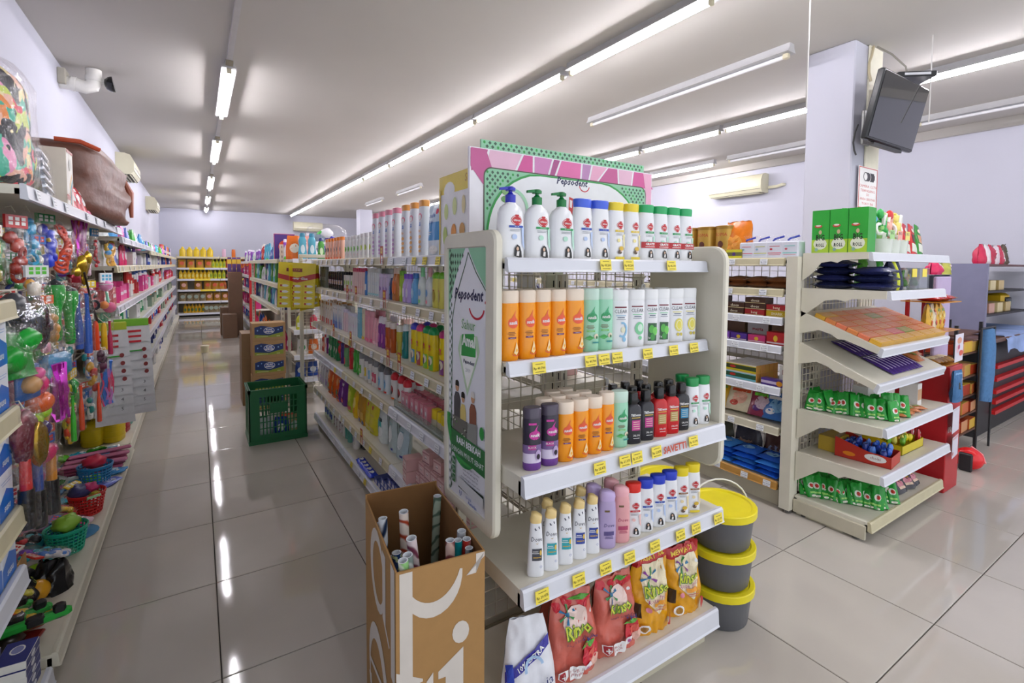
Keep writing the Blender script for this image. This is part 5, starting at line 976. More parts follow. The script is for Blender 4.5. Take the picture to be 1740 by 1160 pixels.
run(gb(.20, .03, .022, '#cfdcc8', '#b8c8a8', 'flat', [('b', .3, .25, '#3a5ab0')]), .93, Z, 4.153, 4.484, 4, 'pale green bottle with blue label', w_)
# low red offer markers clipped to the rails
ofm = MB().box(-.022, .022, -.001, .001, 0, .05, red_t); decals(ofm, [('rect', 0, .026, .03, .03, C('#e8c83a')), ('txt', 'hemat', 0, .026, .012, C('#a8281c'))], flat_front(-.001)); ofm.box(-.020, -.017, -.001, .001, -.045, 0, red_t); ofm.box(.017, .020, -.001, .001, -.045, 0, red_t)
OFM = Proto('offer_marker', 'price marker', [('offer_marker', ofm.mesh('offer', 0), (0, 0, 0))])
for nm, zz, ys in (('top', LV[0], (2.604,)), ('second', LV[1], (2.564, 3.116, 3.331)), ('third', LV[2], (2.338, 2.507, 3.256, 3.733)), ('fifth', LV[4], (3.024,))):
    for y in ys: put(OFM, (.833, y, zz + .012), -pi / 2, 'small red and yellow offer marker', 'on the long gondola %s shelf rail' % nm, 'from the near end')
# hidden right side, some stock so the mesh does not look empty
for li, z in enumerate((1.2, .93, .66, .36, .10)):
    for i in range(10):
        if (i * 7 + li) % 3: put(PKB if li % 2 else RBO if z == .10 else SH if i % 2 else CL2, (1.37, 1.7 + i * .28, z + .0005), pi / 2, ('pink carton', 'white bottle')[li % 2 == 0], 'on far side of long gondola, level %s' % ('two', 'three', 'four', 'five', 'six')[li], 'from the near end', sc=None if z != .10 else .8)
# blister cards of glue hanging from the end frame
yb = M('#e8d21e', .3, var=.03); rb = M('#c22a24', .3)
cards = MB().box(-.13, .13, -.0015, .0015, -.34, 0, yb); decals(cards, [shape([(-.13, -.085), (0, -.112), (.13, -.075), (.13, -.115), (0, -.15), (-.13, -.12)], rb), ('rect', -.02, -.055, .11, .026, M('#8a1c1a', .3)), ('txt', 'LEM SUPER', -.02, -.055, .017, C('#e8c83a')), ('txt', 'Power Glue', .01, -.118, .026, wht, dict(bold=.03, shear=.2))], flat_front(-.0015))
gp = MB()
for r_ in range(4):
    for c_ in range(3):
        x, z = -.085 + c_ * .085, -.175 - r_ * .045; decals(gp, [('rect', x, z, .075, .036, M('#f0de3a', .3)), ('ell', x + .005, z, .024, .009, wht), ('rect', x - .022, z, .014, .014, rb)], flat_front(-.0022))
GC = Proto('glue_card', 'glue card', [('backing_card', cards.mesh('card', 0), (0, 0, 0)), ('glue_sachets', gp.mesh('sachets', 0), (0, 0, 0))])
GC.parts[1][1]['x'] = 1
for i, (x, y, rz, ry) in enumerate(((.70, 4.40, -.25, .05), (.755, 4.46, .5, -.04), (.80, 4.50, .75, -.08))):
    put(GC, (x, y, 1.425 - i * .01), rz, 'large yellow glue card with small sachets', 'hanging on gondola end', 'from the front', 'yellow glue cards hanging on the gondola end', rot=(0, ry, rz), sc=1.1)
b = MB().tube([(.76, 4.62, 1.44), (.76, 4.36, 1.44), (.76, 4.34, 1.452)], .004, wire, 6); link('display_hook', b.mesh('hook'), g)
# ================================================================ cardboard box with wrapping paper rolls
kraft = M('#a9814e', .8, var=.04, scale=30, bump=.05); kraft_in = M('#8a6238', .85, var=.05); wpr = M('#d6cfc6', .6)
cx0, cx1, cy0, cy1, CH = .393, .630, 1.135, 1.565, .655
BROT = Matrix.Translation((cx0, cy0, 0)) @ Matrix.Rotation(radians(-6.5), 4, 'Z') @ Matrix.Translation((-cx0, -cy0, 0))
cb_ = empty('cardboard_box', (0, 0, 0)); cb_.matrix_world = BROT; tag(cb_, 'tall open brown cardboard box with big white letters beside the display', 'box')
b = MB(); t_ = .004
b.box(cx0, cx1, cy0, cy0 + t_, 0, CH, kraft); b.box(cx0, cx1, cy1 - t_, cy1, 0, CH + .015, kraft); b.box(cx0, cx0 + t_, cy0 + t_, cy1 - t_, 0, CH, kraft); b.box(cx1 - t_, cx1, cy0 + t_, cy1 - t_, 0, CH, kraft); b.box(cx0, cx1, cy0, cy1, 0, .004, kraft)
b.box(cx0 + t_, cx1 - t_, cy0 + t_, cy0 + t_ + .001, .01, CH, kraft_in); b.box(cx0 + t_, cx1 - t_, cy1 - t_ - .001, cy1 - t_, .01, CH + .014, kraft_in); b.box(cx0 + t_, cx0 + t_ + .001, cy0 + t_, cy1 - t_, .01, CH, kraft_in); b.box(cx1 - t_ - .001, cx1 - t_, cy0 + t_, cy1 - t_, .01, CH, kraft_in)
link('box_walls', b.mesh('walls', 0), cb_)
def stroke(P, w):  # ribbon of varying width
    N = []
    for i in range(len(P)):
        a_, c_ = P[max(0, i - 1)], P[min(len(P) - 1, i + 1)]; dx, dy = c_[0] - a_[0], c_[1] - a_[1]; L = math.hypot(dx, dy) or 1; N.append((-dy / L, dx / L))
    return [('poly', [(P[i][0] - N[i][0] * P[i][2], P[i][1] - N[i][1] * P[i][2]), (P[i + 1][0] - N[i + 1][0] * P[i + 1][2], P[i + 1][1] - N[i + 1][1] * P[i + 1][2]), (P[i + 1][0] + N[i + 1][0] * P[i + 1][2], P[i + 1][1] + N[i + 1][1] * P[i + 1][2]), (P[i][0] + N[i][0] * P[i][2], P[i][1] + N[i][1] * P[i][2])], wpr) for i in range(len(P) - 1)]
def front(u, v, o): return (cx0 + u * .9, cy0 - o, v)
def lside(u, v, o): return (cx0 - o, cy1 - u, v)
arc = lambda cx, cy, rx, ry, a0, a1, w0, w1, n=14: [(cx + rx * cos(a0 + (a1 - a0) * i / n), cy + ry * sin(a0 + (a1 - a0) * i / n), w0 + (w1 - w0) * abs(sin(pi * i / n))) for i in range(n + 1)]
b = MB(); Lt = []
# front: p, dot and i, s
Lt += [('rect', .028, .50, .036, .30, wpr), ('poly', [(0, .345), (.075, .355), (.075, .362), (.0, .40)], wpr)] + stroke(arc(.105, .640, .085, .105, pi * 1.06, pi * 1.95, .004, .020), 0)
Lt += [('ell', .188, .452, .026, .030, wpr), ('poly', [(.120, .365), (.196, .41), (.196, .0), (.142, .0), (.142, .345), (.12, .345)], wpr), ('poly', [(.205, .60), (.262, .64), (.262, .652), (.235, .652), (.235, .60)], wpr)]
Lt += stroke(arc(.055, .265, .055, .07, pi * .2, pi * 1.25, .004, .016), 0) + stroke(arc(.055, .155, .055, .07, pi * .3, -pi * .7, .018, .008), 0) + [('poly', [(.085, .35), (.105, .37), (.105, .31), (.098, .31)], wpr)]
decals(b, Lt, front, .0006, .00002)
Lt = [('rect', .395, .50, .045, .305, wpr)] + stroke(arc(.20, .53, .09, .10, 0, 2 * pi, .005, .020, 20), 0) + [('poly', [(.27, .63), (.31, .63), (.31, .44), (.36, .415), (.35, .405), (.27, .44)], wpr)]
Lt += stroke(arc(.20, .18, .13, .15, -pi * .35, pi * 1.1, .006, .026, 20), 0) + stroke(arc(.20, .18, .13, .15, pi * 1.1, pi * 1.7, .02, .006, 12), 0) + [('poly', [(.08, .175), (.32, .24), (.32, .255), (.08, .19)], wpr)]
decals(b, Lt, lside, .0006, .00002); link('white_lettering', b.mesh('letters', 0), cb_)
def roll_mat(c1, c2, sc=9, kind='wave'):
    m = bpy.data.materials.new('wrapping_paper'); m.use_nodes = True; n = m.node_tree.nodes; l = m.node_tree.links
    tc = n.new('ShaderNodeTexCoord'); w = n.new('ShaderNodeTexWave' if kind == 'wave' else 'ShaderNodeTexVoronoi'); w.inputs['Scale'].default_value = sc if kind == 'wave' else sc * 6
    if kind == 'wave': w.inputs['Distortion'].default_value = 7; w.bands_direction = 'DIAGONAL'
    l.new(tc.outputs['Object'], w.inputs['Vector']); cr = n.new('ShaderNodeValToRGB'); cr.color_ramp.interpolation = 'CONSTANT' if kind != 'wave' else 'EASE'
    cr.color_ramp.elements[0].color = lin(c1); cr.color_ramp.elements[1].color = lin(c2); cr.color_ramp.elements[1].position = .5 if kind == 'wave' else .32
    l.new(w.outputs[0], cr.inputs[0]); l.new(cr.outputs[0], n['Principled BSDF'].inputs['Base Color']); n['Principled BSDF'].inputs['Roughness'].default_value = .25; return m
def roll(base, topp, r, mat, lb):
    def inside(p, m):
        q = BROT.inverted() @ Vector(p); return BROT @ Vector((min(max(q.x, cx0 + m), cx1 - m), min(max(q.y, cy0 + m), cy1 - m), q.z))
    base = inside(base, r + .008); topp = inside(topp, r + .008)
    o = empty('wrapping_paper_roll', base); d = Vector(topp) - Vector(base); L = d.length; o.rotation_euler = d.to_track_quat('Z', 'Y').to_euler(); tag(o, lb, 'paper roll', None)
    N = 14; V = []; 
    for z, q in ((0, 1), (L, 1), (L, .78), (L - .05, .76)): V += [(r * q * cos(2 * pi * i / N), r * q * sin(2 * pi * i / N), z) for i in range(N)]
    b = MB().add(V[:2 * N], [(i, (i + 1) % N, N + (i + 1) % N, N + i) for i in range(N)], mat); link('paper', b.mesh('paper', 40), o)
    b = MB().add(V[N:], [(k * N + i, k * N + (i + 1) % N, (k + 1) * N + (i + 1) % N, (k + 1) * N + i) for k in range(2) for i in range(N)] + [tuple(range(2 * N, 3 * N))], M('#d9dde2', .6)); link('core_tube', b.mesh('core', 40), o)
tx_ = [((.445, 1.36, .02), (0.427,1.391,0.668), .013, roll_mat('#1e3050', '#d8dfe6', 8), 'navy and white marbled roll at the box corner'),
 ((.450, 1.30, .02), (0.450,1.437,0.630), .013, roll_mat('#e9e6da', '#e8c53a', 3), 'white and yellow roll leaning on the left side'),
 ((.455, 1.24, .02), (0.439,1.260,0.631), .013, roll_mat('#cfe3b4', '#2d4f8a', 10, 'v'), 'pale green roll with dark blue flecks'),
 ((.45, 1.27, .02), (0.436,1.300,0.598), .011, roll_mat('#5d6b80', '#e4e8ea', 9), 'short blue-grey marbled roll left of the pale green one'),
 ((.50, 1.22, .02), (0.437,1.170,0.671), .013, roll_mat('#d5dbd9', '#7b8b86', 9), 'grey and white marbled roll in the front group'),
 ((.49, 1.18, .02), (0.419,1.155,0.670), .013, roll_mat('#dfe9d4', '#8cc07a', 8), 'white roll with faint green veins in front'),
 ((.56, 1.28, .02), (0.466,1.220,0.682), .014, roll_mat('#7a3c52', '#e2d2d4', 11), 'plum and white marbled roll near the middle'),
 ((.54, 1.42, .02), (0.496,1.360,0.686), .014, roll_mat('#b8492e', '#f0e2d6', 12), 'tall red and cream patterned roll'),
 ((.62, 1.46, .02), (0.639,1.440,0.665), .013, roll_mat('#5d7364', '#a8b8a4', 14), 'tall green floral roll standing at the back'),
 ((.57, 1.20, .02), (0.566,1.190,0.661), .013, roll_mat('#8a4a4c', '#e8c9bd', 11), 'brown and pink marbled roll at front right'),
 ((.60, 1.22, .02), (0.594,1.200,0.648), .012, roll_mat('#0f8f98', '#1aa6ae', 6), 'plain teal roll at front right'),
 ((.63, 1.26, .02), (0.632,1.230,0.652), .013, roll_mat('#e4e6e8', '#b8bcc2', 6, 'v'), 'clear wrapped white roll with barcode'),
 ((.62, 1.17, .02), (0.611,1.165,0.638), .011, roll_mat('#39444e', '#9aa4ac', 8), 'short dark grey roll in the right corner'),
 ((.64, 1.25, .02), (0.639,1.190,0.648), .012, roll_mat('#eceae6', '#c8352a', 2), 'white roll with red end in the right corner')]
for a_ in tx_: roll(*a_)
# ================================================================ green crate and cartons
grn = M('#136a3c', .4, var=.04); k = empty('plastic_crate', (.31, 4.25, 0)); tag(k, 'green slotted plastic crate standing on the aisle floor', 'crate')
cw, cdp, chh = .42, .34, .43
def crate_wall(L, fr, hole):
    """slotted wall: L wide, chh tall"""
    b = MB(); t0 = .008
    def bx(u0, u1, v0, v1, w0=0, w1=t0):
        V = [fr(u, v, w) for w in (w0, w1) for u, v in ((u0, v0), (u1, v0), (u1, v1), (u0, v1))]; b.add(V, [(3, 2, 1, 0), (4, 5, 6, 7), (0, 1, 5, 4), (1, 2, 6, 5), (2, 3, 7, 6), (3, 0, 4, 7)], grn)
    e0 = .075 if hole else .05
    bx(0, e0, 0, chh); bx(L - e0, L, 0, chh); bx(e0, L - e0, 0, .07); bx(e0, L - e0, chh - .06, chh); bx(-.006, L + .006, chh - .025, chh, -.006, t0 + .006); bx(-.003, L + .003, 0, .03, -.004, t0)
    n_ = int((L - 2 * e0) / .024); s_ = (L - 2 * e0) / n_
    for i in range(1, n_): bx(e0 + i * s_ - .004, e0 + i * s_ + .004, .07, chh - .06)
    for v in (.12, .17, .22, .27, .32): bx(e0, L - e0, v - .003, v + .003, .001, t0 - .001)
    if hole: bx(L * .36, L * .64, .235, .315, -.003, t0)
    return b
for nm, L, fr, h_ in (('front', cw, lambda u, v, w: (u, w, v), 1), ('back', cw, lambda u, v, w: (u, cdp - w, v), 1), ('left', cdp, lambda u, v, w: (w, u, v), 0), ('right', cdp, lambda u, v, w: (cw - w, u, v), 0)):
    link('crate_side', crate_wall(L, fr, h_).mesh('crate_side', 0), k)
link('crate_floor', MB().box(0, cw, 0, cdp, 0, .008, grn).mesh('floor', 0), k)
random.seed(3)
for i, (c_, dx, dy, dz) in enumerate((('#e86a4a', .30, .2, .1), ('#dfe3e8', .12, .15, .0), ('#2a4ab0', .24, .1, .0), ('#e8e4da', .2, .22, .05), ('#c8b08a', .33, .12, .0))):
    put(pack(.12, .06, .16, c_, [('ell', 0, .08, .03, .03, wht)], 60 + i, crump=.01), (.31 + dx, 4.25 + dy, .009), random.uniform(-1, 1), '%s packet inside the green crate' % ('orange', 'pale grey', 'blue', 'cream', 'tan')[i], '')
ctn = M('#a8855c', .75, var=.05); tp = M('#b8986c', .6)
def noodle_carton():
    w, d, h = .29, .20, .168; b = MB().bbox(-w / 2, w / 2, -d / 2, d / 2, 0, h, ctn, .002); D = [('poly', [(-.125, .03), (.125, .03), (.125, .075), (-.125, .06)], C('#8a9a3a')), ('poly', [(-.125, .062), (.0, .048), (.125, .077), (.125, .135), (.04, .125), (-.07, .145), (-.125, .13)], C('#24386e')), ('ell', .0, .095, .048, .032, wht), ('ell', 0, .095, .044, .028, C('#2a4a9a')),
        ('txt', 'KUAS', 0, .105, .022, wht, dict(bold=.04)), ('txt', 'WINGS', 0, .084, .022, wht, dict(bold=.04)), ('rect', -.06, .04, .1, .004, C('#d8d8a8')), ('rect', .08, .04, .03, .004, C('#d8d8a8')), ('ell', -.10, .10, .006, .008, C('#8ab0e0')), ('ell', .08, .10, .007, .007, C('#8ab0e0')), ('ell', .105, .115, .005, .006, C('#8ab0e0')), ('ell', -.07, .12, .005, .006, C('#8ab0e0'))]
    m = decals(MB(), D, flat_front(-d / 2)); tpm = MB().box(-w / 2, w / 2, -.03, .03, h, h + .0005, tp)
    return Proto('carton', 'box', [('box_body', b.mesh('carton', 0), (0, 0, 0)), ('printing', m.mesh('print', 0), (0, 0, 0)), ('packing_tape', tpm.mesh('tape', 0), (0, 0, 0))])
NC = noodle_carton()
for i in range(5): put(NC, (.565 + (.004, -.004, .003, .0, .0)[i], 5.33, .0005 + i * .1695), -.03 + i * .012, 'brown carton with blue and green print', 'stacked behind the crate', 'from the floor')
BC = box_p(.16, .3, .24, '#8a6a44', name='carton')
for i in range(3): put(BC, (.43, 5.66, .0005 + i * .2405), 0, 'plain brown carton left of printed stack', '', 'from the floor')
for i, (x, y, h_) in enumerate(((.62, 11.2, 1.25), (.48, 11.4, .55), (.50, 10.9, .45))): put(box_p(.24, .3, h_, '#7d5f48', name='carton'), (x, y, .0005), 0, ('tall narrow brown carton far down the aisle', 'low brown carton left of tall one', 'small brown carton at far aisle end')[i], '')
TP2 = box_p(.07, .05, .3, '#d8a83a', '#5a3a7a', None, [('b', .7, .3, '#e8c03a')])
for i in range(3): put(TP2, (.53 + i * .08, 11.2, 1.2505), 0, 'purple and yellow packet on tall far carton', '')
put(bottle('small_tub', 'tub', [(0, .05, .05), (.1, .06, .06)], M('#d8cfa8', .5), [(.1, .062, .062), (.11, .062, .062)], C('#e8e2c8'), n=2), (.07, 9.2, .0005), 0, 'small cream tub standing alone on the far aisle floor', '')
# ================================================================ left wall shelving
lw = empty('shelf_run', (0, 0, 0)); tag(lw, 'long ivory wall shelf with price rails along the left wall', 'shelf')
def lshelf(ya, yb, z, xf, rail, th=.03, tags=True):
    s_ = link('shelf', shelf_board(-.885, xf, ya, yb, z, th).mesh('shelf', 0), lw); r = link('price_rail', rail_mesh(yb - ya, .05, rail).mesh('price_rail', 0), s_); r.rotation_euler = (0, 0, pi / 2); r.location = (xf, ya, z)
    y = ya + .1
    while tags and y < yb - .05 and y < 9:
        t = link('price_tag', tagme(False, 'Rp 9.900'), s_); t.rotation_euler = (0, 0, pi / 2); t.rotation_euler.rotate_axis('X', radians(-8)); t.location = (xf + .0205, y, z - .003); y += random.uniform(.2, .5)
    return s_
TOPZ = 1.655
lshelf(2.14, 4.45, TOPZ, -.465, rail_w); lshelf(4.46, 7.0, 1.60, -.465, rail_w); lshelf(7.01, 15.3, 1.56, -.47, rail_c)
BZ = .10
lshelf(2.16, 4.45, BZ, -.44, ivory, .04, False); lshelf(4.46, 15.3, BZ, -.45, ivory, .04, False)
LZ = (1.39, 1.095, .85, .60, .345)
for z in LZ:
    for a_, c_ in ((4.46, 6.2), (6.21, 8.4), (8.41, 11.8), (11.81, 15.3)): lshelf(a_, c_, z, -.50, rail_w if z != 1.39 else rail_c)
for y in (2.17, 3.1, 4.455, 6.205, 8.405, 11.805, 15.29): u = link('upright', upright(2.0 if y < 4 else 1.75, .03, .05).mesh('upright', 0), lw, (-.868, y, 0)); u.rotation_euler = (0, 0, pi / 2)
w = wire_grid(2.25, .2, 1.58, .075, .0018); o = link('wire_grid', w.mesh('grid', 0), lw, (-.83, 4.43, 0)); o.rotation_euler = (0, 0, -pi / 2)
pnl = MB().box(-.893, -.886, 2.14, 15.3, .12, 1.5, M('#837d6c', .6)); link('back_panel', pnl.mesh('panel', 0), lw)  # panel colour darkened to stand in for shade behind the toys
link('kick_plate', MB().box(-.885, -.45, 2.16, 15.3, 0, .06, ivory_d).mesh('kick', 0), lw)
# hanging bars for the toy bags
for z in (1.50, 1.30, 1.08, .86): link('hanging_bar', MB().tube([(-.60, 2.2, z), (-.60, 4.4, z)], .004, M('#8f8a7c', .35, .6), 6).mesh('bar'), lw)
for z in (1.50, 1.30, 1.08, .86):
    for y in (2.25, 3.1, 3.9): link('bar_arm', MB().tube([(-.86, y, z + .02), (-.60, y, z)], .004, M('#8f8a7c', .35, .6), 6).mesh('arm'), lw)
# near unit, mostly outside the frame
nu = empty('shelf_run', (0, 0, 0)); tag(nu, 'near ivory shelf unit at the left edge of the picture', 'shelf')
for z, rr_ in ((.985, rail_c), (.685, rail_c), (.50, rail_w), (.10, rail_w), (1.30, rail_c)):
    s_ = link('shelf', shelf_board(-.885, -.47 if z != .10 else -.44, 1.15, 2.0 if z != .1 else 2.09, z, .03).mesh('shelf', 0), nu); r = link('price_rail', rail_mesh(.85 if z != .1 else .94, .055, rr_).mesh('rail', 0), s_); r.rotation_euler = (0, 0, pi / 2); r.location = (-.47 if z != .10 else -.44, 1.15, z)
for y in (1.17, 2.08): u = link('upright', upright(1.65, .03, .05).mesh('upright', 0), nu, (-.868, y, 0)); u.rotation_euler = (0, 0, pi / 2)
MK = box_p(.12, .12, .13, '#e4e8f2', None, None, [('p', [(-.5, 0), (.5, 0), (.5, .45), (0, .62), (-.5, .38)], '#1f6cc8'), ('e', .78, .12, .05, '#e8edf6'), ('l', .8, 2, '#7aa0d8'), ('t', 'susu', .22, .03, '#e8eef8')], 'milk_box')
for k_, z in ((2, .985), (2, .685), (1, .50)):
    for r_ in range(k_ if z != .5 else 1):
        for i in range(4): put(MK, (-.535, 1.935 - i * .125, z + .0005 + r_ * .1305), pi / 2, 'white and blue milk box at left edge', 'shelf at %s height, %s row' % ({.985: 'chest', .685: 'hip', .5: 'knee'}[z], ('lower', 'upper')[r_]), 'from the far end')
PKW = box_p(.16, .10, .17, '#d8e0dc', '#e4e8e4', None, [('b', .3, .3, '#b8c8b8')])
for i in range(3): put(PKW, (-.56, 1.90 - i * .17, 1.3005), pi / 2, 'pale packet on the high near shelf', 'at left edge', 'from the far end')
MT = box_p(.115, .075, .024, '#e6e6e2', '#28327a', '#2c3684', [('e', .5, .15, .35, '#dfe0e8')], 'match_box')
mt2 = MB().box(-.05, .05, -.032, .032, .0245, .0247, C('#2c3684')); decals(mt2, [('ell', .01, 0, .022, .018, wht), ('ell', .01, 0, .018, .014, C('#8d93c8'))], lambda u, v, o: (u, v, .0248 + o)); MT.parts.append(('top_print', mt2.mesh('p', 0), (0, 0, 0)))
for c_ in range(3):
    for r_ in range(5): put(MT, (-.49 - c_ * .085, 2.02 - (r_ % 2) * .006, .1005 + r_ * .0252), pi / 2 + .06 * (c_ - 1), 'blue and white matchbox pack, %s stack' % ('front', 'middle', 'rear')[c_], 'bottom left corner', 'from the bottom')
# ---------------------------------------------------------------- top of the left wall shelf
def patch_mat():
    m = bpy.data.materials.new('patterned_fabric'); m.use_nodes = True; n = m.node_tree.nodes; l = m.node_tree.links; tc = n.new('ShaderNodeTexCoord')
    nz = n.new('ShaderNodeTexNoise'); nz.inputs['Scale'].default_value = 9; va = n.new('ShaderNodeMixRGB'); va.inputs[0].default_value = .2; l.new(tc.outputs['Object'], va.inputs[1]); l.new(tc.outputs['Object'], nz.inputs['Vector']); l.new(nz.outputs['Color'], va.inputs[2])
    v = n.new('ShaderNodeTexVoronoi'); v.inputs['Scale'].default_value = 26; l.new(va.outputs[0], v.inputs['Vector']); s_ = n.new('ShaderNodeSeparateColor'); l.new(v.outputs['Color'], s_.inputs[0]); cr = n.new('ShaderNodeValToRGB'); cr.color_ramp.interpolation = 'CONSTANT'
    cols = ('#1c2028', '#49b598', '#e88a3c', '#23262e', '#ecb8a0', '#5cc0a4', '#c8d860', '#1e222a', '#e04a5c', '#e89cc0', '#f0e0a8')
    cr.color_ramp.elements[0].color = lin(cols[0]); cr.color_ramp.elements[1].position = .09; cr.color_ramp.elements[1].color = lin(cols[1])
    for i, c_ in enumerate(cols[2:]): e_ = cr.color_ramp.elements.new(.18 + i * .09); e_.color = lin(c_)
    l.new(s_.outputs[0], cr.inputs[0]); l.new(cr.outputs[0], n['Principled BSDF'].inputs['Base Color']); n['Principled BSDF'].inputs['Roughness'].default_value = .55; return m
fb = empty('bagged_blanket', (-.66, 2.33, TOPZ)); tag(fb, 'folded colourful patterned blanket in a clear zip bag on top shelf', 'blanket')
def puff(w, d, h, mt, rr=.09, lump=.02, seed=0, nx=12, nz=12):
    b = MB(); V = []; F_ = []; 
    for j in range(nz + 1):
        t = j / nz; z = h * t; q = 1 - (max(0, t - .8) / .2) ** 2.5 * .45 - (max(0, .08 - t) / .08) * .1
        for i in range(24):
            a_ = 2 * pi * i / 24; c_, s_ = cos(a_), sin(a_); x = w / 2 * q * math.copysign(abs(c_) ** .55, c_); y = d / 2 * q * math.copysign(abs(s_) ** .55, s_); nn = noise.noise(Vector((x * 9 + seed, y * 9, z * 11))) * lump; V.append((x * (1 + nn * 3), y + nn, z + nn * .4 * (t > .05)))
    for j in range(nz):
        for i in range(24): F_.append((j * 24 + i, j * 24 + (i + 1) % 24, (j + 1) * 24 + (i + 1) % 24, (j + 1) * 24 + i))
    F_ += [tuple(range(23, -1, -1)), tuple(range(nz * 24, nz * 24 + 24))]; return b.add(V, F_, mt)
pm_ = patch_mat(); FILM = film(clear=.90, mirror=.30, scale=40., bump=1.); b = puff(.36, .36, .40, pm_, seed=2); link('blanket', b.mesh('blanket', 60), fb, (0, 0, .012)); b = puff(.385, .40, .435, FILM, lump=.012, seed=5); link('clear_bag', b.mesh('bag', 60), fb)
b = MB(); silver = M('#b9bcc4', .18, .75, var=.03)
b.box(-.14, .14, -.012, .012, 0, .21, silver)
for i in range(8):
    for j in range(6): b.loft([(0, .014, .014), (.010, .012, .012), (.014, .006, .006)], silver, 8); n0 = len(b.v) - 24; b.xf(Matrix.Translation((-.12 + i * .034, -.012, .018 + j * .034)) @ Matrix.Rotation(pi / 2, 4, 'X'), n0)
ft = Proto('foil_tray', 'tray', [('tray', b.mesh('tray', 30), (0, 0, 0)), ('clear_wrap', MB().bbox(-.145, .145, -.032, .02, .0, .215, FILM, .006).mesh('wrap'), (0, 0, 0))])
put(ft, (-.52, 2.73, TOPZ), pi / 2 + .12, 'pack of silver dimpled foil trays on the top shelf', '', rot=(radians(-6), 0, pi / 2 + .1))
wb = box_p(.13, .09, .262, '#efe6d6', '#e9e6de', None, [('p', [(-.1, .1), (0, .1), (.0, .35), (.3, .55), (.3, .62), (-.1, .42)], '#d8a83a'), ('p', [(.05, .08), (.12, .08), (.12, .32), (.4, .48), (.4, .54), (.05, .36)], '#2a9aa8'), ('p', [(.17, .06), (.24, .06), (.24, .28), (.47, .40), (.47, .46), (.17, .33)], '#c83a2a'), ('b', .965, .05, '#a83a2a'), ('t', 'mie', .2, .05, '#c8322a', -.28), ('e', .75, .2, .1, '#d8d8d2')], 'carton')
put(wb, (-.525, 2.98, TOPZ + .0005), pi / 2, 'white carton with rainbow stripes on the left top shelf', '')
bp_ = empty('plastic_bag', (-.60, 3.78, TOPZ)); tag(bp_, 'large crumpled brown translucent plastic bag on the left top shelf', 'bag')
bm = M('#70483a', .42, bump=.5, scale=14, var=.2); b = puff(.42, .80, .40, bm, lump=.05, seed=11); b.xf(Matrix(((1, .10, 0, 0), (0, 1, 0, 0), (0, -.06, 1, 0), (0, 0, 0, 1)))); b.v = [(p_[0], p_[1], max(0, p_[2] + (.03 if p_[2] < .02 else 0) - (.03 if p_[2] < .02 else 0))) for p_ in b.v]; link('bag_body', b.mesh('bag', 70), bp_)
b = MB(); b.tube([(.19, .34, .33), (.23, .37, .22), (.235, .38, .06)], [.012, .022, .01], M('#a85f48', .35, bump=.3), 8); link('bag_fold', b.mesh('fold'), bp_)
b = MB(); b.tube([(.0, -.40, .385), (.10, -.39, .385), (.17, -.34, .36)], .012, M('#c8583a', .35), 8); link('red_edge', b.mesh('edge'), bp_)
CP = [pack(.10, .04, .14, c_, [('ell', 0, .07, .03, .025, wht), ('rect', 0, .11, .06, .014, C(d_))], 70 + i, name='candy_packet', crump=.008) for i, (c_, d_) in enumerate((('#c8303c', '#e8d8d8'), ('#d84a5a', '#f0e0e0'), ('#3f86c8', '#e8eef4'), ('#d85a8a', '#f4e4ec')))]
for i in range(9): put(CP[(0, 1, 0, 3, 1, 2, 0, 1, 3)[i]], (-.495, 3.12 + i * .12, TOPZ + .0005), pi / 2, '%s shiny candy packet below the brown bag' % ('dark red', 'light red', 'blue', 'pink')[(0, 1, 0, 3, 1, 2, 0, 1, 3)[i]], 'on left top shelf', 'from the near end', rot=(radians(-12), 0, pi / 2))
FP = [pack(.13, .06, .17, c_, [('ell', 0, .08, .04, .03, C(d_)), ('ell', .02, .12, .02, .015, wht)], 80 + i, name='net_packet', crump=.012) for i, (c_, d_) in enumerate((('#dfe6e8', '#5ab0d8'), ('#3fb8d8', '#8adcec'), ('#6ac83a', '#e8f0d8'), ('#e070b8', '#f4c8e4'), ('#3aa83a', '#d8f0c8'), ('#4a9ad8', '#c8e4f4'), ('#6a7ad0', '#c8d0f0')))]
for i in range(24): put(FP[(i * 5) % 7], (-.58 + .02 * (i % 3), 4.62 + i * .28, (1.6005 if 4.62 + i * .28 < 6.95 else 1.5605)), pi / 2 + random.uniform(-.3, .3), '%s household packet' % ('white', 'cyan', 'lime', 'pink', 'green', 'sky blue', 'violet')[(i * 5) % 7], 'on left top shelf', 'from the near end', sc=(1, 1, .8))
for i in range(10): put(gb(.22, .04, .03, ('#d86a8a', '#e0a03a', '#6a3a2a', '#3a4ad0', '#e8c8d0')[i % 5], ('#c83a2a', '#e8641c', '#2a8a3a', '#2a3ad0', '#d8d8d8')[i % 5], 'flat', [('b', .5, .3, '#e8e4d8')]), (-.58, 11.5 + i * .36, 1.5605), pi / 2, '%s bottle far along' % ('pink', 'amber', 'brown', 'blue', 'pale')[i % 5], 'the left top shelf', 'from the near end')
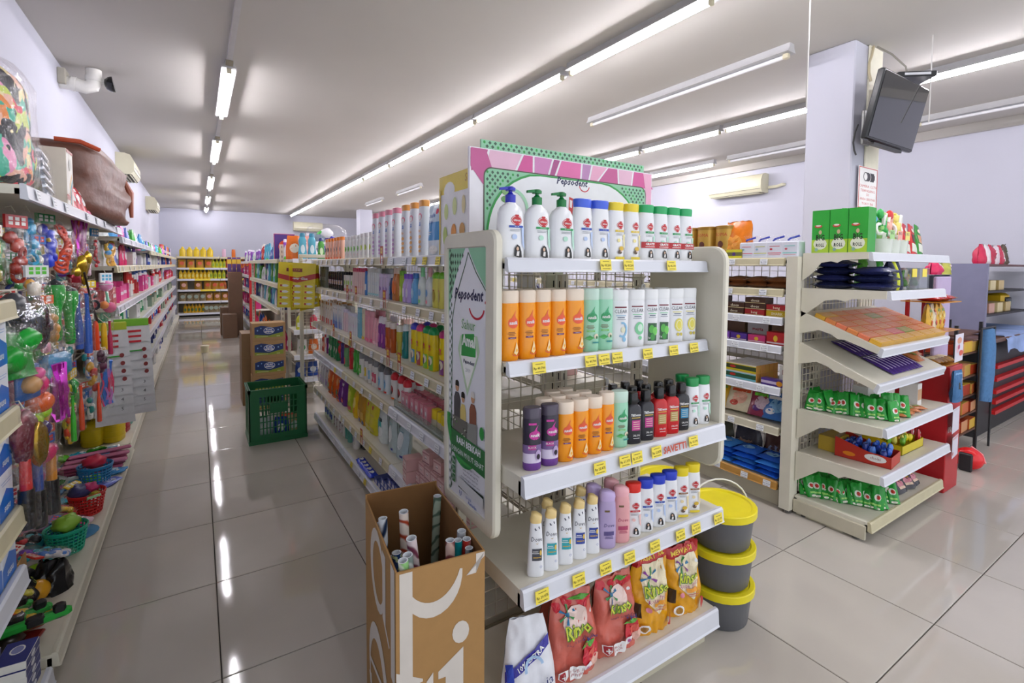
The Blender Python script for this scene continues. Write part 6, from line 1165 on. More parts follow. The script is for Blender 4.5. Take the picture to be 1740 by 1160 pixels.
# ---------------------------------------------------------------- hanging toys
def bagged(name, w, h, d, toys, header=None, cat='toy', film_=None, hcol2=None):
    """clear bag hanging from its top; toys = list of MB"""
    P_ = []; b = MB(); nu_, nv_ = 8, 10
    for s_ in (1, -1):
        V = []
        for j in range(nv_ + 1):
            for i in range(nu_ + 1):
                u, v = -1 + 2 * i / nu_, j / nv_; th = d / 2 * (max(0, 1 - (2 * v - .9) ** 2 / 1.22)) ** .6 * (1 - abs(u) ** 3) ** .6
                V.append((u * w / 2 * (1 - .35 * max(0, v - .75) * 3 * .5), -s_ * (th + .001) + noise.noise(Vector((u * 3, v * 5, s_ + w * 50))) * .008, -h + v * h))
        F_ = [(j * (nu_ + 1) + i, j * (nu_ + 1) + i + 1, (j + 1) * (nu_ + 1) + i + 1, (j + 1) * (nu_ + 1) + i) for j in range(nv_) for i in range(nu_)]
        b.add(V, F_ if s_ > 0 else [f[::-1] for f in F_], film_ or FILM)
    for nm, tm in toys: P_.append((nm, tm.mesh(nm, 50), (0, 0, 0)))
    P_.append(('clear_bag', b.mesh('bag', 80), (0, 0, 0)))
    if header:
        hh = min(.06, h * .25); c_ = MB().box(-w / 2 * .9, w / 2 * .9, -.004, .004, -.005, hh - .005, C(header)); decals(c_, [('rect', x * w * .25, hh * y, w * .17, hh * .26, C(hcol2 or '#f0f0ec')) for x in (-1, 0, 1) for y in (.25, .6)], flat_front(-.004)); P_.append(('header_card', c_.mesh('header', 0), (0, 0, 0)))
    hk = MB().tube([(0, 0, .052 if header else -.005), (0, .012, .075 if header else .02), (0, .03, .07 if header else .015)], .0018, wire, 5); P_.append(('hang_loop', hk.mesh('loop'), (0, 0, 0)))
    return Proto(name, cat, P_)
def balls(spec, r=.02): 
    b = MB()
    for x, y, z, q, c_ in spec: b.sphere((x, y, z), q, C(c_), 12, 8, lump=.1)
    return b
def cluster(cols, w, h, r, n, seed=0):
    random.seed(seed); b = MB()
    for i in range(n):
        x, y, z = random.uniform(-w, w), random.uniform(-.012, .012), -h * (i + .7) / n * .9 - .02; q = r * random.uniform(.8, 1.15); k = i % 3; m = C(cols[i % len(cols)]); n0 = len(b.v)
        if k == 0: b.sphere((x, y, z), q, m, 10, 7, (1, .7, random.uniform(.7, 1.2)), .25)
        elif k == 1: b.bbox(x - q * .8, x + q * .8, y - q * .5, y + q * .5, z - q, z + q, m, q * .3)
        else: b.tube([(x + q * cos(t * pi / 5), y + q * .3 * sin(t * pi / 5 + i), z + q * sin(t * pi / 5)) for t in range(10)], q * .32, m, 6, True)
    return b
def hang(p, pos, desc, rz=pi / 2 - .35, where='', sc=None): return put(p, (pos[0], pos[1], pos[2]), rz, desc, where, '', sc=sc)
hang(bagged('bagged_toy', .12, .19, .05, [('toy_pieces', cluster(('#a8281c', '#c8402a'), .02, .19, .026, 6, 1))], '#c02a2a'), (-0.560,2.513,1.542), 'red toy pieces in clear bag with red grid card')
hang(bagged('bagged_toy', .10, .20, .05, [('toy_rings', cluster(('#2f9ad0', '#4ab8e4'), .015, .2, .024, 6, 2))], None), (-0.560,2.697,1.617), 'tall clear bag of light blue toy pieces')
hang(bagged('bagged_toy', .13, .17, .06, [('toy_balls', cluster(('#2434c0', '#2f48d8', '#c8a81c'), .03, .17, .028, 8, 3))], '#1f8a4a'), (-0.560,2.935,1.587), 'blue and yellow toy balls with green grid card')
ch_ = MB()
for i in range(9): a_ = i * .7; ch_.tube([(.02 * sin(a_) + .028 * cos(t * pi / 4), .01 * cos(a_) + .012 * sin(t * pi / 4 + a_), -.03 - i * .022 + .024 * sin(t * pi / 4)) for t in range(8)], .0075, C('#e8481c'), 8, True)
hang(bagged('bagged_toy', .12, .24, .07, [('chain_rings', ch_)], None), (-0.530,3.100,1.594), 'orange linked toy rings in a clear bag')
def fringe(cols, w, h, n, seed, r=.003):
    random.seed(seed); b = MB()
    for i in range(n):
        x = random.uniform(-w, w); P_ = [(x + random.uniform(-.008, .008), random.uniform(-.015, .015), -.01 - h * q / 4) for q in range(5)]; b.tube(P_, r * random.uniform(.7, 1.6), cols[i % len(cols)], 4)
    return b
foil = [M(c_, .15, .6) for c_ in ('#b23aa8', '#8a2a6a', '#c8604a', '#d8a8c8')]
hang(bagged('bagged_streamers', .13, .30, .05, [('foil_strips', fringe(foil, .045, .27, 40, 4, .005))], None, cat='party streamers'), (-0.530,3.477,1.645), 'clear bag of pink and orange foil streamers')
gd_ = M('#b8962a', .18, .8, bump=.3); b = MB(); b.sphere((0, 0, -.06), .05, gd_, 14, 10, (1, .5, 1.1), .3); b.sphere((.035, -.01, -.02), .03, gd_, 10, 8, (1, .5, 1.3), .2); b.sphere((-.04, 0, -.09), .035, gd_, 10, 8, (1.2, .5, .8), .3); b.sphere((.01, 0, -.12), .03, gd_, 10, 8, (.8, .5, 1.4), .2)
hang(Proto('foil_balloon', 'balloon', [('balloon', b.mesh('balloon', 60), (0, 0, 0)), ('red_tail', MB().sphere((-.04, .01, -.13), .045, M('#8a1c2a', .2, .4), 12, 8, (1, .5, 1.2), .3).mesh('tail', 60), (0, 0, 0)), ('hang_loop', MB().tube([(.02, 0, .0), (.02, .03, .03)], .0015, wire, 5).mesh('l'), (0, 0, 0))]), (-0.500,3.307,1.455), 'gold foil dog balloon with dark red part')
hang(bagged('bagged_toy', .16, .22, .05, [('yellow_toy', cluster(('#f0b41c', '#f2c02a'), .035, .2, .03, 7, 6)), ('blue_toy', balls([(-.03, 0, -.06, .025, '#3aa0e0'), (-.035, 0, -.10, .02, '#58b8ec'), (.0, .0, -.05, .02, '#e05a9a')]))], None), (-0.520,4.520,1.587), 'yellow toy ducks in a clear pointed bag')
hang(bagged('bagged_toy', .09, .20, .04, [('red_stick', cluster(('#a81c24', '#c82a30'), .008, .2, .014, 8, 7))], '#2a8ac8'), (-0.560,4.148,1.589), 'slim red toy with blue header card')
hang(bagged('bagged_toy', .13, .17, .05, [('toy_pony', cluster(('#e8a82a', '#e8e0d0', '#58c85a', '#e85a3a'), .03, .16, .024, 8, 8))], '#e4e8ea', hcol2='#5ac83a'), (-0.500,2.464,1.363), 'white and orange toy figure with green printed card')
hang(bagged('bagged_toy', .15, .13, .06, [('toy_car', cluster(('#23242a', '#2e2f36', '#e8743a'), .045, .11, .028, 7, 9))], '#e8682a', hcol2='#e8e0d8'), (-0.500,2.496,1.259), 'black toy car in a bag with orange card')
hang(bagged('bagged_toy', .10, .13, .05, [('toy_hand', cluster(('#e0a0b4', '#d88aa4'), .015, .12, .022, 5, 10))], None), (-0.480,2.429,1.220), 'small pale pink toy in a clear bag')
hang(bagged('bagged_toy', .10, .15, .05, [('toy_bottle', balls([(0, 0, -.05, .022, '#d8a04a'), (0, 0, -.09, .028, '#d89a40'), (0, 0, -.12, .024, '#c88a30')]))], None), (-0.490,2.597,1.240), 'honey coloured toy skittle in a clear bag')
sil = film('#c9ced4', .75, .45, 22.)
hang(bagged('bagged_toy', .26, .18, .10, [('dark_netting', cluster(('#3d4148', '#5a6068', '#2a2c32'), .08, .17, .045, 9, 11))], None, film_=sil), (-0.500,2.199,1.298), 'grey bundled netting in a glossy clear bag')
hat = MB(); hat.loft([(-.16, .10, .05), (-.158, .105, .055), (-.14, .06, .045), (-.07, .055, .04), (-.03, .04, .03), (-.025, .01, .01)], M('#148a2c', .3), 18, 2); hat.sphere((.02, -.03, -.05), .045, C('#1fa83a'), 12, 8, (1, .6, .8), .3); hat.sphere((-.05, -.03, -.10), .05, C('#17962e'), 12, 8, (1, .6, .8), .3)
hang(bagged('bagged_hat', .24, .22, .11, [('green_hat', hat)], None, cat='hat'), (-0.490,2.103,1.218), 'bright green plastic hat in a glossy bag')
def maraca(c1, c2, cap='#2a2c34'):
    b = MB().loft([(-.24, .008, .008), (-.235, .016, .016), (-.20, .019, .019), (-.15, .016, .016), (-.10, .02, .02), (-.06, .032, .032), (-.02, .034, .034), (-.005, .03, .03), (0, .012, .012)], C(c1), 14, 2)
    for z in (-.22, -.205, -.19, -.175): b.loft([(z, .0205, .0205), (z + .005, .0205, .0205)], C(c2), 14, 2)
    t = MB().loft([(-.004, .031, .031), (.004, .026, .026), (.012, .012, .012), (.02, .002, .002)], C(cap), 12, 2)
    return Proto('toy_maraca', 'toy', [('handle', b.mesh('maraca', 50), (0, 0, 0)), ('top', t.mesh('top', 50), (0, 0, 0)), ('clear_sleeve', MB().bbox(-.045, .045, -.04, .04, -.245, .03, FILM, .01).mesh('s'), (0, 0, 0)), ('hang_loop', MB().tube([(0, 0, .03), (0, .03, .05)], .0015, wire, 5).mesh('l'), (0, 0, 0))])
MG = maraca('#1fa83c', '#178a30')
for i, p_ in enumerate(((-0.500,2.732,1.324), (-0.480,2.860,1.293), (-0.520,2.532,1.157))): hang(MG, p_, 'green toy maraca in a clear sleeve', sc=1.0)
def bat(c_, L=.27, r=.017): return Proto('toy_bat', 'toy', [('bat', MB().loft([(-L, r * .9, r * .9), (-L * .97, r, r), (-L * .5, r * .95, r * .95), (-L * .3, r * .5, r * .5), (-.01, r * .5, r * .5), (0, r * .7, r * .7)], C(c_), 12, 2).mesh('bat', 50), (0, 0, 0)), ('clear_sleeve', MB().bbox(-r * 1.5, r * 1.5, -r * 1.3, r * 1.3, -L - .005, .015, FILM, .008).mesh('s'), (0, 0, 0)), ('hang_loop', MB().tube([(0, 0, .01), (0, .03, .04)], .0015, wire, 5).mesh('l'), (0, 0, 0))])
hang(bat('#2a5cc0'), (-0.500,3.182,1.256), 'blue toy bat hanging upright'); hang(bat('#3068cc', .30), (-0.470,3.205,1.260), 'longer blue toy bat beside the first', sc=1)
for i, (c_, p_) in enumerate((('#e84a1c', (-0.460,3.351,1.107)), ('#e8b81c', (-0.460,3.613,1.071)))): hang(Proto('toy_brush', 'toy', [('brush_body', MB().loft([(-.13, .008, .012), (-.12, .016, .012), (-.02, .014, .010), (0, .006, .006)], C(c_), 12, 2).mesh('br', 50), (0, 0, 0)), ('hang_loop', MB().tube([(0, 0, 0), (0, .03, .03)], .0015, wire, 5).mesh('l'), (0, 0, 0))]), p_, '%s ridged toy brush head' % ('orange', 'yellow')[i], sc=1.2)
hang(bat('#c8285c', .20, .013), (-0.450,3.750,1.067), 'narrow magenta toy bat')
tag(link('toy_stick', MB().tube([(-0.470,3.165,1.366), (-0.450,3.210,1.194), (-0.450,3.348,1.107)], .005, C('#2a1c14'), 6).mesh('stick')), 'thin dark curved stick hanging before the blue bats', 'toy')
rt = MB(); rt.sphere((0, 0, -.03), .035, C('#e88ac0'), 12, 8); rt.tube([(0, 0, -.06), (.01, 0, -.10), (.02, 0, -.15)], .008, C('#8adcc0'), 8); rt.sphere((.03, 0, -.17), .036, C('#e8609a'), 12, 8); rt.sphere((-.03, 0, -.15), .026, C('#e8883a'), 10, 8); rt.loft([(-.02, .037, .037), (-.015, .037, .037)], C('#f0e0ec'), 14)
hang(bagged('bagged_rattle', .15, .24, .08, [('rattle', rt)], '#e8ecf0', hcol2='#4ab0d8'), (-0.500,4.076,1.293), 'pink and mint baby rattle in a clear bag')
wbg = M('#d8dade', .25, bump=.25, scale=22, var=.05)
for j in range(2):
    b = MB(); nr = 9
    for k_ in range(nr):
        z0 = -.05 - k_ * .062; y = -.004 - (nr - k_) * .003; V = [(-.095 + .004 * k_, y, z0), (.095 + .004 * k_, y, z0 + .01), (.10 + .004 * k_, y - .018, z0 - .10), (-.10 + .004 * k_, y - .024, z0 - .095)]; b.add(V + [(p_[0], p_[1] + .006, p_[2]) for p_ in V], [(3, 2, 1, 0), (4, 5, 6, 7), (0, 1, 5, 4), (1, 2, 6, 5), (2, 3, 7, 6), (3, 0, 4, 7)], wbg)
    t = MB().box(-.09, .09, -.036, -.002, -.045, 0, C('#7ac03a' if j else '#b8cc3a')); m_ = MB(); decals(m_, [('rect', -.01, -.075 - q * .034, .11, .014, C('#c8303a')) for q in range(3)] + [('rect', 0, -.205, .12, .008, C('#3aa83a'))] + [('ell', .06 + .004 * q, -.20 - q * .05, .012, .014, C('#8a3a3a')) for q in range(4)] + [('txt', '%d' % (3 + q), .06, -.42 - q * .06, .03, C('#4a4c52')) for q in range(3)], lambda u, v, o: (u, -.062 - o, v))
    pr_ = Proto('bag_strip', 'hanging strip', [('white_bags', b.mesh('bags', 0), (0, 0, 0)), ('top_card', t.mesh('card', 0), (0, 0, 0)), ('printing', m_.mesh('pr', 0), (0, 0, 0))])
    put(pr_, (-.50 + .10 * j, 4.05 + .22 * j, 1.03), .25, 'strip of overlapping white plastic packets with %s top card' % ('yellow-green', 'green')[j], '', rot=(radians(4), 0, .28), sc=(1.05, 1, 1.05))
hang(bagged('pencil_case', .16, .12, .05, [('blue_case', MB().bbox(-.07, .07, -.018, .018, -.105, -.02, C('#2f8ab8'), .012))], None, cat='pencil case'), (-0.470,2.519,1.087), 'sky blue pencil case in a clear bag', sc=1.1)
hang(bagged('bagged_streamers', .10, .24, .05, [('tinsel', fringe([M('#c22ab8', .12, .7), M('#e04ad0', .12, .7), M('#8a1c80', .12, .7)], .032, .22, 40, 12, .006))], None, cat='party streamers'), (-0.460,2.503,1.039), 'bright purple tinsel in a clear bag')
hang(bagged('bagged_toy', .12, .14, .05, [('cartoon_card', MB().bbox(-.05, .05, -.006, .006, -.12, -.01, C('#3a6ab0'))), ('toy_disc', balls([(-.01, -.015, -.07, .028, '#c89a6a'), (.02, -.015, -.04, .02, '#e06aa0')]))], None), (-0.460,2.112,1.098), 'small toy with blue printed card')
ts = MB(); 
for x, z, r_, c_, sx in ((-.01, -.06, .046, '#e03a78', 1.1), (.02, -.125, .042, '#e8682a', 1.1), (.03, -.16, .026, '#a8d82a', 1.2), (.0, -.18, .022, '#b4e02a', 1), (.012, -.215, .036, '#3a2a6a', 1.1), (.035, -.225, .02, '#3ac85a', 1.2), (.0, -.26, .024, '#3ad05a', 1.3), (.02, -.30, .04, '#d82a6a', 1.2)): ts.sphere((x, 0, z), r_, C(c_, .25), 14, 10, (sx, .8, .85))
hang(bagged('toy_tea_set', .15, .37, .10, [('cups_and_plates', ts)], None), (-0.460,2.194,1.070), 'pink, orange and green toy tea set in clear bag', sc=1.0)
mk_ = MB(); mk_.sphere((0, 0, -.09), .06, M('#6a1c2c', .3, .3), 14, 10, (.8, .45, 1.35), .15); mk_.sphere((.025, -.02, -.12), .045, M('#a8862a', .2, .8), 14, 10, (.7, .45, 1.5), .2)
hang(bagged('bagged_mask', .13, .22, .08, [('mask', mk_)], None, cat='mask'), (-0.450,2.017,0.976), 'maroon and gold party mask in a clear bag')
for i, (p_, c1) in enumerate((((-0.450,2.009,0.838), '#c8201c'), ((-0.450,2.130,0.788), '#2a4a9a'), ((-0.450,2.306,0.757), '#e0901c'))):
    b = MB().loft([(-.21, .017, .017), (-.205, .02, .02), (-.10, .018, .018)], C('#121114'), 12, 2); b.loft([(-.10, .014, .014), (0, .012, .012), (.01, .004, .004)], C(c1), 12, 2)
    hang(Proto('toy_microphone', 'toy', [('stick', b.mesh('mic', 50), (0, 0, 0)), ('clear_sleeve', MB().bbox(-.024, .024, -.024, .024, -.215, .015, FILM, .008).mesh('s'), (0, 0, 0)), ('hang_loop', MB().tube([(0, 0, .01), (0, .03, .04)], .0015, wire, 5).mesh('l'), (0, 0, 0))]), p_, 'black ended toy stick with %s handle' % ('red', 'navy', 'orange')[i], sc=1.1)
for i, (p_, c1) in enumerate((((-0.470,2.801,0.835), '#3ac82a'), ((-0.450,2.854,0.866), '#e8501c'), ((-0.440,3.226,0.801), '#e8481c'))): hang(bat(c1, .20, .010), p_, 'thin %s toy baton' % ('lime green', 'orange near', 'orange farther')[i])
hang(bagged('bagged_toy', .09, .20, .04, [('gold_figure', cluster(('#c8962a', '#a8281c', '#e0b04a'), .012, .15, .022, 5, 14))], None), (-0.460,3.228,0.924), 'gold and red toy figure on a stand')
hang(bagged('bagged_toy', .14, .30, .04, [('pink_tubes', fringe([C('#c87ac8'), C('#d8e0ea'), C('#3a7ad8'), C('#e03a6a')], .05, .26, 16, 15, .008))], None, cat='toy'), (-0.470,3.730,0.842), 'pink and blue party tubes in a clear bag')
hang(bagged('bagged_toy', .10, .14, .05, [('purple_toy', cluster(('#4a1c3a', '#6a2a50'), .02, .12, .026, 5, 16))], None), (-0.460,3.504,0.944), 'dark plum toy handbag in a clear bag')
for i in range(7): hang(bagged('bagged_toy', .11, .15, .05, [('toy_pieces', cluster((('#2a6ac8', '#7ab0e0'), ('#c83a3a', '#e8b04a'), ('#3a9a4a', '#2a3a8a'), ('#8a4ac0', '#e0c8e8'), ('#3a3a44', '#c82a4a'), ('#e8c83a', '#3a8ac8'), ('#d87ab0', '#4ac0a8'))[i], .03, .13, .024, 6, 30 + i))], ('#e8ecf0', '#d83a3a', '#2a8a4a', '#c84aa0', '#3a3a8a', '#e8a82a', '#e8e8ea')[i]), (-.66, 2.35 + i * .27, (1.44, .98, 1.42, .95, 1.25, .96, 1.2)[i]), ('blue', 'red and yellow', 'green and navy', 'violet', 'black and red', 'yellow and blue', 'pink and teal')[i] + ' bagged toy at the back', where='of the toy rack')
# ---------------------------------------------------------------- things lying on the base shelf under the toys
B0 = BZ + .0005
def basket(col, r=.075, h=.11, hm=None):
    m = C(col, .35); b = MB(); N = 24
    for k_ in range(7): z = .006 + h * k_ / 7; q = r * (.78 + .22 * k_ / 6); b.tube([(q * cos(2 * pi * t / N), q * sin(2 * pi * t / N), z) for t in range(N)], .0035, m, 4, True)
    for t in range(N): a_ = 2 * pi * t / N; b.tube([(r * .78 * cos(a_), r * .78 * sin(a_), .004), (r * cos(a_), r * sin(a_), h)], .003, m, 4)
    b.loft([(h - .006, r * .99, r * .99), (h - .006, r * 1.06, r * 1.06), (h + .004, r * 1.07, r * 1.07), (h + .006, r * 1.03, r * 1.03), (h, r * .97, r * .97)], m, N, 2, (0, 0)); b.loft([(0, r * .78, r * .78), (.004, r * .78, r * .78)], m, N)
    P_ = [('basket_body', b.mesh('basket', 50), (0, 0, 0))]
    if hm: P_.append(('handle', MB().bbox(-.03, .03, -r * 1.12, -r * 1.04, h - .01, h + .004, C(hm), .003).mesh('h'), (0, 0, 0)))
    return Proto('toy_basket', 'basket', P_)
put(basket('#18a888'), (-.53, 2.92, B0), 0, 'teal plastic toy basket on the base shelf', ''); put(basket('#d02424', hm='#a8d8a0'), (-.515, 3.32, B0), .5, 'red mesh toy basket with pale green handle', ''); put(basket('#2a8ac8', .08, .12), (-.535, 3.72, B0), 0, 'blue slotted toy basket full of toys', '')
for i, (x, y, z, r_, c_) in enumerate(((-.53, 2.92, .13, .052, '#8ab83a'), (-.545, 3.32, .12, .05, '#3a3a6a'), (-.50, 3.33, .13, .035, '#c02a6a'), (-.54, 3.72, .14, .055, '#c82a4a'))):
    tag(link('net_bundle', MB().sphere((x, y, B0 + z), r_, C(c_, .4), 14, 10, (1, 1, .7), .4).mesh('bundle', 60)), ('green netted toy bundle in the teal basket', 'dark blue netted bundle in the red basket', 'magenta bundle in the red basket', 'crimson bundle in the blue basket')[i], 'toy')
tag(link('toy_hat', MB().loft([(.100, .12, .10), (.104, .125, .105), (.12, .075, .07), (.17, .06, .055), (.19, .02, .02)], C('#1c78a8', .6), 20, 2).mesh('hat', 60), None, (-.56, 3.08, 0)), 'soft blue cloth hat lying on the base shelf', 'hat')
for i, (x, y, r_, c_) in enumerate(((-.70, 2.86, .05, '#e888a0'), (-.66, 2.98, .045, '#38a8b8'), (-.72, 3.12, .05, '#e890b0'), (-.60, 2.70, .03, '#d8b81c'), (-.64, 2.6, .05, '#dfe3e4'), (-.70, 2.72, .045, '#8a7ab8'), (-.52, 2.62, .035, '#7ac82a'), (-.55, 2.54, .04, '#e8a81c'), (-.66, 3.2, .042, '#c8a0d8'), (-.58, 2.66, .045, '#9ad82a'))):
    tag(link('toy_ball', MB().sphere((0, 0, 0), r_, C(c_, .25), 16, 10).mesh('ball', 60), None, (x, y, B0 + r_)), '%s toy ball on the base shelf' % ('rose pink', 'teal', 'soft pink', 'mustard', 'white', 'violet', 'lime', 'orange-yellow', 'pale lilac', 'bright lime')[i], 'ball')
blkp = M('#15161a', .22, bump=.3, scale=25)
for i, (x, y, w_, h_) in enumerate(((-.60, 2.52, .14, .14), (-.52, 2.60, .13, .12), (-.66, 2.38, .15, .10))): put(pouch(w_, .12, h_, blkp, [('ell', .02, h_ * .6, .018, .012, C(('#8a9a2a', '#d83aa0', '#5a8ad0')[i]))], seed=90 + i, crump=.03, name='black_bundle', cat='toy'), (x, y, B0), pi / 2 + i, 'glossy black bagged bundle with %s patch' % ('olive', 'pink', 'light blue')[i], 'on base shelf')
tag(link('cardboard_flap', MB().box(-.60, -.595, 2.2, 2.62, B0, B0 + .17, kraft).mesh('flap', 0)), 'brown cardboard divider standing on the base shelf', 'cardboard')
CT = Proto('carded_toy', 'toy', [('backing_card', MB().bbox(-.09, .09, -.06, .06, 0, .012, C('#8a2a24')).mesh('c', 0), (0, 0, 0)), ('toy_vehicle', MB().sphere((0, 0, .03), .03, C('#3a3030'), 12, 8, (2.2, 1, .7), .4).mesh('v', 50), (0, 0, 0)), ('card_print', decals(MB(), [('poly', [(-.08, -.03), (-.01, -.05), (.02, -.01), (-.05, .02)], C('#e4e0d8')), ('poly', [(-.075, -.028), (-.012, -.045), (.012, -.012), (-.05, .012)], C('#b8242a')), ('txt', 'CYCLE', -.03, -.018, .018, wht)], lambda u, v, o: (u, v, .0125 + o)).mesh('p', 0), (0, 0, 0))])
for i in range(4): put(CT, (-.56 - .08 * (i % 2), 2.24 + .07 * i, B0 + .013 * i), pi / 2 + .2 * (i - 1), 'red carded toy motorcycle in the lower heap', 'on base shelf', 'from the near end')
for i in range(3): put(Proto('toy_pistol', 'toy', [('toy_body', MB().bbox(-.10, .10, -.015, .015, 0, .03, C('#1fa83a'), .008).bbox(-.02, .03, -.017, .017, .003, .034, C('#17181c'), .006).bbox(.05, .085, -.014, .014, .0, .05, C('#15161a'), .006).mesh('p', 0), (0, 0, 0))]), (-.50 - i * .06, 2.24 + i * .05, B0 + .068), .25 + i * .1, 'green and black plastic toy in the lower heap', 'on base shelf', 'from the near end')
fan_m = [M(c_, .2, bump=.2, scale=40) for c_ in ('#b84a7a', '#c86a94', '#8a3a5a', '#d884a8')]
for i in range(12): tag(link('toy_fan', MB().bbox(-.16, .16, -.02, .02, 0, .018, fan_m[i % 4], .006).mesh('fan', 0), None, (-.60 + .012 * (i % 4), 3.92 + (i // 4) * .11, B0 + .019 * (i % 4)), (0, 0, random.uniform(-.25, .25))), 'shiny pink wrapped fan, %s pile, %s layer' % (('nearest', 'middle', 'farthest')[i // 4], ('bottom', 'second', 'third', 'top')[i % 4]), 'toy')
for i in range(6): put(CP[i % 4], (-.62 + .05 * (i % 2), 3.48 + (i // 2) * .09, B0 + .001), pi / 2 + i, 'small %s shiny packet loose on the base shelf' % ('dark red', 'light red', 'blue', 'pink')[i % 4], '', rot=(radians(-85), 0, i * 1.1), sc=.8)
def money_pig(col):
    b = MB().loft([(0, .05, .04), (.008, .058, .048), (.09, .06, .05), (.12, .052, .042), (.135, .02, .02)], C(col), 20, 2.6); 
    for z in (.03, .06, .09): b.loft([(z, .0605, .0505), (z + .004, .0605, .0505)], C(col), 20, 2.6)
    h_ = MB().tube([(.018 * cos(t * pi / 6), 0, .132 + .014 * sin(t * pi / 6)) for t in range(7)], .004, C(col), 6)
    return Proto('toy_suitcase', 'coin bank', [('body', b.mesh('b', 50), (0, 0, 0)), ('handle', h_.mesh('h'), (0, 0, 0))])
for i, (c_, x, y) in enumerate((('#e0c41c', -.66, 4.56), ('#e0c41c', -.55, 4.60), ('#dcc01a', -.62, 4.72), ('#b01c2a', -.54, 4.80), ('#b01c2a', -.66, 4.92), ('#18a08a', -.54, 5.0))): put(money_pig(c_), (x, y, B0), 1.3, ('yellow ribbed plastic can with loop handle', 'front yellow can near the rail', 'yellow ribbed can behind', 'dark red ribbed can near the rail', 'dark red ribbed can behind', 'teal ribbed can near the rail')[i], 'on left base shelf', sc=1.3)
# second layer of hanging toys and loose packs filling the gaps
_c = (('#e8481c', '#f0c02a', 'orange'), ('#2a7ad0', '#e8e8f0', 'bright blue'), ('#d8288a', '#f0d0e0', 'hot pink'), ('#2aa84a', '#e8e02a', 'green'), ('#7a3ab8', '#38c0d0', 'purple'), ('#e8c01c', '#d83a2a', 'yellow'), ('#18a8a0', '#f0f0e8', 'turquoise'), ('#c81c24', '#2a2a30', 'red'))
TP_ = [bagged('bagged_toy', .12, .16, .05, [('toy_pieces', cluster((a_, b_), .034, .14, .025, 8, 60 + i))], ('#f0ece0', '#d83a2a', '#2a6ac0', '#f0d02a')[i % 4], hcol2=('#c8302a', '#f0f0e8')[i % 2]) for i, (a_, b_, n_) in enumerate(_c)]
random.seed(77)
for r_, z_ in enumerate((1.49, 1.27, 1.06, .84, .64)):
    for i in range(8):
        k_ = (i * 3 + r_ * 5) % 8; hang(TP_[k_], (-.56 - .05 * (i % 2), 2.25 + i * .26 + .06 * (r_ % 2), z_ + random.uniform(-.02, .02)), _c[k_][2] + ' toy set with header card', rz=pi / 2 - random.uniform(0, .7), where='on toy bar %s' % ('one', 'two', 'three', 'four', 'five')[r_], sc=random.uniform(.85, 1.15))
for i in range(26):
    k_ = i % 7; put(FP[k_], (-.52 - .11 * (i % 3), 3.42 + (i // 3) * .115, B0 + .001 + .02 * (i % 2)), 0, '%s wrapped packet lying on the lower toy shelf' % ('white', 'cyan', 'lime', 'pink', 'green', 'sky blue', 'violet')[k_], '', 'from the near end', rot=(radians(-80 + 8 * (i % 3)), 0, i * .9), sc=(.7, .7, .7))
for i in range(10): put(TP_[(i * 3) % 8], (-.58 - .08 * (i % 3), 2.30 + i * .125, B0 + .10 + .02 * (i % 2)), 0, _c[(i * 3) % 8][2] + ' toy set lying on the lower toy shelf', '', 'from the near end', rot=(radians(-70), 0, pi / 2 + random.uniform(-.8, .8)), sc=.8)
# ---------------------------------------------------------------- stock on the far left shelves
def stock(protos, x, z, y0, y1, step, where, rz, depth=1, dd=.09, names=None, sgn=-1):
    y = y0; i = 0
    while y < y1:
        k_ = random.choice(range(len(protos))); n_ = random.randint(2, 4)
        for _ in range(n_):
            if y > y1: break
            put(protos[k_], (x + random.uniform(-.02, .02), y, z + .0005), rz + random.uniform(-.15, .15), names[k_], where, 'from the near end', sc=(1, 1, random.uniform(.95, 1.38) if z < 1.4 else random.uniform(.9, 1.2))); y += step[k_]
        y += .02
random.seed(21)
mini = lambda *a: Proto('packet', 'packet', [('packet', pack(*a).parts[0][1], (0, 0, 0))])
HS = [pack(.10, .05, .15, c_, [('ell', 0, .07, .03, .03, C(d_))], 100 + i, nu=6, nv=6, name='household_packet') for i, (c_, d_) in enumerate((('#2a50a8', '#d8e0ea'), ('#e8e8ea', '#3a9a5a'), ('#d82a6a', '#f4d8e4'), ('#e8742a', '#f4e4d0'), ('#7a4ab8', '#e4d8f0')))]
HN = ['blue household packet', 'white household packet', 'magenta household packet', 'orange household packet', 'violet household packet']
WB = box_p(.12, .12, .11, '#e2e3e2', '#e8e9e8', None, [('e', .5, .06, .1, '#4a5a78'), ('b', .08, .08, '#b8bcc2')], 'white_carton'); GBX = box_p(.15, .13, .10, '#8aa08a', '#a8b8a0', '#6f9080', [('e', .5, .02, .06, '#4a3a34')]); RBX = box_p(.10, .10, .12, '#b8202c', '#c82a34', None, [('b', .5, .2, '#e8e0dc')]); BBX = box_p(.11, .10, .13, '#2a3a8a', '#33459c', None, [('b', .4, .25, '#dfe4ee'), ('e', .75, .1, .07, '#c82a3a')]); PBX = box_p(.10, .1, .13, '#d8408a', '#e05a9c', None, [('b', .5, .2, '#f4e4ec')])
HB = [gb(.20, .034, .026, c, d, 'flat', [('b', .45, .4, e_)], seg=10, name='household_bottle') for c, d, e_ in (('#e4e6ea', '#3a6ac0', '#3a6ac0'), ('#c83a3a', '#f0e8e4', '#f0d8c8'), ('#3a9a6a', '#e8ecf0', '#dcefe0'))]; HBN = ['white and blue household bottle', 'red household bottle', 'green household bottle']
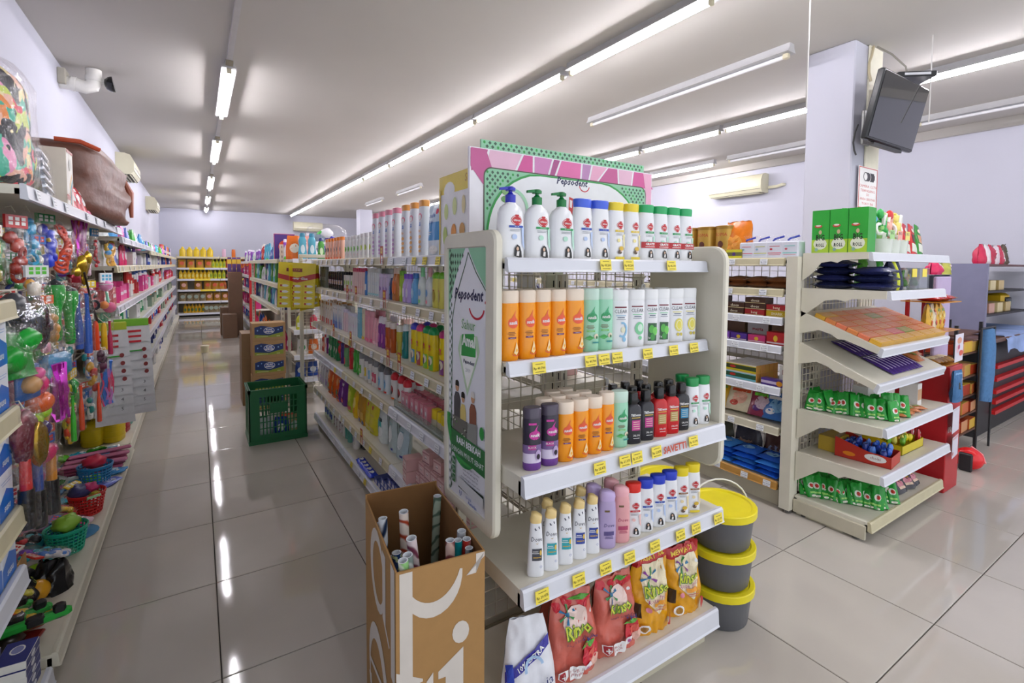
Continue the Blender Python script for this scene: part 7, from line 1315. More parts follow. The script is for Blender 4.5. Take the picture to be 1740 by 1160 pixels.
run_l = [(HS + [BBX, WB], HN + ['navy carton', 'plain white carton'], [.11] * 5 + [.12, .13]), ([WB, RBX, HB[0], HS[2], PBX, HB[1]], ['plain white carton', 'dark red carton', HBN[0], 'magenta household packet', 'pink carton', HBN[1]], [.13, .11, .08, .11, .11, .08]), ([GBX, WB, HB[2], HS[3], HB[0]], ['pale green carton', 'plain white carton', HBN[2], 'orange household packet', HBN[0]], [.16, .13, .08, .11, .08]),
         ([GBX, RBX, HS[0], HB[1]], ['pale green carton', 'dark red carton', 'blue household packet', HBN[1]], [.16, .11, .11, .08]), ([BBX, RBX, HB[0], HB[2]], ['navy carton', 'dark red carton', HBN[0], HBN[2]], [.12, .11, .08, .08])]
for li, z in enumerate(LZ):
    P_, N_, S_ = run_l[li]
    for a_, c_, nm in ((4.55, 6.1, 'first'), (6.3, 8.3, 'second'), (8.5, 11.7, 'third'), (11.9, 15.2, 'last')):
        stock(P_, -.60, z, a_, c_, S_, 'shelf %s of %s left bay' % (('one', 'two', 'three', 'four', 'five')[li], nm), pi / 2, names=N_)
for a_, c_, nm in ((5.15, 8.3, 'near'), (8.5, 15.2, 'far')): stock([BBX, HB[0], HB[1], WB], -.57, BZ, a_, c_, [.12, .08, .08, .13], 'on %s part of left base shelf' % nm, pi / 2, names=['navy carton', HBN[0], HBN[1], 'plain white carton'])
# ================================================================ second gondola with the sweets end
g2 = empty('gondola_shelf', (0, 0, 0)); tag(g2, 'second ivory shelf run of snacks right of the display', 'shelf')
L2 = [1.465, 1.285, 1.12, .955, .71, .475, .155]; wood = M('#b8863c', .5, var=.12, scale=18)
side(g2, 2.84, 1.53, 4.5, 3.18, L2, 3, -1, [[rail_c], [rail_c], [rail_w], [rail_w], [rail_w], [ivory_d], [wood]])
side(g2, 3.82, 1.53, 4.5, 3.24, L2[:1] + [1.1, .8, .5, .155], 3, 1, tags=False)
for i in range(4):
    y = 1.53 + .99 * i; u = link('upright', upright(1.49).mesh('upright', 0), g2, (3.21, y, 0)); u.rotation_euler = (0, 0, pi / 2)
    if i < 3: w = link('wire_grid', wire_grid(.97, .18, 1.45, .055).mesh('grid', 0), g2, (3.205, y + .98, 0)); w.rotation_euler = (0, 0, -pi / 2)
link('kick_plate', MB().box(2.88, 3.78, 1.55, 4.5, 0, .09, ivory_d).mesh('kick', 0), g2)
b = MB(); b.box(2.82, 2.90, 1.455, 1.515, .02, 1.475, ivory)
for k_ in range(27): b.box(2.9, 2.9005, 1.47, 1.478, .06 + k_ * .05, .088 + k_ * .05, dark)
b.loft([(0, .022, .022, 2.85, 1.48), (.02, .022, .022, 2.85, 1.48)], M('#5c5a56', .4), 12); link('end_upright', b.mesh('post', 0), g2)
sw = empty('end_display', (0, 0, 0)); tag(sw, 'ivory end shelf of sweets with slanted trays right of centre', 'shelf')
SX0, SX1 = 2.87, 3.78
def sshelf(y0, z, x1=SX1, th=.03, rail=rail_w, slope=0., hb=.05):
    o = link('shelf', None, sw); o.location = (0, 1.45, z + slope); o.rotation_euler = (math.atan2(slope, 1.45 - y0), 0, 0); D = math.hypot(1.45 - y0, slope); o.empty_display_size = .05
    m = shelf_board(SX0, x1, -D, 0, 0, th).mesh('shelf', 0); bpy.data.objects.remove(o); o = link('shelf', m, sw, (0, 1.45, z + slope)); o.rotation_euler = (math.atan2(slope, 1.45 - y0), 0, 0)
    r = link('price_rail', rail_mesh(x1 - SX0, .045, rail).mesh('price_rail', 0), o, (SX0, -D, 0))
    br = link('bracket', MB().prism([(0, .004), (-D, .004), (-D, -hb * .6), (-D * .62, -hb * .75), (-D * .55, -hb), (-D * .45, -hb * .85), (-D * .30, -hb), (-.05, -hb - .06), (0, -hb - .10)], .006, ivory, lambda u, v, w: (SX0 - .006 + w, u, v)).mesh('bracket', 0), o); return o
t1 = sshelf(1.13, 1.49, 3.93); t2 = sshelf(1.045, 1.295, 3.60, hb=.06); t3 = sshelf(1.062, 1.01, slope=.155); t4 = sshelf(1.072, .825, slope=.165); t5 = sshelf(1.037, .605, hb=.07); t6 = sshelf(1.04, .36, hb=.07)
bs = link('base_deck', shelf_board(SX0, 3.86, 1.085, 1.45, .105, .05).mesh('deck', 0), sw); r = link('price_rail', rail_mesh(.99, .05, rail_c).mesh('rail', 0), bs, (SX0, 1.085, .105)); link('kick_plate', MB().box(2.855, 2.87, 1.09, 1.45, .015, .085, ivory_d).box(2.87, 3.80, 1.20, 1.44, .0, .055, ivory_d).mesh('kick', 0), sw)
for y in (1.14, 1.40): link('levelling_foot', MB().loft([(0, .02, .02), (.016, .02, .02)], M('#5a5a58', .4), 12).mesh('foot'), sw, (2.885, y, 0))
w = wire_grid(.88, .12, 1.45, .04); link('wire_grid', w.mesh('grid', 0), sw, (2.91, 1.452, 0))
# --- stock on the left face
def w2(n_): return 'on snack shelf %s' % n_
gc = Proto('biscuit_tin', 'tin', [('tin_body', MB().loft([(0, .062, .062), (.006, .065, .065), (.19, .065, .065)], M('#c8a04a', .3, .35), 20).mesh('t', 50), (0, 0, 0)), ('lid', MB().loft([(.185, .067, .067), (.205, .067, .067), (.208, .06, .06)], M('#a07830', .3, .4), 20).mesh('l', 50), (0, 0, 0)), ('label', decals(MB(), [('txt', 'ROMA', 0, .15, .03, C('#b8342a')), ('ell', 0, .09, .02, .022, C('#5a2a1c')), ('rect', 0, .035, .11, .006, C('#3a2418')), ('rect', 0, .06, .11, .003, C('#e8d08a'))], loft_surf([(0, .065, .065), (.2, .065, .065)])).mesh('lb', 0), (0, 0, 0))])
z = L2[0]
for i in range(5): put(gc, (2.925, 2.50 - i * .14 + .03, z + .0005), -pi / 2, 'gold biscuit tin with brown emblem', 'on snack top shelf', 'from the far end', sc=(1, 1, 1.05))
put(pack(.20, .12, .24, '#e07a1c', [('ell', 0, .1, .06, .05, C('#e89a3a')), ('rect', .02, .05, .05, .02, C('#c8321c'))], 120, crump=.02, name='bread_bag'), (2.93, 1.885, z), -pi / 2, 'crumpled orange bread bag beside the gold tins', '')
put(box_p(.11, .10, .06, '#8a7a4a', '#d8d22a', None, [('b', .5, .4, '#6a6a3a'), ('e', .5, .1, .2, '#4a2a7a')]), (2.91, 1.87, z), -pi / 2, 'small yellow carton below the orange bread bag', '')
wtb = lambda c1, c2, sd: Proto('gift_bag', 'bag', [('bag', MB().bbox(-.048, .048, -.04, .04, 0, .10, C('#dcdfec'), .006).mesh('b', 0), (0, 0, 0)), ('printing', decals(MB(), [('rect', 0, .032, .08, .004, C(c1)), ('rect', .0, .022, .07, .002, C(c2)), ('rect', 0, .072, .06, .003, C(c1)), ('ell', -.02, .055, .008, .006, C(c2))], flat_front(-.04)).mesh('p', 0), (0, 0, 0)), ('film_ruffle', MB().add([(.05 * cos(t * pi / 6) * (1, .25)[t % 2] if q else .012 * cos(t * pi / 6), .04 * sin(t * pi / 6) if q else .012 * sin(t * pi / 6), .14 if q else .10) for q in (0, 1) for t in range(12)], [(t, (t + 1) % 12, 12 + (t + 1) % 12, 12 + t) for t in range(12)], FILM).mesh('f', 0), (0, 0, 0)), ('blue_ribbon', MB().tube([(-.03, 0, .108), (-.01, -.02, .115), (.01, -.01, .122), (.035, 0, .13)], .006, C('#2a3aa8'), 6).mesh('r'), (0, 0, 0))])
for i, (c1, c2) in enumerate((('#d84a5a', '#8ab8c8'), ('#c8c83a', '#8ab0c8'), ('#c8283a', '#c8283a'), ('#5ac8c0', '#c85a6a'))): put(wtb(c1, c2, i), (2.905, 1.79 - i * .088, z + .0005), -pi / 2, 'white gift bag with %s lines and ribbon' % ('pink', 'yellow', 'red', 'turquoise')[i], 'on snack top shelf')
FL = lambda c, d, sd, w=.16, L=.14, t=.04: flatpack(w, L, t, c, [('ell', 0, 0, w * .25, L * .2, C(d)), ('rect', 0, L * .28, w * .5, L * .06, wht)], sd, 'snack_packet')
nuts = [FL('#7a4a2a', '#c8966a', 1), FL('#6a6a70', '#9aa0a8', 2), FL('#8a3a3a', '#e87a9a', 3)]
for i in range(8):
    for k_ in range(2): put(nuts[(0, 0, 0, 1, 2, 1, 0, 0)[i]], (2.93, 1.60 + i * .13, L2[1] + .0005 + k_ * .03), -pi / 2 + .1 * k_, '%s flat snack packet, %s' % (('brown', 'grey', 'dark red')[(0, 0, 0, 1, 2, 1, 0, 0)[i]], ('lower', 'upper')[k_]), w2('two'), 'from the near end', rot=(0, 0, -pi / 2 + .1 * k_))
chb = [box_p(.13, .09, .035, c, c, d, [('t', t, .5, .022, '#f4ecd0'), ('b', .1, .1, '#e8d8a0')], 'chocolate_carton') for c, d, t in (('#d8b81c', '#e0c42a', 'SHARK'), ('#b8242a', '#c8302a', 'beng'), ('#4a2a1c', '#5a3424', 'choco'), ('#b8d0dc', '#c8dce4', 'wafer'))]
for i in range(8):
    for k_ in range(3 if i % 2 else 2): put(chb[(0, 1, 2, 2, 3, 2, 1, 3)[(i + k_) % 8]], (2.915, 1.59 + i * .137, L2[2] + .0005 + k_ * .036), -pi / 2 + random.uniform(-.08, .08), '%s chocolate carton, %s' % (('yellow', 'red', 'dark brown', 'pale blue')[(0, 1, 2, 2, 3, 2, 1, 3)[(i + k_) % 8]], ('lowest', 'middle', 'top')[k_]), w2('three'), 'from the near end')
for i in range(9): put(box_p(.11, .06, .045 if i else .075, ('#b81c24', '#c8306a', '#4a2a8a', '#8a4ac8', '#b890d0')[i % 5], ('#c8242c', '#d83a80', '#5a34a0', '#9a5ad8', '#c8a0e0')[i % 5], None, [('e', .5, .12, .25, '#f0c83a'), ('b', .15, .12, '#f0e0e8')]), (2.895, 1.59 + i * .118, L2[3] + .0005), -pi / 2, '%s small sweet carton' % ('red', 'pink', 'violet', 'lilac', 'pale lilac')[i % 5], w2('four'), 'from the near end')
for i in range(6): put(box_p(.14, .10, .13, '#8a6a4c', ('#8a6a4c', '#e4e0e4', '#7a5a44')[i % 3], None, [('t', 'merta', .5, .03, '#c8283a')] if i % 3 == 1 else []), (3.05, 1.62 + i * .16, L2[3] + .0005), -pi / 2, '%s carton at the back' % ('brown', 'white lettered', 'dark brown')[i % 3], w2('four'), 'from the near end')
tcx = [box_p(.21, .045, .05, c, c2, '#dcd8cc', [('b', .5, .5, d), ('e', .5, .10, .16, '#c8302a', -.25), ('b', .92, .12, '#e8e4d8')], 'biscuit_carton') for c, c2, d in (('#d8a04a', '#d8c81c', '#3a4a2a'), ('#d8984a', '#7ac4d8', '#2a5a3a'), ('#d89a50', '#e0a04a', '#6a4a3a'))]
for i in range(5):
    for k_ in range(2): put(tcx[(1 - k_) if i == 0 else (i + k_) % 3], (2.88 + i * .048, 1.80, L2[4] + .0005 + k_ * .0505), -pi / 2, 'open-ended biscuit carton, %s row' % ('lower', 'upper')[k_], w2('five'), 'from the front')
for i in range(3): put(tcx[i], (2.90, 2.05 + i * .23, L2[4] + .0005), -pi / 2, 'long biscuit carton farther back', w2('five'), 'from the near end')
put(box_p(.13, .05, .04, '#4a2a8a', '#4e3090', '#6a4ab0', [('rect',)][:0] + [('b', .5, .4, '#d8c8e8'), ('e', .5, .14, .4, '#e0981c', .36)]), (2.88, 1.60, L2[4] + .0005), -pi / 2, 'small purple biscuit carton near the shelf post', '')
put(Proto('price_card', 'card', [('card', MB().box(-.03, .03, -.001, .001, 0, .09, wht).mesh('c', 0), (0, 0, 0)), ('card_print', decals(MB(), [('rect', 0, .05, .03, .03, C('#8a3a4a'))], flat_front(-.001)).mesh('p', 0), (0, 0, 0))]), (2.90, 1.545, .745), -1.2, 'small white card clipped near the snack shelf post', '')
sb_ = [pack(.20, .07, .19, c, [('ell', 0, .09, .05, .045, C(d)), ('ell', -.03, .05, .03, .02, C(e_)), ('rect', 0, .14, .12, .02, C(f_))], 130 + i, crump=.014, name='snack_bag') for i, (c, d, e_, f_) in enumerate((('#e0d4b8', '#e8b09a', '#c84a3a', '#d8502a'), ('#8a2a4a', '#c8b0c0', '#5a2a7a', '#6ac83a'), ('#2f6ab8', '#7ab0e0', '#e8e8f0', '#e8e8f0'), ('#d8a81c', '#e8d07a', '#c84a1c', '#7a9a3a')))]
for i, (k_, y) in enumerate(((2, 1.60), (1, 1.69), (0, 1.84), (3, 2.0), (0, 2.2), (3, 2.4))): put(sb_[k_], (2.92, y, L2[5] + .0135), -pi / 2 + .1, '%s snack bag' % ('cream', 'maroon', 'blue', 'golden')[k_], w2('six'), 'from the near end', rot=(radians(-20), 0, -pi / 2 + .1), sc=.95)
for i in range(3): put(sb_[(2, 3, 0)[i]], (3.08, 1.66 + i * .2, L2[5]), -pi / 2, '%s snack bag set back' % ('blue', 'golden', 'cream')[i], w2('six'))
blp = [flatpack(.15, .17, .035, c, [('ell', 0, -.02, .04, .03, C('#8ac0f0')), ('rect', 0, .05, .08, .015, C('#d8e8f8'))], 5 + i) for i, c in enumerate(('#1f5ac8', '#2a6ad8', '#3f8ae0'))]
for i in range(7):
    for k_ in range(4): put(blp[(i + k_) % 3], (2.925 + .01 * (k_ % 2), 1.61 + i * .155, L2[6] + .0005 + k_ * .030), -pi / 2 + random.uniform(-.12, .12), 'shiny blue packet in the bottom pile, layer %s' % ('one', 'two', 'three', 'four')[k_], '', 'from the near end')
for i in range(4): put(pack(.2, .09, .2, ('#5a3a3a', '#3a3a4a', '#4a4a3a', '#7a3a3a')[i], [('ell', 0, .1, .05, .04, C(('#8a9ac0', '#8a6a5a', '#5a6a4a', '#c8a07a')[i]))], 140 + i, crump=.02, name='snack_bag'), (3.07, 1.66 + i * .2, L2[6]), -pi / 2, '%s snack bag behind the blue packets' % ('maroon', 'slate', 'olive', 'rust')[i], '')
# --- sweets end: top shelf
gbx = Proto('ice_cream_carton', 'box', box_p(.128, .10, .235, '#2a9a34', '#2ea63a', '#37ac42', [('b', .16, .32, '#a8cc3a'), ('e', .22, .38, .13, '#e6ecd8'), ('t', 'BIG', .36, .042, '#17201a'), ('t', 'ROLL', .19, .026, '#17201a'), ('e', .09, .10, .04, '#8ab0a0', -.2), ('e', .63, .22, .035, '#c8403a', -.12), ('e', .645, .15, .02, '#e8e0d8', -.12), ('e', .49, .09, .05, '#c8b090')]).parts)
gx = (2.935, 3.068, 3.203)
for i in range(3): put(gbx, (2.93, 1.372 - .091 * i, 1.4905), -pi / 2 + .04, 'tall green sweet carton with black lettering', 'on sweets top shelf', 'from the back', sc=(.69, 1, 1))
JAR = lambda c1, c2: Proto('lolly_jar', 'jar', [('clear_jar', MB().loft([(0, .05, .05), (.08, .055, .055)], M('#cfd6cc', .15, var=.04), 14).mesh('j', 50), (0, 0, 0)), ('sachets', cluster((c1, c2, '#f0f0ec'), .03, .16, .030, 9, hash(c1) % 97 if 0 else len(c1) + int(c1[1:3], 16)).xf(Matrix.Translation((0, 0, .245))).mesh('s', 50), (0, 0, 0)), ('lettering', decals(MB(), [('rect', 0, .10, .06, .05, C(c2)), ('txt', 'BIG', 0, .11, .024, C('#17201a'))], lambda u, v, o: (u, -.052 - o, v)).mesh('l', 0), (0, 0, 0))])
for i, (x, c1, c2) in enumerate(((3.13, '#2aa84a', '#a8dc8a'), (3.23, '#d83a3a', '#f0b0a0'), (3.33, '#e8c82a', '#f0e07a'))): put(JAR(c1, c2), (x, 1.18, 1.4905), 0, 'jar of %s wrapped lollies beside green cartons' % ('green', 'red', 'yellow')[i], '')
for i in range(3): put(pack(.09, .03, .19, ('#b8202a', '#c8282c', '#2a8a2a')[i], [('rect', 0, .10, .05, .05, C(('#3a1c14', '#4a1c14', '#c8906a')[i])), ('rect', 0, .04, .07, .05, C('#d8dcd0')), ('ell', 0, .15, .02, .012, C('#e8d8c8'))], 150 + i, crump=.004, name='chocolate_bar'), (3.47 + i * .095, 1.18, 1.4905), .1, '%s chocolate bar leaning at the shelf end' % ('dark red', 'red', 'green')[i], '', rot=(radians(-10), radians(12), 0))
for i in range(5): put(FP[(4, 2, 0, 1, 3)[i]], (3.07 + .11 * i, 1.33, 1.4905), 0, 'colourful packet standing behind the lolly jars', 'on sweets top shelf', sc=(.9, 1, 1.5))
# second shelf
db = M('#1e2444', .25, bump=.1)
nvp = [flatpack(.20, .16, .045, '#20264a', [('ell', -.03, 0, .05, .02, C('#b8cc2a')), ('rect', .05, .02, .05, .03, C('#dfe4f0'))], 7), flatpack(.20, .16, .045, '#2a3060', [('rect', 0, 0, .12, .04, C('#4a56a0'))], 8)]
nvf = decals(MB(), [('ell', 0, .022, .05, .006, C('#b8cc2a'))], flat_front(-.082)); 
for c_ in range(2):
    for k_ in range(4 - c_ % 2): put(nvp[(c_ + k_) % 2], (2.98, 1.33 - c_ * .185, 1.2955 + k_ * .0385), -pi / 2, 'navy packet with lime flash in the stack, layer %s' % ('one', 'two', 'three', 'four')[k_], 'on sweets shelf')
for i in range(3): put(pack(.035, .08, .165, ('#20264a', '#c8d02a', '#242a50')[i], [], 160 + i, crump=.004), (3.11 + i * .04, 1.13, 1.2955), 0, '%s upright packet beside the navy stack' % ('navy', 'lime', 'indigo')[i], '')
clb = Proto('clear_box', 'box', [('clear_box', MB().bbox(-.065, .065, -.05, .05, 0, .12, film('#e4e8ea', .5, .7, 6., .1), .003).mesh('c', 0), (0, 0, 0)), ('sweets_inside', cluster(('#d8b0b0', '#e8e0dc', '#5a8a3a', '#d8c02a'), .04, .11, .026, 10, 44).xf(Matrix.Translation((0, 0, .125))).mesh('s', 50), (0, 0, 0)), ('yellow_sticker', MB().box(-.04, .02, -.052, -.0505, .07, .115, tag_y).mesh('st', 0), (0, 0, 0))])
for i in range(2): put(clb, (3.28 + i * .14, 1.12, 1.2955), 0, 'clear box of sweets with a yellow sticker', '')
for i in range(3): put(FP[(2, 0, 4)[i]], (3.30 + i * .11, 1.33, 1.2955), 0, 'green and white packet behind the clear sweet boxes', '')
rdp_ = flatpack(.15, .12, .04, '#b81c24', [('ell', 0, 0, .04, .03, C('#e89a9a'))], 9); bnp = flatpack(.13, .12, .035, '#a87828', [('ell', 0, 0, .03, .03, C('#e8d8a8')), ('rect', .03, .03, .03, .02, C('#3a2414'))], 11)
lsh = empty('display_rack', (0, 0, 0)); tag(lsh, 'red and lavender cardboard rack standing right of the sweets end', 'rack')
lav = M('#b9a8cc', .5); redc = M('#b41c24', .4, var=.05)
b = MB(); b.bbox(3.92, 4.15, 1.08, 1.40, 0, .80, redc, .004); link('red_base', b.mesh('base', 0), lsh)
link('lavender_panel', MB().bbox(4.04, 4.30, 1.20, 1.22, .80, 1.36, lav, .006).mesh('panel', 0), lsh)
for z_ in (.80, 1.02, 1.20): link('tray', MB().box(3.83, 4.14, 1.10, 1.32, z_, z_ + .006, C('#c88a2a')).mesh('tray', 0), lsh)
link('post', MB().box(3.85, 3.865, 1.28, 1.30, .80, 1.25, redc).box(4.12, 4.135, 1.28, 1.30, .80, 1.25, redc).mesh('post', 0), lsh)
b = MB(); decals(b, [('txt', 'PROMO', 0, 0, .05, wht, dict(bold=.03)), ('ell', -.0, -.12, .05, .035, C('#c83a3a'))], lambda u, v, o: (4.03 + u, 1.079 - o, .40 + v)); link('printing', b.mesh('p', 0), lsh)
for i in range(4): put((rdp_, bnp)[i % 2], (3.90 + .07 * i, 1.19, 1.2065 + .0), .2 * i, '%s packet on the rack top tray' % ('red', 'brown')[i % 2], '', 'from the left', rot=(0, 0, pi / 2))
for i in range(4): put(sb_[(3, 0, 3, 3)[i]], (3.90 + .07 * i, 1.20, 1.0265), .2, '%s snack bag on the rack middle tray' % ('golden', 'cream', 'golden', 'golden')[i], '', 'from the left', sc=(.6, .8, .85))
for i in range(5): put(bnp, (3.91 + .05 * i, 1.18, .8065 + .002), .5 * i, 'brown packet on the rack lower tray', '', 'from the left', rot=(0, 0, pi / 2 + .1 * i))
ptm = lambda w, h, deco: Proto('paper_notice', 'notice', [('paper', MB().box(-w / 2, w / 2, -.002, 0, 0, h, M('#d9d6e4', .6)).mesh('paper', 0), (0, 0, 0)), ('printing', decals(MB(), deco, flat_front(-.002)).mesh('p', 0), (0, 0, 0))])
put(ptm(.17, .17, [('ell', -.0, .13, .05, .02, C('#e09a7a')), ('ell', -.03, .08, .03, .026, C('#e8b8c0')), ('ell', -.01, .09, .02, .016, C('#b8286a')), ('ell', .04, .05, .04, .018, C('#e0543a'))]), (3.965, 1.055, .84), .05, 'white notice with fruit picture, highest on the red rack', '')
put(ptm(.16, .15, [('rect', 0, .13, .13, .006, C('#9a8ab8'))]), (3.99, 1.055, .595), .05, 'blank lilac notice below the fruit notice', '')
put(ptm(.16, .15, [('rect', 0, .14, .15, .004, C('#b8b4c0'))]), (3.975, 1.055, .395), .08, 'plain white notice in the middle of the red rack', '')
put(ptm(.15, .13, [('rect', 0, .12, .14, .012, C('#d8a0a8')), ('ell', -.06, .03, .012, .012, C('#c83a3a'))]), (3.985, 1.055, .235), .1, 'white notice with pink edge, lowest on red rack', '')
put(pouch(.17, .06, .19, M('#3a6a9a', .7, bump=.3, scale=40), [('rect', -.02, .10, .04, .04, C('#14161c')), ('rect', 0, .17, .14, .01, C('#6a9ac8'))], seed=170, crump=.012, top=.98, name='denim_bag'), (3.885, 1.035, .604 if 0 else .6055), 0, 'small blue denim bag at the end of the sweets shelf', '', sc=(.75, .75, 1))
# slanted trays: orange packets, purple bars
def on_tray(tray, p, u, v, desc, where, lift=.001, rz=0.):
    m = Matrix.Translation(tray.location) @ tray.rotation_euler.to_matrix().to_4x4(); q = m @ Vector((u, v, lift)); o = put(p, q, 0, desc, where, 'from the left'); o.rotation_euler = (m.to_3x3() @ Matrix.Rotation(rz, 3, 'Z')).to_euler(); return o
orp = [box_p(.145, .055, .022, c, d, c, [], 'sweet_carton') for c, d in (('#d8864a', '#c8763a'), ('#dc7a58', '#c86a48'), ('#d8a838', '#c8982a'), ('#8aa04a', '#7a904a'), ('#d8607a', '#c8506a'))]
for p_ in orp:
    m = MB(); decals(m, [('rect', 0, y_, .125, .004, C('#e8c8b0')) for y_ in (-.015, -.004, .007, .018)], lambda u, v, o: (u, v, .0226 + o)); p_.parts.append(('top_print', m.mesh('p', 0), (0, 0, 0)))
for c_ in range(6):
    for r_ in range(6):
        k_ = 2 if (r_ == 0 or c_ == 0 and r_ > 4) else 3 if (c_ == 3 and r_ in (1, 4)) else 4 if (c_ == 2 and r_ == 1) else (c_ + r_) % 2
        on_tray(t3, orp[k_], SX0 + .09 + c_ * .146, -.38 + r_ * .0575, '%s sweet carton, column %s' % (('orange', 'salmon', 'golden', 'green', 'pink')[k_], ('one', 'two', 'three', 'four', 'five', 'six')[c_]), 'on upper slanted tray')
puv = flatpack(.045, .17, .016, '#42287c', [('rect', 0, 0, .016, .10, C('#b8a8d8')), ('ell', 0, .05, .01, .012, C('#e8e0f0'))], 12, 'chocolate_bar', 'bar'); pbv = flatpack(.045, .17, .016, '#3a2a4a', [('rect', 0, 0, .014, .09, C('#a890a8'))], 13, 'chocolate_bar', 'bar'); pov = flatpack(.10, .14, .03, '#c87a4a', [('ell', 0, 0, .03, .03, C('#8aa05a')), ('rect', 0, .04, .06, .015, C('#e8d0b8'))], 15)
for c_ in range(9):
    for r_ in range(2): on_tray(t4, (puv, pbv)[(c_ > 3) * (r_) % 2], SX0 + .28 + c_ * .046, -.30 + r_ * .175, '%s wrapped bar, %s row' % (('purple', 'dark violet')[(c_ > 3) * r_ % 2], ('front', 'back')[r_]), 'on lower slanted tray')
for c_ in range(2): on_tray(t4, pov, SX0 + .74 + c_ * .10, -.28 + .05 * c_, 'orange packet right of the purple bars', 'on lower slanted tray')
on_tray(t4, puv, SX0 + .66, -.12, 'single violet bar at the tray back', ''); 
# green jelly sachets
gsm = M('#1f9a34', .2, bump=.2, scale=50, var=.1); GSx = [pouch(.085, .030, .105, gsm, [('ell', 0, .055, .020, .016, C('#e4ece0')), ('ell', .004, .055, .012, .009, C('#c8342a')), ('rect', 0, .022, .04, .008, C('#9ad86a')), ('ell', 0, .006, .018, .005, C('#e8e8d8'))], seed=180 + i, crump=.010, top=.9, nu=8, nv=8, name='jelly_sachet', cat='sachet') for i in range(3)]
random.seed(12)
for zz, n1, n2, y0, dy, nm in ((.6055, 17, 12, 1.41, .0215, 'on fifth sweets shelf'), (.1055, 18, 13, 1.42, .0185, 'on sweets base deck')):
    for i in range(n1): put(GSx[i % 3], (2.925 + .010 * i + random.uniform(-.012, .012), y0 - i * dy, zz), 0, 'shiny green sachet in the edge row', nm, 'from the back', rot=(radians(random.uniform(-38, -8)), radians(random.uniform(-12, 12)), -pi / 2 + random.uniform(.0, 1.1)), sc=(.72, 1, random.uniform(.95, 1.2)))
    for i in range(n2): put(GSx[i % 3], (3.01 + .018 * i + random.uniform(-.012, .012), y0 - .02 - i * dy * 1.35, zz), 0, 'shiny green sachet in the inner row', nm, 'from the back', rot=(radians(random.uniform(-42, -10)), radians(random.uniform(-15, 15)), -pi / 2 + random.uniform(-.1, 1.2)), sc=(.75, 1, random.uniform(.95, 1.2)))
wpx = box_p(.36, .08, .135, '#e2dfe0', '#e8e5e4', None, [('t', 'SIERRA', .78, .022, '#b8403a', -.12), ('e', .38, .22, .14, '#b8844a', .08), ('e', .30, .12, .08, '#8a5a2a', .22), ('e', .18, .06, .05, '#5a3a2a', -.15)])
put(wpx, (3.34, 1.26, .6055), 0, 'white biscuit carton with brown biscuit picture', ''); put(box_p(.06, .09, .13, '#dcdad8', '#e4e2e0', None, [('b', .5, .5, '#c8a07a')]), (3.57, 1.16, .6055), 0, 'narrow open carton beside the white biscuit carton', '')
for i in range(4): put(pov, (3.22 + .08 * i, 1.10, .6055), .3 * i, 'small red and cream packet along the shelf front', '', 'from the left', rot=(0, 0, .3 * i), sc=.7)
# sixth shelf
ybx = box_p(.20, .10, .085, '#c8a838', '#d8b838', None, [('b', .5, .5, '#9a7a6a'), ('b', .9, .1, '#e8d06a')]); put(ybx, (3.13, 1.36, .3605), 0, 'yellow printed carton at the back of sixth shelf', '')
def open_box(w, d, h, hb, col, inner, items, text=None):
    b = MB(); m = C(col); i_ = C(inner); b.box(-w / 2, w / 2, -d / 2, d / 2, 0, .003, m); b.box(-w / 2, w / 2, -d / 2, -d / 2 + .002, 0, h, m); b.box(-w / 2, w / 2, d / 2 - .002, d / 2, 0, hb, i_)
    for s_ in (-1, 1): b.prism([(-d / 2, 0), (d / 2, 0), (d / 2, hb), (-d * .1, h * 1.1), (-d / 2, h)], .002, m, lambda u, v, q, s_=s_: (s_ * w / 2 - (q if s_ > 0 else -q), u, v))
    P_ = [('tray', b.mesh('tray', 0), (0, 0, 0)), ('wrapped_sweets', items.mesh('sweets', 50), (0, 0, 0))]
    if text: P_.append(('printing', decals(MB(), text, lambda u, v, o: (-w / 2 - .0003 - o, -u, v)).mesh('p', 0), (0, 0, 0)))
    return Proto('open_carton', 'box', P_)
def heap(cols, w, d, z, n, r, seed):
    random.seed(seed); b = MB()
    for i in range(n): b.sphere((random.uniform(-w, w), random.uniform(-d, d), z + random.uniform(0, r)), r, C(cols[i % len(cols)], .2), 8, 5, (1, .7, 1.3), .4)
    return b
put(open_box(.17, .26, .06, .11, '#c03024', '#7a6a50', heap(('#2a4ab8', '#3a6ad0', '#1c348a', '#5a8ae0'), .06, .10, .055, 34, .020, 5), [('ell', .06, .038, .05, .02, wht), ('txt', 'choki', .06, .038, .022, C('#8a1c1c')), ('ell', -.06, .03, .03, .012, C('#e8881c'))]), (3.10, 1.19, .3605), .12, 'open red carton heaped with blue wrapped sweets', '')
put(open_box(.30, .20, .05, .10, '#d8c41c', '#8a8468', heap(('#e8d81c', '#7ab83a', '#d8a01c', '#e8e06a'), .12, .07, .045, 34, .018, 6)), (3.46, 1.20, .3605), .0, 'open yellow carton of small yellow and green sweets', '')
for i in range(3): put(CP[i % 2], (3.62 + .05 * i, 1.13 + .05 * i, .3605), .3, '%s packet at the right end of sixth shelf' % ('dark red', 'light red', 'maroon')[i], '', sc=.7)
dkp = pouch(.10, .04, .10, M('#33303a', .2, bump=.2, scale=40), [('ell', 0, .05, .028, .022, C('#d88a9a')), ('rect', 0, .03, .05, .014, C('#e8c8b0')), ('ell', .01, .075, .012, .008, C('#c8a04a'))], seed=200, crump=.012, top=.92, nu=8, nv=8, name='sweet_pouch')
random.seed(9)
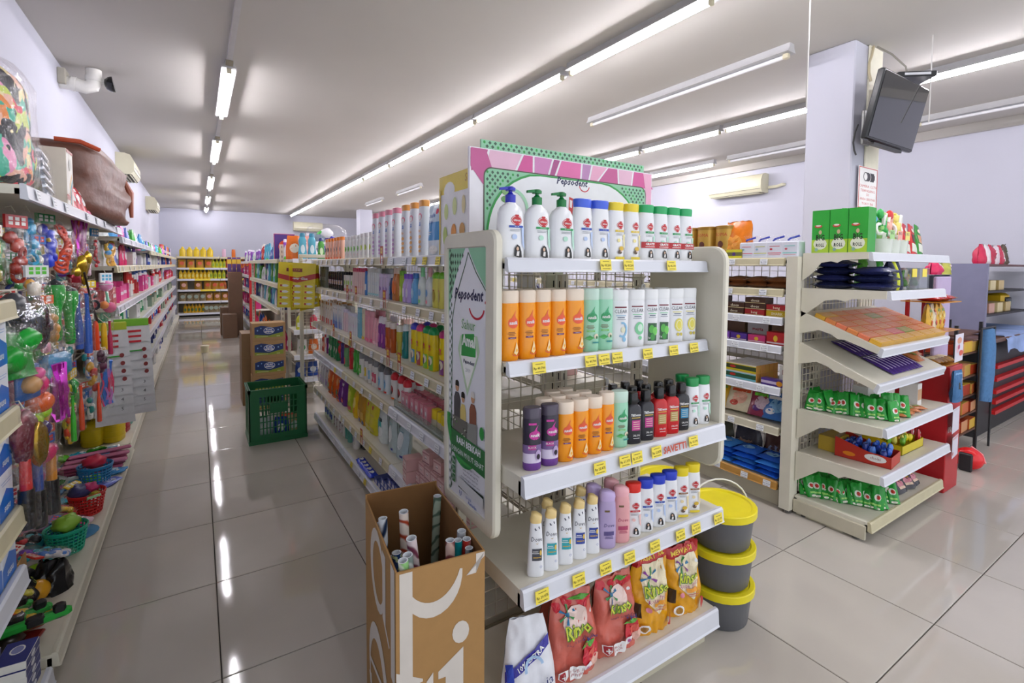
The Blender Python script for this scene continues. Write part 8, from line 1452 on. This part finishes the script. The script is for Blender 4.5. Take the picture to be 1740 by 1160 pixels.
for r_ in range(3):
    for i in range(5): put(dkp, (3.24 + i * .095 + .03 * r_, 1.13 + r_ * .085, .1055), random.uniform(-.4, .4), 'dark pouch with pink print, %s row' % ('front', 'middle', 'back')[r_], 'on sweets base deck', rot=(radians(-35), 0, random.uniform(-.4, .4)), sc=.95)
# ================================================================ counter corner at the far right
cc = empty('counter_cabinet', (0, 0, 0)); tag(cc, 'dark counter cabinet with red shelf edges at the far right', 'cabinet')
dk = M('#26262a', .5); crd = M('#c81c20', .4)
CX0, CX1, CY0, CY1 = 5.45, 7.15, 1.28, 1.85
link('cabinet_body', MB().box(CX0, CX1, CY0 + .04, CY1, .0, .80, dk).mesh('body', 0), cc)
for z_ in (.15, .24, .33, .44, .55): link('red_shelf_edge', MB().box(CX0 + .35, CX1, CY0, CY0 + .045, z_, z_ + .03, crd).mesh('edge', 0), cc)
link('counter_top', MB().bbox(CX0 - .05, CX1, CY0 - .04, CY1, .80, .835, M('#5a3a2c', .4), .006).mesh('top', 0), cc)
cl_ = MB(); nx_ = 16; V = []
for j in range(7):
    for i in range(nx_ + 1):
        x = CX0 + .35 + 1.3 * i / nx_; y = (CY1 - .05, CY0 + .2, CY0 - .03, CY0 - .05, CY0 - .052, CY0 - .055, CY0 - .06)[j]; z_ = (.838, .839, .842, .81, .77, .74, .70 + .03 * sin(i * .9))[j]; V.append((x, y + .006 * sin(i * 1.7) * (j > 2), z_))
cl_.add(V, [(j * (nx_ + 1) + i, (j + 1) * (nx_ + 1) + i, (j + 1) * (nx_ + 1) + i + 1, j * (nx_ + 1) + i + 1) for j in range(6) for i in range(nx_)], M('#8fa6d8', .7, var=.25, scale=6)); tag(link('counter_cloth', cl_.mesh('cloth', 60)), 'pale blue and white cloth hanging over the counter edge', 'cloth')
us = empty('shelf_unit', (0, 0, 0)); tag(us, 'small black shelf unit standing on the far right counter', 'shelf')
link('unit_back', MB().box(5.75, 7.1, 1.70, 1.72, .845, 1.46, dk).mesh('b', 0), us); link('side_board', MB().box(5.72, 5.76, 1.36, 1.72, .845, 1.46, M('#7a7a94', .5)).mesh('b', 0), us)
for z_ in (.99, 1.20, 1.44): link('board', MB().box(5.76, 7.1, 1.38, 1.70, z_, z_ + .018, (M('#5a3030', .5) if z_ > 1.4 else dk)).mesh('b', 0), us)
for i in range(7): put(box_p(.16, .2, .09, ('#b8a06a', '#b88a78', '#c8b88a')[i % 3], ('#c8b07a', '#c89a88', '#d8c89a')[i % 3]), (5.90 + (i % 4) * .25, 1.52, (1.0085 if i < 4 else 1.2185)), 0, '%s paper pack on the black shelf unit, %s board' % (('tan', 'pinkish', 'cream')[i % 3], ('lower', 'upper')[i > 3]), '', 'from the left')
put(Proto('card_terminal', 'machine', [('case', MB().bbox(-.12, .12, -.08, .1, 0, .20, M('#d8b01c', .4), .03).mesh('c', 40), (0, 0, 0)), ('black_front', MB().bbox(-.09, .10, -.10, -.07, .01, .15, M('#1a1c1e', .3), .02).mesh('f', 40), (0, 0, 0)), ('window', MB().box(-.04, .06, -.104, -.099, .05, .11, M('#6a8a8a', .3)).mesh('w', 0), (0, 0, 0))]), (6.75, 1.52, 1.0085), 0, 'yellow and black machine on the black shelf unit', '', sc=.85)
for i in range(5): put(pack(.17, .09, .18, ('#c81c4a', '#e8e0e4', '#b81c40', '#e8d8e0', '#c8284a')[i], [('rect', .02, .08, .03, .10, C(('#f0e8ec', '#c81c4a')[i % 2]))], 210 + i, crump=.02), (5.98 + i * .13, 1.48, 1.4585), .1, '%s striped package on top of the black unit' % ('crimson', 'white', 'dark crimson', 'pale', 'rose red')[i], '')
put(pack(.12, .08, .20, '#5a4a3a', [('ell', 0, .12, .03, .03, C('#3a6a3a'))], 217, crump=.03), (6.75, 1.5, 1.4585), 0, 'dark tall package at the right on black unit', '')
pt = empty('standing_board', (5.1, 1.52, 0)); tag(pt, 'black standing partition panel left of the counter unit', 'panel')
link('panel_board', MB().bbox(-.13, .24, -.02, .02, .0, 1.36, M('#1f2230', .6), .004).mesh('b', 0), pt); link('panel_foot', MB().box(-.15, .26, -.12, .12, 0, .02, dk).mesh('f', 0), pt)
for i, (x, z_, c_, nm) in enumerate(((4.985, 1.365, '#d81c5a', 'crimson'), (5.22, 1.365, '#b8b84a', 'olive and white'))): put(pack(.15, .08, .13, c_, [('ell', .04, .06, .03, .03, C('#f0d8e0'))], 220 + i, crump=.03), (x + .06, 1.52, z_), 0, '%s soft bundle on top of the black partition' % nm, '')
# hanging jeans and heaped paper packs before the cabinet
jn = M('#4a78a8', .8, bump=.3, scale=50, var=.12); b = MB(); b.loft([(.42, .10, .035), (.60, .10, .045), (.80, .095, .045), (.95, .07, .035)], jn, 18, 2.4); b.loft([(.40, .045, .03, -.05, 0), (.45, .048, .034, -.045, 0), (.6, .05, .036, -.04, 0)], jn, 12); b.loft([(.38, .045, .03, .05, 0), (.45, .048, .034, .045, 0), (.6, .05, .036, .04, 0)], jn, 12)
tag(link('denim_trousers', b.mesh('jeans', 60), None, (5.14, 1.20, 0)), 'pale blue denim trousers hanging before the counter', 'trousers')
hr = empty('hanging_rail', (0, 0, 0)); tag(hr, 'thin dark rail stand holding the denim trousers', 'rail'); link('rail_bar', MB().tube([(4.98, 1.2, .96), (5.3, 1.2, .96)], .008, dk, 6).mesh('r'), hr)
for x in (4.98, 5.3): link('rail_post', MB().tube([(x, 1.2, 0), (x, 1.2, .965)], .008, dk, 6).mesh('r'), hr)
rk = empty('magazine_rack', (0, 0, 0)); tag(rk, 'low dark rack of yellow and orange paper packs by the aisle', 'rack')
for z_ in (.17, .31, .45, .60, .78, .93): link('rack_tray', MB().box(4.62, 5.18, 1.24, 1.45, z_ - .012, z_, M('#5a3a2a', .5)).mesh('t', 0), rk)
for x, y in ((4.63, 1.25), (5.17, 1.25), (4.63, 1.44), (5.17, 1.44)): link('rack_post', MB().box(x - .01, x + .01, y - .01, y + .01, 0, 1.0, dk).mesh('p', 0), rk)
random.seed(5); kn = ('tan', 'orange', 'mustard', 'rust', 'peach'); kc_ = ('#c8a04a', '#c8602a', '#d8b03a', '#a83a1c', '#d89a6a')
for li, z_ in enumerate((.17, .31, .45, .60, .78)):
    for i in range(3):
        k_ = (li * 2 + i * 3) % 5; put(box_p(.165, .18, .075 + .01 * (i % 2), kc_[k_], kc_[(k_ + 1) % 5], None, [], 'paper_pack'), (4.73 + i * .175, 1.34, z_ + .0005), random.uniform(-.08, .08), '%s paper pack' % kn[k_], 'in rack tray %s' % ('one', 'two', 'three', 'four', 'five')[li])
hm = MB(); hm.sphere((0, 0, .10), .12, M('#e01c24', .15), 20, 14, (1, 1.1, .85)); hl = empty('helmet', (4.57, 1.13, .0)); hl.scale = (.62, .62, .75); tag(hl, 'red helmet lying on the floor beside the red rack', 'helmet')
V = [(p_[0], p_[1], max(.0, p_[2])) for p_ in hm.v]; hm.v = V; link('shell', hm.mesh('shell', 60), hl); link('black_trim', MB().bbox(-.13, -.095, -.06, .06, .0, .17, dk, .02).mesh('t', 40), hl); link('white_strap', MB().tube([(.11, -.08, .03), (.135, 0, .05), (.11, .08, .03)], .008, wht, 6).mesh('s'), hl)
link('visor_stripe', MB().tube([(.02, -.135, .08), (.05, -.10, .15), (.06, .0, .20)], .012, C('#e8888a'), 6).mesh('v'), hl)
# ================================================================ gondolas farther down the left aisle
g3 = empty('gondola_shelf', (0, 0, 0)); tag(g3, 'farther ivory shelf run beyond the stacked brown cartons', 'shelf')
L3 = [1.465, 1.20, .925, .48, .10]; side(g3, .72, 5.68, 8.9, 1.05, L3, 3, -1, [[rail_c, ivory_d]] * 5, tags=False)
for i in range(4): y = 5.66 + 1.08 * i; u = link('upright', upright(1.62 if i == 0 else 1.47, .035, .05).mesh('upright', 0), g3, (.745 if i in (0, 3) else 1.06, y, 0)); u.rotation_euler = (0, 0, 0)
link('back_panel', MB().box(1.055, 1.065, 5.68, 8.9, .1, 1.44, M('#bdb8a6', .6)).mesh('bp', 0), g3); link('kick_plate', MB().box(.74, 1.05, 5.7, 8.9, 0, .07, ivory_d).mesh('kick', 0), g3)
for z_ in (1.465, 1.13, .755, .50, .27): s_ = link('shelf', shelf_board(.79, 1.5, 5.26, 5.62, z_).mesh('shelf', 0), g3); r = link('price_rail', rail_mesh(.71, .045).mesh('r', 0), s_, (.79, 5.26, z_))
for x in (.80, 1.49): link('end_post', MB().bbox(x - .015, x + .015, 5.58, 5.62, 0, 1.5, ivory).mesh('post', 0), g3)
o = link('end_grid', wire_grid(.68, .1, 1.45, .06).mesh('g', 0), g3, (.80, 5.63, 0))
sp = lambda c: gb(.20, .036, .028, c, '#e8ecec', 'pump', [('b', .35, .3, '#e0e4d8'), ('l', .42, 3, '#8a9a7a')], ch=.055, name='soap_bottle')
put(sp('#c8cc3a'), (.86, 5.32, .7555), 0, 'yellow-green soap bottle with white pump', 'before the far gondola'); put(sp('#c83a54'), (.99, 5.32, .7555), 0, 'rose red soap bottle with white pump', 'before the far gondola')
for i in range(3): put(Proto('white_tub', 'tub', [('tub', MB().loft([(0, .05, .05), (.07, .055, .055)], C('#dfe3ea')).mesh('t', 50), (0, 0, 0)), ('blue_band', MB().loft([(.02, .056, .056), (.035, .057, .057)], C('#5a6aa8')).mesh('b', 0), (0, 0, 0))]), (.90, 5.34, 1.1305 - .375 * 0 + 0 + i * .071 - 0), 0, 'white stacked tub with blue band', 'on far end shelf', 'from the bottom')
for i in range(3): put(HS[(1, 3, 1)[i]], (.88 + i * .11, 5.34, .5005), 0, '%s bag on the low end shelf past the crate' % ('white', 'orange', 'pale')[i], '')
for i in range(5): put(HS[(0, 0, 2, 0, 2)[i]], (.86 + i * .12, 5.34, .2705), 0, '%s bag on the lowest end shelf past the crate' % ('blue', 'sky', 'red', 'navy', 'crimson')[i], '')
random.seed(33)
cb2 = [gb(.22, .035, .025, c, d, 'waist', [('e', .45, .5, .2, e_)]) for c, d, e_ in (('#5ab0c8', '#3a8aa8', '#dff0f4'), ('#4a9a3a', '#2a3a7a', '#dff0c8'), ('#2a3a7a', '#5ac83a', '#8ad05a'), ('#b8281c', '#e8e0d8', '#f0c8a0'), ('#8a4ab0', '#e8e0f0', '#e0c8f0'))]
nm3 = ['pale teal bottle', 'green bottle', 'navy and lime bottle', 'red bottle', 'violet bottle']
for li, z_ in ((1, 1.20), (2, .925)): stock([cb2[1], cb2[2], cb2[0], HS[1]], .80, z_, 5.75, 8.8, [.08, .08, .08, .11], 'on far gondola shelf %s' % ('two', 'three')[li - 1], -pi / 2, names=['green bottle', 'navy and lime bottle', 'pale teal bottle', 'white household packet'])
stock([HS[4], HS[2], HS[3], HS[0], HS[1]], .82, .48, 5.75, 8.8, [.11] * 5, 'on far gondola shelf four', -pi / 2, names=['violet household packet', 'magenta household packet', 'orange household packet', 'blue household packet', 'white household packet'])
stock([cb2[3], cb2[4], HS[0], HS[1], cb2[0]], .86, 1.465, 5.75, 8.8, [.085, .085, .12, .12, .085], 'on far gondola top', -pi / 2, names=['red bottle', 'violet bottle', 'blue household packet', 'white household packet', 'pale teal bottle'])
for i, (p_, x, y, d_, s_) in enumerate(((cb2[0], .90, 5.36, 'pale teal bottle in the top front pair', 1.2), (cb2[0], .99, 5.36, 'pale teal bottle in the top front pair', 1.2), (cb2[1], 1.08, 5.36, 'green bottle beside the teal pair', 1.), (HS[1], 1.22, 5.36, 'white packet right of the green bottle', 1.2), (HS[3], .84, 5.48, 'orange packet behind the teal pair', 1.6))): put(p_, (x, y, 1.4655), 0, d_, 'on far end shelf', sc=s_)
put(puff_p := Proto('clear_bag', 'bag', [('bag_contents', cluster(('#e8e8f0', '#3a3ab0', '#4ab84a', '#7a8a9a'), .12, .30, .07, 12, 50).xf(Matrix.Translation((0, 0, .34))).mesh('c', 50), (0, 0, 0)), ('clear_film', puff(.42, .3, .40, FILM, lump=.03, seed=8).mesh('f', 70), (0, 0, 0))]), (1.25, 5.9, 1.4655 if 0 else 1.4655), 0, 'big clear bag of green and blue goods atop far shelf', '')
link('shelf', shelf_board(1.06, 1.5, 5.68, 8.9, 1.465).mesh('s', 0), g3)
for i in range(3): put(box_p(.22, .06, .30, ('#b83a6a', '#d85a3a', '#5a6a70')[i], ('#4a2a7a', '#e8a08a', '#7a8488')[i], None, [('e', .5, .3, .25, ('#e8502a', '#f0d8c8', '#a8b0b0')[i])]), (.86 + i * .24, 6.3 + i * .3, 1.4655), 0, '%s tall carton on the far gondola top' % ('purple', 'orange', 'grey')[i], '')
g4 = empty('gondola_shelf', (0, 0, 0)); tag(g4, 'farthest ivory shelf run beside the red post', 'shelf'); side(g4, .80, 9.9, 13.2, 1.2, [1.465, 1.2, .93, .6, .3, .1], 2, -1, None, tags=False)
link('red_post', MB().bbox(.76, .86, 9.80, 9.86, 0, 1.44, redc).mesh('rp', 0), g4); link('back_panel', MB().box(1.2, 1.21, 9.9, 13.2, .1, 1.44, ivory_d).mesh('bp', 0), g4)
for li, z_ in enumerate((1.2, .93, .6, .3)): stock([HS[2], PBX, HS[0]], .90, z_, 10.0, 13.1, [.11, .11, .11], 'on farthest gondola shelf %s' % ('two', 'three', 'four', 'five')[li], -pi / 2, names=['magenta household packet', 'pink carton', 'blue household packet'])
stock([HS[1], cb2[4], HS[0]], .95, 1.465, 10.0, 13.1, [.12, .09, .12], 'on farthest gondola top', -pi / 2, names=['white household packet', 'violet bottle', 'blue household packet'])
# ================================================================ shelf on the back wall
bk = empty('shelf_run', (0, 0, 0)); tag(bk, 'long ivory shelf of oil and bottles across the far back', 'shelf'); LB = (1.60, 1.305, 1.01, .725, .415, .10)
for li, z_ in enumerate(LB):
    for x0 in (-.46, .52, 1.5):
        s_ = link('shelf', shelf_board(x0, x0 + .97, 15.56, 15.95, z_).mesh('shelf', 0), bk); link('price_rail', rail_mesh(.97, .05, rail_c if li in (0,) else rail_w).mesh('r', 0), s_, (x0, 15.56, z_))
        if 0 < li < 4: t = link('price_tag', MB().box(0, .35, -.003, 0, -.05, .0, tag_y).mesh('t', 0), s_, (x0 + .15 + li * .12, 15.535, z_ + .004)); t['label'] = 'long yellow price strip'
for x in (-.47, .505, 1.485, 2.47): link('upright', upright(1.66, .03, .05).mesh('u', 0), bk, (x, 15.93, 0))
link('back_panel', MB().box(-.46, 2.47, 15.955, 15.965, .08, 1.58, M('#8f8a7c', .6)).mesh('bp', 0), bk); link('kick_plate', MB().box(-.46, 2.47, 15.66, 15.9, 0, .07, dark).mesh('k', 0), bk)
oil = [gb(.24, .045, .035, c, d, 'neck', [('e', .4, .6, .22, e_)], ch=.03, seg=10, name='oil_bottle') for c, d, e_ in (('#e0b81c', '#e8c82a', '#e8d86a'), ('#c89a1c', '#d8a82a', '#4a6a2a'), ('#b8641c', '#d83a1c', '#8a1c14'), ('#c8c82a', '#e8e03a', '#8aa82a'), ('#3a2a24', '#c8281c', '#8a3a2a'))]
opc = [Proto('oil_pouch', 'bag', [('bag', pack(.17, .09, .22, c, [], 230 + i, nu=6, nv=6, top=.95).parts[0][1], (0, 0, 0)), ('label', decals(MB(), [('ell', 0, .12, .05, .05, C(d))], lambda u, v, o: (u, -.052 - o, v)).mesh('l', 0), (0, 0, 0))]) for i, (c, d) in enumerate((('#a8782a', '#e8b0a0'), ('#b8862a', '#d8603a'), ('#8a7a5a', '#a8b8a8')))]
yj = gb(.26, .075, .055, '#e0c01c', '#e8c82a', 'neck', [], ch=.03, seg=12, name='oil_jerrycan')
for i in range(5): put(yj, (-.33 + i * .155, 15.72, 1.6005), 0, 'yellow oil can on the back shelf top', '')
for i, (c, x) in enumerate((('#e0b8d0', .62), ('#c8641c', .85), ('#c8dcec', 1.65), ('#b8d4ec', 1.8), ('#c8d8e8', 1.95))): put(gb(.22 + .08 * (i > 1), .05, .03, c, c, 'flat', [], seg=10), (x, 15.75, 1.6005), 0, '%s bottle standing alone' % ('pink', 'amber', 'pale blue', 'sky blue', 'grey blue')[i], 'on back shelf top')
rows_b = ((1, [(opc[1], -.35, .25, 4, 'amber oil pouch'), (oil[3], .36, .62, 4, 'green-yellow oil bottle'), (oil[2], .68, 1.30, 9, 'red sauce bottle'), (oil[4], 1.5, 2.3, 9, 'dark sauce bottle')]), (2, [(oil[0], -.38, .25, 8, 'golden oil bottle'), (oil[3], .3, .60, 4, 'green-yellow oil bottle'), (oil[4], .68, 1.3, 8, 'dark sauce bottle'), (oil[1], 1.5, 2.3, 8, 'brown oil bottle')]),
          (3, [(opc[0], -.32, .0, 2, 'pink-labelled oil pouch'), (opc[1], .22, .55, 3, 'amber oil pouch'), (oil[2], .62, .85, 3, 'red sauce bottle'), (oil[4], .92, 1.3, 5, 'dark sauce bottle')]), (4, [(opc[2], -.35, .1, 4, 'grey-labelled oil pouch'), (opc[0], .25, .62, 3, 'pink-labelled oil pouch'), (oil[2], .7, .76, 1, 'red sauce bottle')]), (5, [(oil[1], -.30, .10, 6, 'brown oil bottle'), (opc[2], .18, .62, 5, 'grey-labelled oil pouch'), (HS[1], .75, .85, 2, 'white packet')]))
for li, R_ in rows_b:
    for p_, x0, x1, n_, d_ in R_:
        for i in range(n_): put(p_, (x0 + (x1 - x0) * i / max(1, n_ - 1), 15.70, LB[li] + .0005), 0, d_, 'on back wall shelf %s' % ('two', 'three', 'four', 'five', 'six')[li - 1])
pc = empty('picture', (3.75, 17.19, 1.95)); tag(pc, 'framed landscape poster on the back wall left of the far pillar', 'picture'); link('frame', MB().box(-.42, .42, -.02, 0, -.3, .3, M('#c8c8c8', .5)).mesh('f', 0), pc)
b = MB(); decals(b, [('rect', 0, 0, .8, .56, C('#e8e8ea')), ('poly', [(-.1, .28), (.4, .28), (.4, -.1), (.1, -.05)], C('#3a4a5a')), ('ell', .1, .1, .08, .08, C('#c8a82a')), ('poly', [(-.2, .28), (0, .28), (.1, .0), (-.1, .05)], C('#8aa88a')), ('ell', -.2, .0, .06, .1, C('#5a5a60'))], flat_front(-.02)); link('printing', b.mesh('p', 0), pc)
finish_labels()
